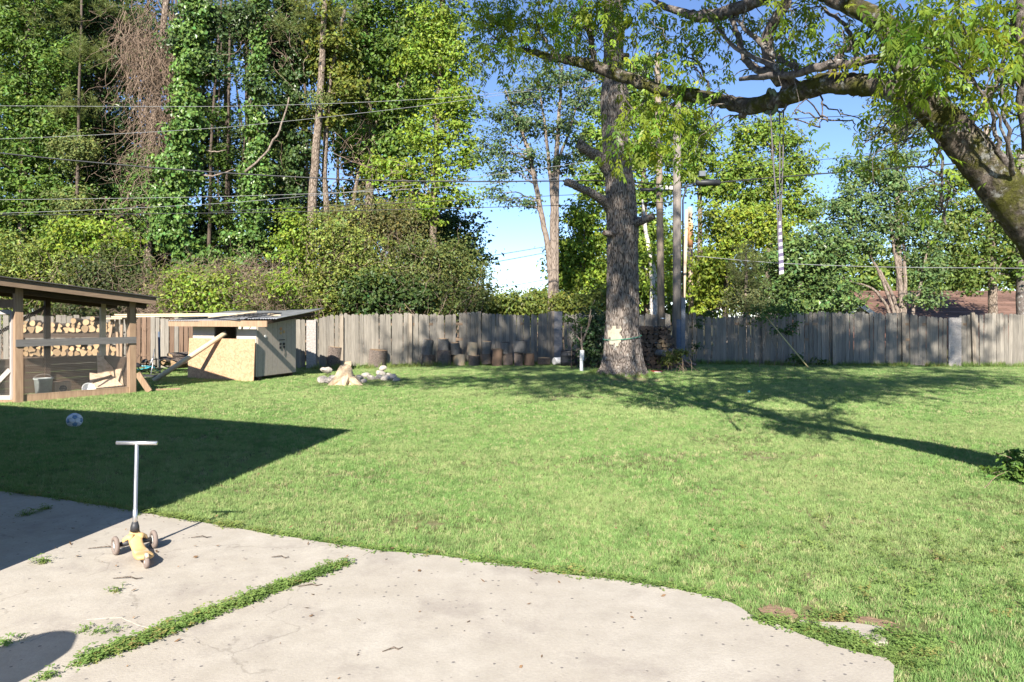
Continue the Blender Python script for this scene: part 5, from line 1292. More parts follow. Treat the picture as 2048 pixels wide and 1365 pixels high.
class Crown:
    def __init__(s): s.v, s.q, s.c, s.n = [], [], [], 0
    def put(s, v, q, c): s.v.append(v); s.q.append(q + s.n); s.c.append(c); s.n += len(v)
    def build(s, name, mat, parent):
        me = mesh_np(name, np.concatenate(s.v), np.concatenate(s.q), None, [M[mat]], np.concatenate(s.c), smooth=False)
        return make_obj(name, me, parent)
    def blob(s, c, R, n, size, base, clump=0.42, flat=0.55, shell=0.35, aspect=.6, updir=0.7, jit=.22, hue=.12, droop=None, cut=None, per=48):
        """n leaves in clumps spread through an ellipsoid (centre c, radii R), more of them near its surface"""
        m = max(3, int(n / per))
        u = unit(rng.standard_normal((m, 3))); rad = rng.uniform(0, 1, (m, 1)) ** shell
        cc = c + u * rad * np.asarray(R) * (1 + 0.22 * rng.standard_normal((m, 1)))
        cl = clump * rng.uniform(.55, 1.35, m); bright = rng.normal(1, .16, m).clip(.6, 1.5)
        k = rng.integers(0, m, n)
        off = rng.standard_normal((n, 3)) * cl[k][:, None] * np.array([.62, .62, .62 * flat])
        p = cc[k] + off
        outw = unit(p - c); nrm = unit(off) * .45 + outw * .5 + np.array([-.08, -.45, updir * .8]) + rng.standard_normal((n, 3)) * .55
        sz = size * rng.uniform(.45, 1.55, n)
        ok = p[:, 2] > 0.03
        if cut is not None: ok &= cut(p)
        col = palette(n, base, jit, hue, bright[k])
        s.put(*leaf_arrays(p[ok], nrm[ok], sz[ok], aspect, col[ok], droop=droop)); return cc
    def needles(s, c, R, n, base, L=.16):
        m = max(4, n // 70); cc = c + rng.standard_normal((m, 3)) * np.asarray(R) * .5; k = rng.integers(0, m, n)
        d = unit(rng.standard_normal((n, 3)) + [0, 0, .35]); p = cc[k] + d * rng.uniform(.05, 1, (n, 1)) * L * 1.4
        col = palette(n, base, .2, .1); sz = np.full(n, L) * rng.uniform(.7, 1.3, n)
        v, q, c_ = leaf_arrays(p, np.cross(d, rng.standard_normal((n, 3))), sz, .09, col, 0.0, droop=d * 3); s.put(v, q, c_)
C_BRIGHT, C_MID, C_DARK, C_IVY = (.195, .275, .034), (.110, .182, .032), (.060, .100, .028), (.105, .182, .040)
C_OLIVE, C_BLUE, C_YEL, C_PINE = (.195, .240, .052), (.125, .190, .065), (.215, .275, .034), (.135, .165, .045)
def pxblobs(cr, blobs, d, size, base, dens=1.0, rd=None, **kw):
    out = []
    for b in blobs:
        px, py, rx, ry = b[:4]; dd = b[4] if len(b) > 4 else d
        c = P(px, py, dd); R = np.array([rx / F * dd, (rd if rd else .8 * (rx + ry) / 2 / F * dd), ry / F * dd])
        lp = size / dd * F; n = int(dens * 4.2 * math.pi * rx * ry / (0.3 * lp * lp)); n = min(n, 16000)
        out.append((c, cr.blob(c, R, n, size, base, **kw)))
    return out
def trunk_path(px_pts, d, dd=0.0, ground=True):
    """(px, py, half width px) points -> world points and radii, carried down to the ground"""
    pts, rad = [], []
    for k, (a, b, w) in enumerate(px_pts):
        dk = d + dd * k; pts.append(P(a, b, dk)); rad.append(w / F * dk)
    if ground and pts[0][2] > 0:
        g = pts[0].copy(); g[2] = -0.2; pts.insert(0, g); rad.insert(0, rad[0] * 1.25)
    return np.array(pts), np.array(rad)
def smooth_path(pts, rad, n=4, wob=0.0):
    pts = np.asarray(pts); t = np.arange(len(pts)); tt = np.linspace(0, len(pts) - 1, (len(pts) - 1) * n + 1)
    q = np.stack([np.interp(tt, t, pts[:, i]) for i in range(3)], 1); 
    for _ in range(2): q[1:-1] = (q[:-2] + 2 * q[1:-1] + q[2:]) / 4
    if wob: q[1:-1] += rng.normal(0, wob, (len(q) - 2, 3))
    return q, np.interp(tt, t, rad)
def limbs_to(mb, start, targets, r0, wob=.05):
    for tg in targets:
        mid = start + (tg - start) * .5 + rng.normal(0, .12, 3) * np.linalg.norm(tg - start) * .4; q, r = smooth_path([start, mid, tg], [r0, r0 * .6, r0 * .2], 4, wob); mb.tube(q, r, 6)
def tree(name, label, base_px, d, trunks, blobs, size, col, mat='pine_bark', leafmat='leaf', dens=1.0, group=None, limb_r=.05, extra=None, cat='tree', nlimb=2, **kw):
    b = P(base_px, 700, d); t = thing(name, label, cat, (b[0], b[1], 0), group=group); o0 = np.array([b[0], b[1], 0])
    mb = MB(); paths = []
    for tp in trunks:
        pts, rad = trunk_path(tp, d); q, r = smooth_path(pts, rad, 5, .012); paths.append(q); mb.tube(q - o0, r, 10, noise=.02)
    cr = Crown(); bl = pxblobs(cr, blobs, d, size, col, dens, **kw)
    if extra: extra(cr)
    if paths:
        for c, cc in bl:
            allp = np.concatenate(paths); below = allp[allp[:, 2] < c[2] - .2]
            if not len(below): continue
            s = below[np.argmin(np.linalg.norm(below - c, axis=1))]
            limbs_to(mb, s - o0, [cc[rng.integers(0, len(cc))] - o0 for _ in range(nlimb)], limb_r)
    if mb.n: mb.build('trunk', M[mat], t, True)
    cr.v = [v - o0 for v in cr.v]
    cr.build('crown', leafmat, t)
    return t
def ivy_column(cr, path, half, d, n, base=C_IVY, size=.13):
    """ivy sleeve round a vertical path of photo points (px, py): overlapping leafy lumps of uneven size"""
    path = np.array(path, float); T = len(path) - 1
    L = np.abs(np.diff(path[:, 1])).sum(); m = int(L / 13)
    for k in range(m):
        t = T * (k + rng.uniform(0, 1)) / m; px = np.interp(t, np.arange(T + 1), path[:, 0]); py = np.interp(t, np.arange(T + 1), path[:, 1]); hw = np.interp(t, np.arange(T + 1), np.asarray(half, float))
        r = hw * rng.uniform(.45, .95); px += rng.normal(0, .5) * (hw - r * .5); dd = d - rng.uniform(-.1, .9) * hw / F * d
        R = np.array([r, r * .8, r * rng.uniform(.6, 1.2)]) / F * d
        cr.blob(P(px, py, dd), R, int(1.9 * n / m), size, base, clump=.20, flat=.9, shell=.3, aspect=.85, updir=.35, jit=.2, per=30, droop=np.array([0, 0, -1.2]))
def tangle(name, label, blobs, n, r, mat, L=2.2, down=1.0, cat='vines', parent=None):
    """dead vines: many thin wandering strands"""
    mb = MB()
    for px, py, rx, ry, d, w in blobs:
        for _ in range(int(n * w)):
            p = P(px, py, d) + np.array([rng.normal(0, .55) * rx / F * d, rng.normal(0, .35), rng.uniform(-1, 1) * ry / F * d]); q = [p]; v = np.array([rng.normal(0, .5), rng.normal(0, .3), -down + rng.normal(0, .4)])
            ln = L * rng.uniform(.4, 1.2)
            for k in range(9):
                v = v + rng.normal(0, .38, 3); v /= np.linalg.norm(v); v[2] -= .10 * down; q.append(q[-1] + v * ln / 9)
            q = np.array(q); q[:, 2] = np.maximum(q[:, 2], .05)
            mb.tube(q, r * rng.uniform(.5, 1.3) * np.linspace(1, .4, len(q)), 3, cap=False)
    o = mb.build(name, M[mat], parent, True)
    if label: tag(o, label, cat)
    return o

# ---- left wood: the nearer trees one by one, the rest behind them as one mass
def zz(*a): return list(a)
tree('ivy_tree', 'leafy tree filling the top left corner with pale bent trunk', 30, 30, [[(42, 640, 9), (48, 300, 8), (58, 20, 6), (62, -60, 5)]],
     [(20, 40, 80, 80), (90, 120, 80, 60), (20, 190, 90, 70), (100, 250, 70, 60), (20, 330, 90, 70), (90, 400, 90, 50), (20, 440, 80, 60), (90, -60, 120, 70)], .15, C_MID, jit=.25)
tree('ivy_tree', 'dark tree cloaked in ivy beside the big hanging vines', 190, 33, [[(185, 640, 10), (195, 300, 9), (200, -40, 7)]],
     [(160, 20, 90, 60), (200, 130, 90, 80), (170, 250, 90, 80), (220, 350, 80, 80), (160, 400, 80, 60), (250, 60, 60, 60), (200, -80, 120, 60)], .15, C_DARK, leafmat='ivy', jit=.3)
def pine_extra(cl):
    def f(cr):
        for px, py, rx, ry, d, n in cl: cr.needles(P(px, py, d), (rx / F * d, .8, ry / F * d), n, C_PINE)
    return f
tree('pine_tree', 'pine with yellow-green needle tufts in front of the dark ivy tree', 150, 29, [[(150, 640, 4), (156, 300, 3), (163, -20, 2)]], [(150, 300, 40, 40), (150, 420, 50, 40)], .1, C_PINE, leafmat='needle', mat='twig_dark', extra=pine_extra(
    [(165, 98, 60, 30, 29, 2200), (185, 105, 50, 26, 28.5, 1600), (130, 215, 60, 26, 29, 2000), (170, 205, 40, 20, 29, 1200), (125, 30, 70, 26, 29, 1600), (215, 20, 60, 24, 29, 1400)]))
t_ = tree('vine_tree', 'dead-looking trunk draped with a tall curtain of bare brown vines', 305, 30.5, [[(300, 640, 8), (292, 420, 8), (312, 200, 7), (330, 20, 6), (345, -60, 5)]], [(300, 400, 60, 60), (260, 480, 50, 40), (300, 330, 36, 30)], .14, C_IVY, leafmat='ivy')
tangle('dead_vines', 'tall curtain of bare brown vines hanging on the trunk left of the ivy column', [(305, 60, 70, 70, 29.6, 1.3), (310, 170, 60, 90, 29.5, 1.7), (322, 250, 30, 50, 29.5, .7), (275, 90, 40, 40, 29.4, .5)], 190, .012, 'twig', 2.3)
tangle('dead_vines', 'loose brown vine tangle below the tall vine curtain', [(270, 370, 60, 60, 29.5, 1), (240, 440, 50, 50, 29, .7), (200, 520, 50, 50, 27, .8)], 80, .011, 'twig', 1.6, .4)
tangle('dead_vines', 'brown vine tangle hanging high between the two ivy columns', [(440, 90, 70, 60, 30, 1), (530, 85, 60, 50, 30, 1.2), (390, 130, 40, 50, 29, .8)], 85, .012, 'twig', 1.6, .6)
def ivy_tree(label, px, d, path, half, n, trunk, blobs, col=C_IVY):
    return tree('ivy_tree', label, px, d, [trunk], blobs, .14, C_DARK, leafmat='ivy', extra=lambda cr: ivy_column(cr, path, half, d, n, col), nlimb=1)
ivy_tree('tall trunk wrapped in bright ivy from top to bottom beside the vine curtain', 360, 28.5, [(362, 640), (362, 540), (352, 440), (365, 330), (372, 230), (375, 140), (385, 60), (390, -40)], [62, 58, 48, 46, 36, 30, 30, 28], 15000, [(362, 640, 9), (365, 300, 8), (390, -60, 6)], [(400, 40, 50, 40), (370, 90, 40, 36), (420, 130, 36, 36)])
ivy_tree('shorter bright ivy column above the kudzu mound', 505, 29.5, [(505, 640), (505, 540), (502, 450), (508, 360), (512, 300), (515, 150), (520, -40)], [46, 44, 36, 32, 18, 12, 10], 9500, [(505, 640, 8), (510, 300, 7), (520, -60, 6)], [(530, 180, 44, 44), (500, 40, 50, 40)])
ivy_tree('dark slender ivy-wrapped trunk left of the bare pine stem', 578, 31, [(575, 640), (575, 480), (575, 380), (590, 300), (585, 200), (575, 80), (575, -40)], [26, 24, 30, 32, 30, 30, 26], 8000, [(575, 640, 8), (580, 300, 7), (575, -60, 6)], [(575, 110, 44, 60), (550, 260, 30, 30)], C_DARK)
tree('pine_tree', 'tall pale bare-stemmed pine rising through the middle of the wood', 624, 30, [[(620, 640, 9), (622, 440, 9), (632, 300, 8), (640, 200, 7), (650, 0, 5), (655, -60, 4)]], [(640, 200, 20, 20)], .1, C_PINE, leafmat='needle', extra=pine_extra(
    [(585, 40, 80, 40, 30, 3000), (560, 55, 60, 30, 29.5, 2200), (620, 10, 70, 36, 30, 2000), (470, 20, 70, 30, 30, 1800), (500, 60, 50, 26, 30.5, 1500), (690, 20, 60, 30, 30, 1300)]))
tree('leafy_tree', 'slim leafy tree filling the gap between the two ivy columns', 455, 33, [[(455, 640, 4), (452, 400, 3), (460, 150, 2)]],
     [(440, 330, 34, 50), (455, 420, 40, 40), (470, 500, 34, 50), (440, 240, 26, 40), (430, 540, 40, 40)], .15, C_MID, mat='twig_dark', dens=.5)
tree('leafy_tree', 'leafy sapling tree between dark ivy trunk and bare pine', 610, 33.5, [[(606, 640, 4), (610, 420, 3), (604, 250, 2)]],
     [(605, 430, 30, 40), (545, 400, 24, 60), (660, 430, 40, 36), (604, 220, 24, 40), (545, 300, 20, 40), (690, 380, 40, 30), (600, 340, 18, 40)], .15, (.14, .20, .034), mat='twig_dark', dens=.55)
tree('leafy_tree', 'slender yellowish leafy tree just right of the bare pine stem', 662, 30.5, [[(650, 640, 7), (655, 460, 6), (648, 330, 5), (660, 150, 4), (690, 20, 3)]],
     [(650, 140, 44, 44), (640, 245, 60, 22), (660, 90, 60, 46), (690, 170, 34, 50), (640, 30, 50, 34)], .17, (.15, .175, .03), jit=.25, dens=.75)
tree('broadleaf_tree', 'large leafy tree with dark gaps at the centre top of the wood', 725, 32.5, [[(735, 640, 9), (740, 300, 8), (730, 0, 6)], [(700, 420, 4), (740, 260, 3), (800, 180, 2)]],
     [(700, 30, 70, 50), (740, 110, 80, 60), (820, 30, 80, 50), (820, 105, 80, 50), (700, 200, 60, 50), (790, 210, 70, 50), (860, 170, 60, 50), (740, 290, 60, 40), (800, 300, 60, 40), (760, -60, 160, 70)], .16, C_MID, jit=.25, dens=.9)
tree('broadleaf_tree', 'bright feathery tree forming the right edge of the tall wood', 870, 30, [[(862, 640, 8), (868, 400, 7), (880, 150, 5), (885, -60, 4)]],
     [(890, 30, 66, 50), (905, 120, 56, 50), (870, 75, 60, 40), (880, 200, 60, 44), (920, 250, 44, 50), (850, 270, 54, 36), (895, 330, 56, 40), (835, 370, 66, 36), (775, 345, 66, 32), (935, 300, 22, 44), (895, 395, 60, 26), (835, 420, 60, 30), (925, 195, 34, 30), (830, 120, 54, 34), (880, -70, 90, 60)], .14, C_BRIGHT, jit=.2, dens=.75, flat=.4)
tree('dark_tree', 'dark magnolia-like tree low behind the round olive bush', 870, 33, [[(865, 640, 8), (868, 450, 6)]], [(850, 440, 80, 40), (905, 480, 60, 50), (800, 430, 70, 40), (930, 520, 40, 40)], .18, C_DARK, leafmat='ivy')
# scrub in front of the wood
def shrub(label, blobs, d, size, col, name='shrub', twigs=0, dens=1.0, leafmat='leaf', cat='shrub', tmat='twig', nst=5, sr=1.0, **kw):
    b = P(blobs[0][0], 700, d); t = thing(name, label, cat, (b[0], b[1], 0)); o0 = np.array([b[0], b[1], 0])
    cr = Crown(); bl = pxblobs(cr, blobs, d, size, col, dens, **kw); cr.v = [v - o0 for v in cr.v]; cr.build('foliage', leafmat, t)
    mb = MB()
    for c, cc in bl:
        for _ in range(nst + twigs):
            s = np.array([c[0] + rng.normal(0, .25), c[1] + rng.normal(0, .2), 0.0]); tg = cc[rng.integers(0, len(cc))] + rng.normal(0, .15, 3); mid = (s + tg) / 2 + rng.normal(0, .25 * min(1, sr), 3)
            q, r = smooth_path([s, mid, tg], [.022 * sr, .014 * sr, .005 * sr], 4, .03 * sr); mb.tube(q - o0, r, 4, cap=False)
    mb.build('stems', M[tmat], t, True); return t
shrub('low olive scrub behind the coop roof at far left', [(40, 540, 90, 70), (110, 580, 80, 50), (0, 600, 60, 50)], 26, .10, C_OLIVE, twigs=8)
shrub('bright green sapling growth above the coop roof', [(170, 465, 70, 30), (215, 490, 60, 34), (130, 510, 60, 40)], 26.5, .14, C_BRIGHT, dens=.9)
shrub('dark twiggy scrub between the coop roof and the kudzu mound', [(220, 560, 80, 60), (170, 600, 70, 50), (270, 590, 60, 50)], 25.5, .10, (.075, .095, .028), twigs=12)
shrub('dim leafy growth below the pines at left', [(100, 440, 100, 60), (220, 440, 70, 60), (30, 480, 70, 50)], 31, .15, C_MID)
shrub('tall bright sapling clump between the ivy column and the olive thicket', [(590, 480, 36, 60), (585, 560, 44, 60), (600, 610, 50, 40)], 26.5, .12, C_BRIGHT, twigs=6)
shrub('broad olive thicket behind the left fence', [(680, 480, 70, 50), (720, 540, 80, 60), (660, 570, 60, 60), (700, 610, 80, 36)], 26.5, .105, C_OLIVE, twigs=14, jit=.28)
shrub('brownish twiggy growth under the large leafy tree', [(740, 430, 90, 40), (690, 450, 60, 40), (800, 460, 60, 40)], 28, .10, (.145, .145, .048), twigs=30, dens=.6)
shrub('deep green bush at the foot of the olive thicket', [(765, 590, 60, 44), (720, 600, 50, 36), (820, 600, 60, 36)], 25.8, .13, (.06, .10, .026), dens=.9)
shrub('big rounded olive bush at the right end of the wood', [(890, 540, 84, 60), (850, 580, 70, 50), (925, 585, 52, 46), (880, 610, 90, 30), (820, 530, 50, 50)], 26.5, .09, (.135, .165, .045), twigs=10, dens=1.0)
# kudzu mound of dead vines with green top, behind shed and brown fence
mound = thing('vine_mound', 'mound of dead brown vines with a bright green top behind the shed', 'vines', (P(400, 0, 24.2)[0], 24.2, 0)); o0 = np.array([P(400, 0, 24.2)[0], 24.2, 0])
cr = Crown(); pxblobs(cr, [(400, 588, 56, 34), (370, 570, 44, 28), (440, 570, 40, 26), (360, 600, 40, 30), (415, 615, 60, 20), (560, 570, 30, 24)], 24.0, .11, C_BRIGHT, .9); pxblobs(cr, [(420, 575, 130, 44), (520, 590, 70, 40)], 24.6, .09, C_OLIVE, .35)
cr.v = [v - o0 for v in cr.v]; cr.build('foliage', 'leaf', mound)
o = tangle('vines', None, [(330, 600, 70, 50, 23.8, 1.2), (400, 560, 110, 36, 24.4, 1.2), (480, 585, 80, 50, 24, 1.3), (540, 600, 60, 40, 24, .9), (300, 640, 60, 50, 23.4, 1.0), (285, 690, 40, 40, 23, .6), (500, 545, 50, 30, 24.5, .5)], 230, .008, 'twig', 1.1, .15); o.parent = mound; o.matrix_parent_inverse = Matrix.Translation((-o0[0], -o0[1], 0))
tangle('dead_vines', 'grey-brown twig tangle low over the coop roof', [(120, 575, 90, 40, 25, 1), (220, 560, 60, 50, 25, 1), (250, 610, 50, 40, 24.5, .8)], 50, .009, 'twig', 1.3, .1)
tangle('dead_vines', 'grey twig tangle over the face of the olive bushes', [(760, 540, 70, 60, 25.4, 1), (860, 560, 70, 60, 25.2, 1), (690, 500, 60, 50, 25.8, 1), (920, 590, 40, 40, 25.2, .6)], 34, .008, 'twig', 1.2, .05)
tangle('dead_vines', 'bare vine stems climbing through the olive thicket', [(640, 560, 50, 60, 26, .6), (660, 620, 50, 30, 25.6, .5), (790, 390, 60, 60, 28.5, .7), (700, 320, 70, 60, 30, .8), (830, 620, 50, 30, 25.6, .3)], 60, .012, 'twig', 1.7, .2)
# broken limbs and bare branches inside the wood
for k, (pts, lab) in enumerate((([(395, 300, 3.2), (430, 304, 2.4), (452, 301, 1.2)], 'short bare limb sticking right out of the tall ivy column, upper one'), ([(385, 345, 4.2), (425, 355, 3.4), (470, 338, 1.4)], 'forked bare limb sticking right out of the tall ivy column, lower one'),
                                ([(490, 345, 4.5), (530, 310, 4), (560, 262, 3.6), (578, 195, 2.4)], 'long bare limb curving up from the shorter ivy column'))):
    p_ = np.array([P(a, b, 28.4) for a, b, _ in pts]); q, r = smooth_path(p_, [.6 * w / F * 28.4 for *_, w in pts], 5, .015); mb = MB(); mb.tube(q, r, 7); tag(mb.build('bare_limb', M['pale_bark'], smooth=True), lab, 'branch')
# the mass of woods behind
cr = Crown()
pxblobs(cr, [(40, 60, 110, 110), (170, 60, 110, 110), (290, 100, 80, 130), (60, 260, 120, 110), (200, 300, 110, 110), (300, 330, 70, 110), (60, 450, 120, 90), (200, 480, 110, 90), (320, 500, 90, 90), (380, 200, 60, 160), (420, 480, 80, 70), (560, 500, 90, 80), (690, 470, 90, 90), (800, 450, 90, 90), (760, 280, 80, 120), (690, 200, 50, 120), (800, 130, 100, 120), (610, 100, 90, 90), (540, 70, 90, 70), (440, 60, 60, 70), (880, 500, 80, 80), (500, 590, 160, 60), (200, 600, 200, 60), (750, 590, 160, 60), (60, 580, 140, 60), (330, 580, 140, 60), (640, 600, 140, 50), (860, 600, 110, 40)], 39, .24, C_DARK, .95, clump=.7)
pxblobs(cr, [(455, 330, 60, 150), (540, 330, 60, 120), (600, 330, 50, 100)], 40, .17, (.085, .125, .045), .75, clump=.6)
o = cr.build('woods', 'leaf', None); tag(o, 'dim mass of trees behind the ivy-clad trunks', None, None, 'stuff')
mb = MB()
for k in range(46):
    px = rng.uniform(-20, 860); d = rng.uniform(35, 44); pts, rad = trunk_path([(px, 640, rng.uniform(2, 5)), (px + rng.normal(0, 10), 300, 3), (px + rng.normal(0, 20), -60, 2)], d); q, r = smooth_path(pts, rad, 3, .02); mb.tube(q, r, 6)
for k in range(14):
    px = rng.uniform(430, 640); d = rng.uniform(36, 44); pts, rad = trunk_path([(px, 640, rng.uniform(1.5, 3)), (px + rng.normal(0, 10), 300, 2), (px + rng.normal(0, 16), 60, 1)], d); q, r = smooth_path(pts, rad, 3, .03); mb.tube(q, r, 5)
o = mb.build('wood_stems', M['twig_dark'], None, True); tag(o, 'thin dark stems of the wood behind', None, None, 'stuff')

# ---- trees on the right, beyond the fence
tw = tree('twin_stem_tree', 'slender twin-stemmed tree with thin bluish foliage in the sky gap', 1110, 27.5, [[(1111, 640, 9), (1108, 560, 8), (1106, 440, 7), (1108, 380, 6.5), (1113, 300, 5), (1120, 200, 3), (1125, 130, 2)], [(1102, 520, 6), (1085, 440, 5.5), (1068, 350, 5), (1058, 300, 4.5), (1035, 245, 3), (1010, 180, 1.5)], [(1106, 390, 5), (1098, 330, 4), (1090, 250, 2.5), (1075, 160, 1.5)], [(1113, 330, 3.5), (1140, 260, 2.5), (1160, 190, 1.5)]],
     [(1050, 190, 60, 36), (1110, 160, 60, 40), (1010, 230, 44, 30), (1150, 200, 40, 34), (990, 290, 30, 34), (1060, 250, 60, 30), (1130, 260, 44, 34), (1005, 345, 32, 28), (1060, 330, 44, 26), (1120, 330, 36, 24), (1000, 390, 26, 20), (1160, 300, 26, 26), (1040, 400, 30, 18), (1180, 150, 36, 28), (970, 300, 18, 24)], .11, (.10, .15, .058), mat='pale_bark', dens=0.53, flat=.6, clump=.34, limb_r=.035)
tree('round_tree', 'bright rounded tree behind the fence left of the big oak', 1170, 33, [[(1165, 640, 7), (1165, 520, 6)]], [(1165, 440, 44, 34), (1190, 480, 40, 36), (1150, 500, 44, 40), (1195, 540, 40, 40), (1150, 570, 50, 36), (1120, 540, 30, 34), (1190, 600, 40, 30)], .16, C_BRIGHT, dens=1.47)
tree('tall_tree', 'tall bright green tree directly behind the oak trunk', 1275, 35, [[(1290, 640, 8), (1290, 420, 6), (1280, 200, 4)]], [(1270, 150, 56, 40), (1220, 200, 50, 44), (1290, 220, 60, 50), (1200, 280, 50, 44), (1270, 310, 60, 50), (1330, 290, 50, 44), (1180, 350, 36, 34), (1200, 400, 40, 40), (1300, 390, 50, 44), (1290, 480, 44, 50), (1300, 560, 44, 50), (1360, 210, 40, 40), (1250, 580, 60, 50)], .17, (.165, .245, .036), dens=1.12)
tree('white_trunk_tree', 'tree with a stout whitish trunk seen between oak and poles', 1309, 30, [[(1308, 640, 9), (1308, 560, 8.5), (1304, 530, 6), (1292, 470, 4), (1285, 400, 2)]], [(1330, 570, 26, 40), (1290, 520, 26, 30), (1340, 500, 24, 40)], .14, C_BRIGHT, mat='white_bark', dens=0.93)
tree('tall_tree', 'tall bright tree behind the utility poles', 1390, 36, [[(1400, 640, 6), (1400, 350, 4), (1405, 240, 2)]], [(1385, 260, 44, 40), (1400, 310, 40, 40), (1370, 340, 40, 40), (1420, 380, 34, 34), (1400, 600, 40, 40)], .17, (.17, .245, .036), dens=0.93)
tree('tall_tree', 'tall spring-green tree behind the hanging rope', 1540, 36, [[(1535, 640, 6), (1540, 420, 5), (1545, 300, 3)]], [(1500, 270, 46, 30), (1570, 280, 40, 34), (1480, 330, 50, 40), (1560, 350, 56, 40), (1600, 330, 30, 30), (1500, 400, 56, 44), (1590, 410, 50, 40), (1450, 360, 30, 36), (1545, 245, 26, 16)], .16, (.175, .25, .036), dens=1.16)
tree('yellow_tree', 'yellow-green young tree low behind the fence right of the poles', 1460, 31, [[(1450, 640, 6), (1455, 500, 4)]], [(1440, 450, 40, 36), (1500, 440, 40, 30), (1430, 520, 44, 44), (1480, 490, 44, 40), (1420, 590, 50, 36), (1540, 460, 40, 30), (1410, 540, 30, 40)], .15, C_YEL, dens=1.32)
def cedar(cr):
    for k in range(46):
        h = rng.uniform(0, 1); px = 1492 + rng.normal(0, 1) * (8 + 44 * h) * .6; py = 492 + 140 * h; cr.needles(P(px, py, 28 + rng.normal(0, .5)), (.5, .5, .3), 230, (.10, .115, .042), .13)
tree('cedar_tree', 'feathery olive cedar behind the fence left of the yellow pole', 1492, 28, [[(1492, 640, 5), (1492, 500, 2)]], [(1492, 600, 40, 30)], .08, (.10, .115, .042), leafmat='needle', dens=0.78, extra=cedar)
tree('evergreen_tree', 'dense dark evergreen below the end of the hanging rope', 1600, 29, [[(1600, 640, 7), (1600, 520, 5)]], [(1590, 520, 60, 50), (1640, 570, 60, 50), (1560, 590, 50, 44), (1610, 610, 70, 30), (1650, 500, 50, 44), (1680, 600, 40, 34)], .14, (.095, .15, .042), leafmat='ivy', dens=1.40)
tree('multi_stem_tree', 'multi-stemmed tree with pale fanning stems in front of the right house', 1800, 29.5, [[(1806, 660, 6), (1800, 560, 4.5), (1785, 480, 3.5), (1780, 400, 2)], [(1808, 640, 4), (1812, 540, 3.5), (1800, 440, 2.5), (1810, 340, 1.5)], [(1790, 625, 3.5), (1765, 560, 3), (1735, 500, 1.8)], [(1780, 620, 3), (1745, 575, 2.5), (1690, 560, 1.5)], [(1825, 620, 3.5), (1845, 560, 3), (1856, 480, 2)], [(1800, 640, 4), (1786, 590, 3), (1760, 540, 2)]],
     [(1720, 340, 56, 30), (1780, 360, 60, 36), (1700, 400, 60, 36), (1770, 430, 64, 36), (1840, 400, 50, 40), (1680, 450, 46, 36), (1740, 480, 60, 30), (1830, 470, 50, 36), (1860, 530, 44, 40), (1660, 510, 40, 30), (1850, 590, 36, 24), (1800, 320, 40, 24)], .125, C_BLUE, mat='pale_bark', dens=0.85, clump=.36, limb_r=.03)
tree('tall_tree', 'straight-trunked leafy tree near the right edge above the house', 1985, 31, [[(1986, 660, 9), (1984, 520, 8), (1978, 400, 7), (1972, 250, 5)]], [(1960, 430, 60, 40), (1920, 500, 54, 44), (2000, 500, 50, 40), (1960, 560, 60, 26), (1900, 440, 50, 40), (2030, 430, 50, 44), (1930, 360, 50, 40), (2000, 340, 60, 44), (2060, 520, 50, 50)], .15, (.135, .19, .040), mat='pine_bark', dens=.75)
tree('dark_tree', 'dark thick trunk at the right frame edge above the house', 2044, 30.5, [[(2046, 660, 12), (2044, 500, 11), (2040, 300, 9)]], [(2060, 540, 44, 30), (2070, 400, 50, 60)], .15, C_MID, mat='limb_bark', dens=0.93)
tree('pine_tree', 'distant pale-needled tree seen under the leaning trunk', 1790, 42, [[(1800, 640, 6), (1795, 400, 5), (1790, 240, 3)]], [(1780, 260, 60, 44), (1840, 250, 60, 40), (1800, 220, 50, 26)], .17, (.11, .13, .06), dens=0.46)
shrub('pale green shrubs just behind the fence below the sky gap', [(1010, 612, 44, 26), (1060, 606, 44, 28), (975, 618, 40, 24), (1090, 615, 30, 24)], 29, .12, (.15, .19, .04), dens=1.40)
shrub('light yellow-green bush behind the fence between twin-stemmed tree and oak', [(1140, 610, 36, 26), (1175, 615, 36, 24), (1210, 600, 30, 34)], 27, .11, (.17, .20, .04), dens=1.40)
shrub('dark evergreen shrub in front of the fence left of the oak', [(1192, 690, 18, 42), (1178, 670, 14, 34), (1203, 665, 16, 34), (1190, 640, 22, 20), (1176, 715, 14, 18)], 22.3, .10, (.030, .055, .018), dens=1.20, leafmat='ivy', rd=.35, tmat='twig_dark')
shrub('ivy clump hanging over the fence top at the yellow pole', [(1545, 622, 28, 9), (1520, 634, 14, 12), (1575, 622, 20, 8)], 23.0, .085, (.07, .13, .03), dens=1.0, rd=.2, nst=1, sr=.5)
shrub('sparse vine leaves climbing the fence right of the yellow pole', [(1582, 668, 10, 14), (1560, 660, 7, 12), (1592, 648, 9, 7)], 23.1, .085, (.06, .12, .03), dens=.5, rd=.10, clump=.18, nst=1, sr=.4)
shrub('small leafy vine patch at the fence foot under the yellow pole', [(1605, 722, 20, 9), (1640, 725, 14, 7), (1590, 718, 10, 10)], 22.9, .08, (.08, .13, .03), dens=.6, rd=.12, clump=.15, nst=2, sr=.4)
shrub('dusty vine patch on the fence right of the grey pole', [(1398, 650, 7, 14), (1392, 690, 6, 12), (1425, 626, 20, 5)], 23.3, .08, (.06, .10, .03), dens=.5, rd=.12, clump=.18, nst=1, sr=.4)
shrub('yellow-green weed plant in front of the woodpile', [(1350, 712, 20, 12), (1338, 724, 12, 9), (1362, 706, 12, 7)], 20.9, .075, (.13, .15, .035), dens=1.08, rd=.22, clump=.14, nst=4, sr=.35)
shrub('leafy bush cut off by the right frame edge', [(2040, 968, 44, 30), (2030, 995, 36, 24), (2085, 965, 70, 50), (2060, 945, 40, 20)], 7.15, .05, (.10, .175, .034), dens=3.2, rd=.28, clump=.09, nst=8, sr=.25)
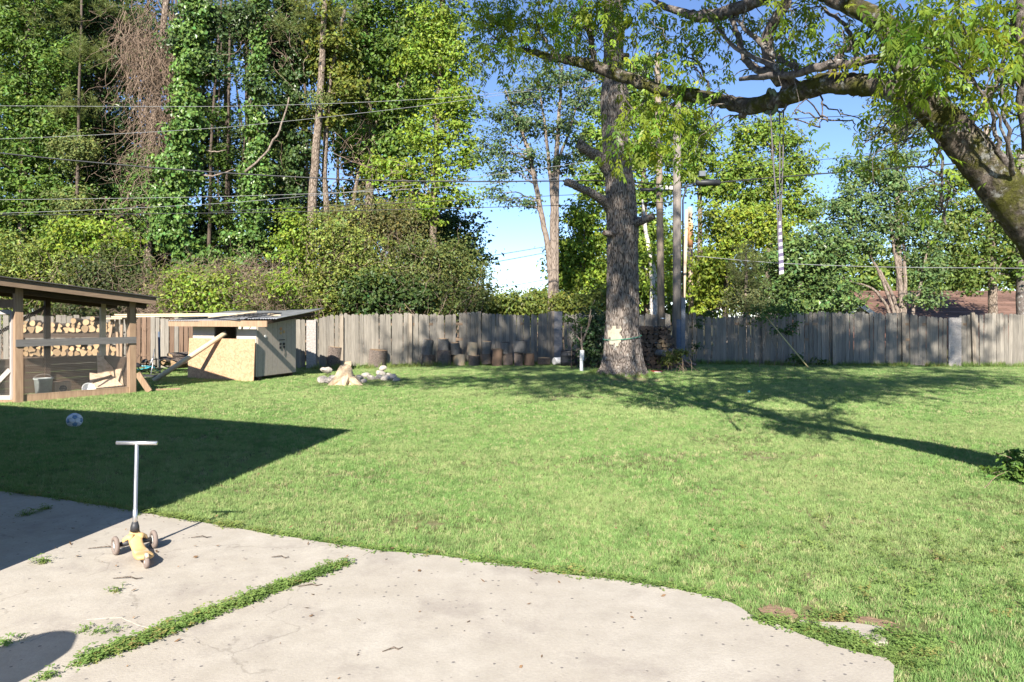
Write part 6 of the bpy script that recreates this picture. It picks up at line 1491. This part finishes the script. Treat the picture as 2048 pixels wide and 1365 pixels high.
# far tree line and fill behind the right side
cr = Crown()
pxblobs(cr, [(1020, 615, 120, 16), (1180, 560, 80, 60), (1300, 500, 60, 100), (1380, 540, 60, 80), (1450, 560, 80, 60), (1560, 520, 90, 80), (1680, 560, 80, 60), (1760, 550, 80, 60), (1900, 530, 90, 70), (2040, 480, 80, 110), (1130, 610, 120, 30), (1350, 600, 130, 40), (1600, 600, 160, 40), (1850, 580, 160, 50)], 48, .30, (.15, .215, .042), .9, clump=.8)
o = cr.build('far_trees', 'leaf', None); tag(o, 'soft mass of far trees behind the right garden', None, None, 'stuff')

# young fruit tree with white guard
yt = thing('young_fruit_tree', 'young bare-forked fruit tree with a white trunk guard beside the oak', 'tree', P(1163, 748, 20.3) * [1, 1, 0]); yb = P(1163, 748, 20.3) * [1, 1, 0]
def yp(px, py, d=20.3): return P(px, py, d) - yb
mb = MB(); mb.tube([yp(1163, 748) * [1, 1, 0], yp(1164, 700), yp(1163, 683)], [.036, .033, .030], 8)
for pts in ([(1163, 685), (1152, 672), (1141, 655)], [(1163, 683), (1156, 675), (1146, 660), (1137, 650)], [(1163, 688), (1163, 660), (1161, 640)], [(1164, 686), (1172, 668), (1178, 645), (1182, 615), (1190, 600)], [(1164, 680), (1176, 660), (1184, 630)]):
    p_ = [yp(a, b) for a, b in pts]; q, r = smooth_path(p_, np.linspace(.022, .007, len(p_)), 3); mb.tube(q, r, 6)
mb.build('trunk', M['pale_bark'], yt, True)
mb = MB(); mb.tube([(0, 0, .02), (0, 0, .42)], [.05, .045], 12, cap=False); mb.tube([(.01, 0, .38), (.015, 0, .66)], [.062, .065], 10, cap=False); mb.build('trunk_guard', M['white_paint'], yt, True)
cr = Crown(); 
for px, py in ((1140, 640), (1137, 636), (1160, 640), (1183, 612), (1150, 652), (1172, 640)): cr.blob(yp(px, py), np.array([.14, .14, .12]), 70, .06, (.07, .12, .03), clump=.1)
cr.build('crown', 'leaf', yt)

# ------------------------------------------------------------------ the big oak
oak = thing('oak_tree', 'big oak with a thick furrowed trunk and sawn limb stubs', 'tree', (OAK[0], OAK[1], 0))
prof = [(760, 1176, 1303), (751, 1189, 1294), (738, 1198, 1287), (715, 1204, 1283.5), (690, 1208, 1281), (655, 1211, 1278), (600, 1213.5, 1277), (540, 1215, 1276), (450, 1214.5, 1276), (410, 1213, 1272), (365, 1211, 1268), (330, 1208, 1263), (300, 1206, 1258), (260, 1204, 1252), (228, 1203, 1254), (205, 1201.5, 1258), (185, 1203, 1257), (165, 1206, 1249), (140, 1207.5, 1246), (60, 1208, 1246), (0, 1207, 1245), (-100, 1208, 1243), (-200, 1212, 1240)]
od = OAK[1]; zs = np.array([H - (a[0] - HOR) / F * od for a in prof]); cx_ = np.array([((a[1] + a[2]) / 2 - 1024) / F * od - OAK[0] for a in prof]); rw_ = np.array([(a[2] - a[1]) / 2 / F * od for a in prof])
zs[0] = 0.06
NZ, NA = 420, 150
zt = np.concatenate([[-.15], np.linspace(zs[0], zs[-1], NZ)]); cxx = np.interp(zt, zs, cx_); rr = np.interp(zt, zs, rw_)
kz = np.ones(9) / 9; cxx[5:-5] = np.convolve(cxx, kz, 'same')[5:-5]; rr[5:-5] = np.convolve(rr, kz, 'same')[5:-5]
A = np.linspace(0, 2 * math.pi, NA, endpoint=False)
ZZ, AA = np.meshgrid(zt, A, indexing='ij')
pc = np.stack([np.cos(AA).ravel() * 5.5, np.sin(AA).ravel() * 5.5, ZZ.ravel() * 1.3], 1)
rid = 1 - np.abs(snoise(pc, 1.0, 21, 2)); rid2 = 1 - np.abs(snoise(pc * [1.9, 1.9, 1.3], 1.1, 22, 2))
low = snoise(pc * [.22, .22, .5], 1.0, 23, 2)
flare = np.exp(-ZZ / .42).ravel(); lobes = .16 * flare * np.cos(AA.ravel() * 5 + .7) + .05 * flare * np.cos(AA.ravel() * 9)
RR = (rr[:, None] * np.ones(NA)).ravel() * (1 + .05 * low + lobes) + (.045 * (rid ** 2 - .6) + .022 * (rid2 ** 2 - .6))
V = np.stack([np.repeat(cxx, NA) + np.cos(AA.ravel()) * RR, np.sin(AA.ravel()) * RR, ZZ.ravel()], 1)
i = np.arange(NZ)[:, None] * NA; j = np.arange(NA)[None]; jn = (j + 1) % NA
make_obj('trunk', mesh_np('trunk', V, np.stack([i + j, i + jn, i + NA + jn, i + NA + j], -1).reshape(-1, 4), None, [M['oak_bark']]), oak)
def oakp_(px, py, dy=0.0): p_ = P(px, py, od + dy); return p_ - [OAK[0], OAK[1], 0]
for pts, rads in (([(1222, 345, 0), (1200, 318, -.2), (1182, 305, -.3), (1166, 296, -.35), (1157, 286, -.35)], [.19, .15, .125, .12, .115]), ([(1225, 420, 0), (1205, 400, -.2), (1180, 385, -.35), (1152, 372, -.45), (1129, 364, -.5)], [.17, .12, .10, .095, .085]),
                  ([(1262, 448, -.1), (1285, 441, -.35), (1309, 432, -.45)], [.15, .10, .085]), ([(1242, 56, -.1), (1252, 50, -.3), (1260, 42, -.4)], [.11, .09, .08]), ([(1244, 114, -.1), (1256, 111, -.3)], [.09, .06]), ([(1220, 468, -.3), (1208, 466, -.45)], [.10, .06])):
    q, r = smooth_path([oakp_(a, b, c_) for a, b, c_ in pts], rads, 5, .006); mb = MB(); mb.tube(q, r, 14, noise=.05); s = mb.build('limb_stub', M['oak_bark'], oak, True)
    dr_ = unit(q[-1] - q[-2]); mb = MB(); e_ = np.cross(dr_, [0, 0, 1.0]); e_ = unit(e_); g_ = np.cross(e_, dr_); mb.lathe([(0, .004), (r[-1] * .86, .004), (r[-1] * .9, -.01)], q[-1], 14, np.stack([e_, g_, dr_], 1)); mb.build('cut_face', M['cut_old_shade'], s)
# patch of bare wood and the green cord, both following the bark
def on_bark(ang, z, off): 
    k = int(np.clip(np.searchsorted(zt, z), 0, NZ)); a_ = int(round((ang % (2 * math.pi)) / (2 * math.pi) * NA)) % NA; R_ = RR.reshape(NZ + 1, NA)
    lo = R_[max(0, k - 3):k + 4, [(a_ - 2) % NA, (a_ - 1) % NA, a_, (a_ + 1) % NA, (a_ + 2) % NA]].max()
    return np.array([np.interp(z, zt, cxx) + math.cos(ang) * (lo + off), math.sin(ang) * (lo + off), z])
nu, nv = 13, 17; V = []; mk = []
for b_ in range(nv):
    for a_ in range(nu):
        z_ = H - ((649 + 45 * b_ / (nv - 1)) - HOR) / F * od; px_ = 1215 + 26 * a_ / (nu - 1); cz_ = np.interp(z_, zt, cxx); rz2 = np.interp(z_, zt, rr); an = -math.acos(np.clip(((px_ - 1024) / F * od - OAK[0] - cz_) / rz2, -.98, .98)); V.append(on_bark(an, z_, .004))
        u_, v_ = a_ / (nu - 1) * 2 - 1, b_ / (nv - 1) * 2 - 1; mk.append((u_ + .15) ** 2 * (1.0 + .5 * v_) + v_ * v_ + .45 * math.sin(a_ * 1.1) * math.sin(b_ * .8) < .95)
q = [[b_ * nu + a_, b_ * nu + a_ + 1, (b_ + 1) * nu + a_ + 1, (b_ + 1) * nu + a_] for b_ in range(nv - 1) for a_ in range(nu - 1) if mk[b_ * nu + a_] and mk[b_ * nu + a_ + 1] and mk[(b_ + 1) * nu + a_]]
make_obj('bare_patch', mesh_np('bare_patch', V, q, None, [M['cream']], smooth=True), oak)['label'] = 'cream patch of bare wood on the trunk'
cp = [on_bark(a_, 1.65 - (675 - HOR) / F * od - .06 * math.cos(a_ * 1.0 + 2.6), .012) for a_ in np.linspace(-3.3, .35, 40)]
mb = MB(); mb.tube(np.array(cp) + [OAK[0], OAK[1], 0], .009, 6); tag(mb.build('green_cord', M['green_cord'], smooth=True), 'thin green cord tied around the oak trunk above its foot', 'cord')
cr = Crown(); mb = MB()
for k in range(6):
    a_ = k * 2.4; zc_ = 13.0 + .5 * k; R_ = 4.6 - .13 * k; c_ = np.array([math.cos(a_) * R_ * .75, math.sin(a_) * R_ * .55 - 1.2, zc_]); cr.blob(c_, np.array([1.9, 1.7, 1.0]), 420, .16, C_MID, clump=.5, per=40); limbs_to(mb, np.array([np.interp(zc_ - 1.5, zt, cxx), 0, zc_ - 1.5]), [c_], .12)
cr.build('crown', 'leaf', oak); mb.build('limbs', M['oak_bark'], oak, True)

# ------------------------------------------------------------------ the near leaning tree with the long limb
ND = 6.0
near = thing('leaning_tree', 'near leaning tree with mossy trunk and long limb reaching left across the top', 'tree', (5.35, 6.0, 0)); n0 = np.array([5.35, 6.0, 0.0])
def dfun(px): return float(np.interp(px, [1000, 1300, 1450, 1600, 1830], [10.2, 9.0, 8.0, 7.0, 6.0]))
def NP(px, py, d=ND): return P(px, py, d) - n0
def limb(mb, pts, d=ND, n=6, wob=.006, seg=18, noise=.03):
    dd = [dfun(a) + (c_[0] if c_ else d) - ND for a, b, w, *c_ in pts]; p_ = [NP(a, b, e) for (a, b, *_), e in zip(pts, dd)]; r_ = [w / F * e for (a, b, w, *_), e in zip(pts, dd)]
    q, r = smooth_path(p_, r_, n, wob); mb.tube(q, r, seg, noise=noise); return q
mb = MB()
base_pts = [np.array([5.42, 6.05, -.15]) - n0, np.array([5.32, 6.03, .35]) - n0, np.array([5.12, 6.0, .95]) - n0, np.array([4.95, 6.0, 1.5]) - n0]
tr_px = [(2135, 530, 66), (2078, 462, 47), (2014, 389, 42), (1951, 312, 38), (1894, 248, 35), (1862, 216, 32), (1835, 192, 30)]
q, r = smooth_path(base_pts + [NP(a, b) for a, b, _ in tr_px], [.52, .43, .36, .31] + [w / F * ND for *_, w in tr_px], 10, .0)
pa2 = np.stack([q[:, 0], q[:, 1], q[:, 2]], 1)
mb.tube(q, r * (1 + .05 * snoise(pa2, 2.2, 31, 2)), 30, noise=.022); mb.build('trunk', M['ash_bark'], near, True)
LIMB_A = [(1858, 210, 30), (1810, 184, 26), (1760, 172, 23), (1700, 168, 21), (1650, 166, 21), (1605, 182, 19), (1555, 203, 16), (1500, 214, 17), (1450, 203, 13), (1400, 193, 12.5), (1370, 189, 13), (1320, 180, 11), (1270, 162, 11), (1220, 145, 12), (1180, 130, 11.5), (1140, 121, 9), (1100, 115, 8), (1062, 104, 6), (1030, 98, 4), (1000, 92, 2)]
mb = MB(); qA = limb(mb, LIMB_A, n=6, seg=20); mb.build('limb', M['ash_bark'], near, True)['label'] = 'long main limb reaching left'
mb = MB(); limb(mb, [(1845, 205, 28), (1818, 150, 24), (1797, 100, 22), (1776, 58, 21), (1740, 28, 19), (1690, 8, 17), (1640, -15, 15), (1560, -60, 12), (1450, -140, 8)]); mb.build('limb', M['ash_bark'], near, True)
mb = MB(); limb(mb, [(1790, 113, 9, 6.2), (1740, 118, 8.5, 5.95), (1709, 126, 9, 5.85), (1653, 130, 9, 5.8), (1602, 147, 8, 5.78), (1540, 153, 7, 5.76), (1480, 159, 4, 5.75)], n=5, seg=14); mb.build('limb', M['limb_bark'], near, True)
mb = MB(); limb(mb, [(1620, -50, 16, 6.2), (1527, -3, 13, 6.2), (1480, 16, 13, 6.2), (1437, 31, 13, 6.2), (1405, 36, 12, 6.2), (1370, 28, 8, 6.2), (1330, 14, 6, 6.2), (1300, -5, 3, 6.2)], n=5, seg=14); mb.build('limb', M['limb_bark'], near, True)
small = [[(1461, 28, 5, 6.2), (1475, 75, 6, 6.1), (1489, 122, 7, 6), (1515, 138, 8), (1545, 148, 9), (1592, 180, 10)], [(1575, 0, 9), (1552, 42, 11), (1531, 78, 12), (1536, 120, 11), (1560, 165, 12)], [(1472, 38, 3, 5.9), (1500, 65, 4.5, 5.9), (1522, 88, 6, 5.9), (1545, 108, 6, 5.9), (1600, 142, 5, 5.85)],
         [(1405, 20, 2, 5.8), (1440, 60, 3, 5.8), (1462, 92, 4, 5.8), (1500, 110, 4.5, 5.85), (1560, 140, 6, 5.9), (1600, 175, 8, 6)], [(1190, 136, 7), (1184, 100, 6), (1177, 60, 5.5), (1165, 15, 4.5), (1150, -40, 3)], [(1125, 118, 4), (1095, 90, 3), (1075, 60, 2)], [(1660, 150, 9), (1672, 120, 8, 6.1), (1690, 98, 7, 6.1), (1720, 84, 6, 6.2), (1750, 60, 5, 6.2)],
         [(1712, 140, 5, 6.2), (1708, 90, 5, 6.2), (1690, 50, 4, 6.2), (1650, 20, 3, 6.2)], [(1940, 250, 6, 5.9), (1985, 190, 4, 5.8), (2010, 110, 3, 5.8), (2030, 20, 2, 5.7)], [(2020, 345, 9, 5.9), (2000, 300, 5, 5.8), (1985, 240, 3.5, 5.8), (1960, 170, 3, 5.7), (1905, 95, 1.8, 5.6)], [(2022, 340, 5, 5.9), (2015, 280, 4, 5.8), (2005, 210, 3, 5.7), (2010, 100, 2, 5.6)], [(2025, 350, 5, 5.8), (2018, 290, 3, 5.6), (1990, 215, 2.5, 5.5), (1935, 150, 1.5, 5.5)],
         [(1830, 200, 5, 5.9), (1845, 160, 4, 5.9), (1900, 110, 3, 5.8), (1960, 80, 2, 5.7)], [(1810, 66, 7, 6.3), (1850, 68, 6, 6.3), (1920, 70, 5, 6.4), (1990, 50, 3, 6.4)], [(1862, 232, 3.5), (1880, 290, 3), (1885, 340, 2.5), (1886, 400, 2), (1892, 450, 1.2)], [(1250, 150, 3), (1240, 180, 2), (1262, 215, 1.6), (1290, 240, 1)], [(1355, 200, 4), (1335, 220, 3.5), (1312, 245, 2.4), (1300, 285, 1.4)], [(1420, 180, 3), (1410, 150, 2.5), (1395, 125, 2), (1365, 110, 1.2)],
         [(1490, 225, 7), (1483, 232, 6), (1478, 238, 2)], [(1640, 190, 2), (1645, 225, 1.4), (1640, 255, 1)], [(2062, 300, 16, 5.9), (2050, 200, 12, 5.8), (2042, 100, 10, 5.7), (2040, -60, 8, 5.6)]]
mbr = [MB() for _ in small]
BP = [qA]
for b_, pts in zip(mbr, small): BP.append(limb(b_, pts, n=4, wob=.008, seg=9)); b_.build('branch', M['limb_bark'], near, True)
BP = np.concatenate(BP); tw_ = MB()
# compound leaves
def compound(cr, c, n, R, size=1.0, base=(.12, .20, .025), droop=.8, nl=7):
    c = np.asarray(c); p0 = c + rng.standard_normal((n, 3)) * np.asarray(R) * .55
    ax = unit(np.stack([rng.normal(0, 1, n), rng.normal(0, 1, n), rng.normal(-droop, .5, n)], 1)); upv = unit(np.array([0, 0, 1.0]) + rng.standard_normal((n, 3)) * .35)
    side = unit(np.cross(ax, upv)); nrm = np.cross(side, ax); L = .16 * size * rng.uniform(.7, 1.25, n)
    colb = palette(n, base, .18, .14)
    for k in range(nl):
        if k == nl - 1: pos, dr_ = 1.0, ax
        else:
            pos = .25 + .65 * (k // 2) / max(1, (nl - 1) // 2 - 1) * .95; sgn = 1 if k % 2 else -1; dr_ = unit(ax * .62 + side * sgn * .78 + np.array([0, 0, -.30]) + rng.standard_normal((n, 3)) * .12)
        b0_ = p0 + ax * (L * pos)[:, None] + np.array([0, 0, -.015]) * pos; ll = (.078 * size * rng.uniform(.7, 1.2, n))[:, None]; w_ = ll * .215
        sd_ = unit(np.cross(dr_, nrm)); m1, tip = b0_ + dr_ * ll * .42, b0_ + dr_ * ll + np.array([0, 0, -.012]) * size
        up_ = nrm * ll * .05
        v = np.stack([b0_, m1 + sd_ * w_ + up_, tip, m1 - sd_ * w_ + up_], 1).reshape(-1, 3); cr.put(v, np.arange(n * 4).reshape(n, 4), np.repeat(colb * rng.uniform(.88, 1.12, (n, 1)), 4, 0))
cr = Crown()
NL = [(985, 30, 60, 40, 75), (1040, 25, 70, 40, 85), (1090, 60, 70, 40, 85), (1010, 95, 50, 34, 60), (975, 110, 34, 50, 26), (1120, 20, 60, 40, 70), (1055, 120, 50, 30, 40), (1150, 80, 40, 40, 40), (1200, 30, 50, 40, 60), (1230, 20, 40, 40, 40), (960, 160, 24, 40, 12), (1110, 150, 36, 24, 18), (1230, 110, 40, 30, 30), (1160, 20, 40, 30, 34),
      (1300, 250, 50, 40, 66), (1270, 290, 50, 36, 60), (1330, 220, 44, 36, 44), (1340, 290, 44, 40, 44), (1250, 240, 30, 30, 22), (1350, 340, 30, 34, 18), (1410, 230, 50, 36, 26), (1290, 195, 40, 26, 28), (1395, 290, 30, 24, 10),
      (1330, 60, 50, 40, 40), (1390, 90, 50, 40, 40), (1300, 110, 40, 30, 22), (1440, 150, 40, 34, 14), (1300, 30, 40, 30, 30), (1420, 60, 40, 30, 24), (1360, 140, 40, 24, 18), (1500, 55, 50, 34, 40), (1545, 95, 40, 30, 26), (1600, 60, 50, 40, 46), (1650, 95, 50, 34, 40), (1700, 70, 50, 34, 34), (1560, 20, 50, 30, 34), (1620, 15, 50, 24, 34), (1580, 120, 36, 26, 18), (1440, 10, 50, 26, 24),
      (1840, 40, 60, 50, 85), (1910, 40, 70, 50, 95), (1980, 60, 70, 50, 95), (1860, 110, 60, 44, 70), (1940, 120, 70, 50, 80), (2010, 140, 50, 60, 60), (1790, 160, 44, 34, 36), (1830, 180, 30, 30, 26), (1800, 20, 50, 40, 50), (1900, 190, 60, 40, 34), (2030, 30, 50, 50, 60), (1960, 210, 60, 50, 28), (2020, 260, 40, 60, 22), (1760, 100, 30, 40, 22),
      (1740, 260, 60, 40, 26), (1790, 300, 50, 36, 18), (1720, 300, 40, 40, 12), (1600, 225, 40, 24, 8), (1835, 330, 40, 40, 12), (1870, 400, 40, 50, 14), (1910, 380, 30, 40, 8)]
for px, py, rx, ry, n in NL:
    d = dfun(px) + rng.normal(0, .35)
    for _ in range(4):
        tg_ = NP(px + rng.normal(0, .5) * rx, py + rng.normal(0, .5) * ry, d + rng.normal(0, .25)); s_ = BP[np.argmin(np.linalg.norm(BP - tg_, axis=1) + .25 * rng.random(len(BP)))]
        if np.linalg.norm(s_ - tg_) > .75: continue
        md_ = (s_ + tg_) / 2 + rng.normal(0, .07, 3) + [0, 0, .08]; q, r = smooth_path([s_, md_, tg_, tg_ + rng.normal(0, .1, 3) - [0, 0, .08]], [.009, .006, .004, .002], 4, .012); tw_.tube(q, r, 5, cap=False)
    n = n * (d / ND) ** 1.7; dark = .75 if py > 190 and px < 1450 else 1.0
    compound(cr, NP(px, py, d), int(n * (.36 if (px < 1260 and py > 70) else (1.15 if px > 1790 and py < 270 else .66))), (rx / F * d * 1.15, .45, ry / F * d * 1.1), rng.uniform(.75, .98), (.21, .29, .034) if rng.random() < .65 else (.145, .22, .030))
cr.build('foliage', 'leaf_near', near); tw_.build('twigs', M['limb_bark'], near, True)
# the high spreading crown, mostly above the frame: it dapples the oak and the fence
cr = Crown(); mb = MB(); top0 = NP(1640, -15); trunk2 = NP(2040, -60)
HS = [top0, NP(1560, -60), NP(1450, -140), trunk2, trunk2 + [-.3, .2, 1.5], trunk2 + [-.8, .1, 3.0], trunk2 + [-1.5, 0, 4.5], top0 + [-.6, 0, 1.6], top0 + [-1.6, .1, 3.2]]
for h0_, h1_ in ((3, 4), (4, 5), (5, 6), (0, 7), (7, 8)): limbs_to(mb, HS[h0_], [HS[h1_]], .12, .04)
for k in range(44):
    a_ = k * 2.39996; R_ = 8.4 * math.sqrt((k + .5) / 44); x_, y_ = 2.9 + R_ * math.cos(a_), 5.2 + R_ * .55 * math.sin(a_); z_ = rng.uniform(10.6, 17.0) - .012 * R_ * R_
    c_ = np.array([x_, y_, z_]) - n0; compound(cr, c_, 215, (1.5, 1.2, .6), 2.0, (.11, .175, .024), .5); sp_ = HS[int(np.argmin([np.linalg.norm(h_ - c_) for h_ in HS]))] if rng.random() < .5 else HS[rng.integers(0, len(HS))]; limbs_to(mb, sp_, [c_], .045, .08)
for x_, y_, z_ in ((-5.2, 5.0, 9.2), (-3.6, 5.3, 8.8), (-2.2, 5.0, 9.6), (-1.0, 5.4, 9.0), (5.2, 5.0, 8.4), (6.8, 5.2, 8.8), (8.4, 5.0, 9.3), (3.8, 5.2, 9.4), (4.4, 5.2, 7.6), (3.4, 5.4, 6.6), (5.0, 5.6, 6.4), (4.2, 5.8, 7.0), (5.8, 5.4, 7.4), (2.6, 5.3, 7.6), (4.8, 5.5, 8.6), (2.6, 5.2, 12.6), (3.6, 5.4, 13.4), (4.6, 5.0, 12.8), (5.6, 5.2, 13.5), (6.6, 5.3, 12.7), (7.4, 5.2, 13.2), (3.1, 5.0, 13.0), (5.1, 5.6, 12.2), (-5.6, 5.2, 12.8)):
    c_ = np.array([x_, y_, z_]) - n0; compound(cr, c_, 200, (1.5, 1.1, .45), 1.9, (.11, .175, .024), .5); limbs_to(mb, HS[int(np.argmin([np.linalg.norm(h_ - c_) for h_ in HS]))], [c_], .03, .08)
cr.build('crown', 'leaf_near', near); mb.build('high_limbs', M['limb_bark'], near, True)
# rope swing remains tied around the limb
RD = dfun(1560)
rp = thing('rope_swing', 'pair of dark ropes ending in a striped strap hanging from the long limb', 'rope', P(1560, 215, RD)); r0 = P(1560, 215, RD)
for x0, x1 in ((1541, 1557), (1567, 1564), (1559, 1561)):
    q = np.array([P(x0, 222, RD), P(x0 + (x1 - x0) * .3, 320, RD), P(x1 - 2, 420, RD), P(x1, 500, RD)]) - r0
    mb = MB(); q, r = smooth_path(q, [.0075, .007, .007, .007], 6); mb.tube(q, r, 7); mb.build('rope', M['rope'], rp, True)
for k in range(16):
    py = 440 + 7.0 * k; w_ = 1.8 + 2.6 * min(1, k / 10); c_ = P(1559 + .25 * k, py, RD) - r0; mb = MB(); mb.box(c_, (w_ * 2 / F * RD, .014, 7.2 / F * RD), m=np.array([[1, 0, 0], [0, 1, 0], [.25, 0, 1]])); mb.build('strap_band', M['strap_white' if k % 2 else 'strap_dark'], rp)
for px in (1535, 1545, 1566):
    k_ = np.argmin(np.abs((qA + n0)[:, 0] / (qA + n0)[:, 1] - (px - 1024) / F)); c_ = (qA + n0)[k_] - r0; a = np.linspace(0, 2 * math.pi, 17); rl = (23 if px < 1560 else 24) / F * RD
    mb = MB(); mb.tube([c_ + [.012 * math.sin(x * 2), rl * math.cos(x), rl * math.sin(x)] for x in a], .011 if px > 1560 else .02, 7, cap=False); mb.build('loop', M['rope'] if px > 1560 else M['weed_cloth'], rp, True)
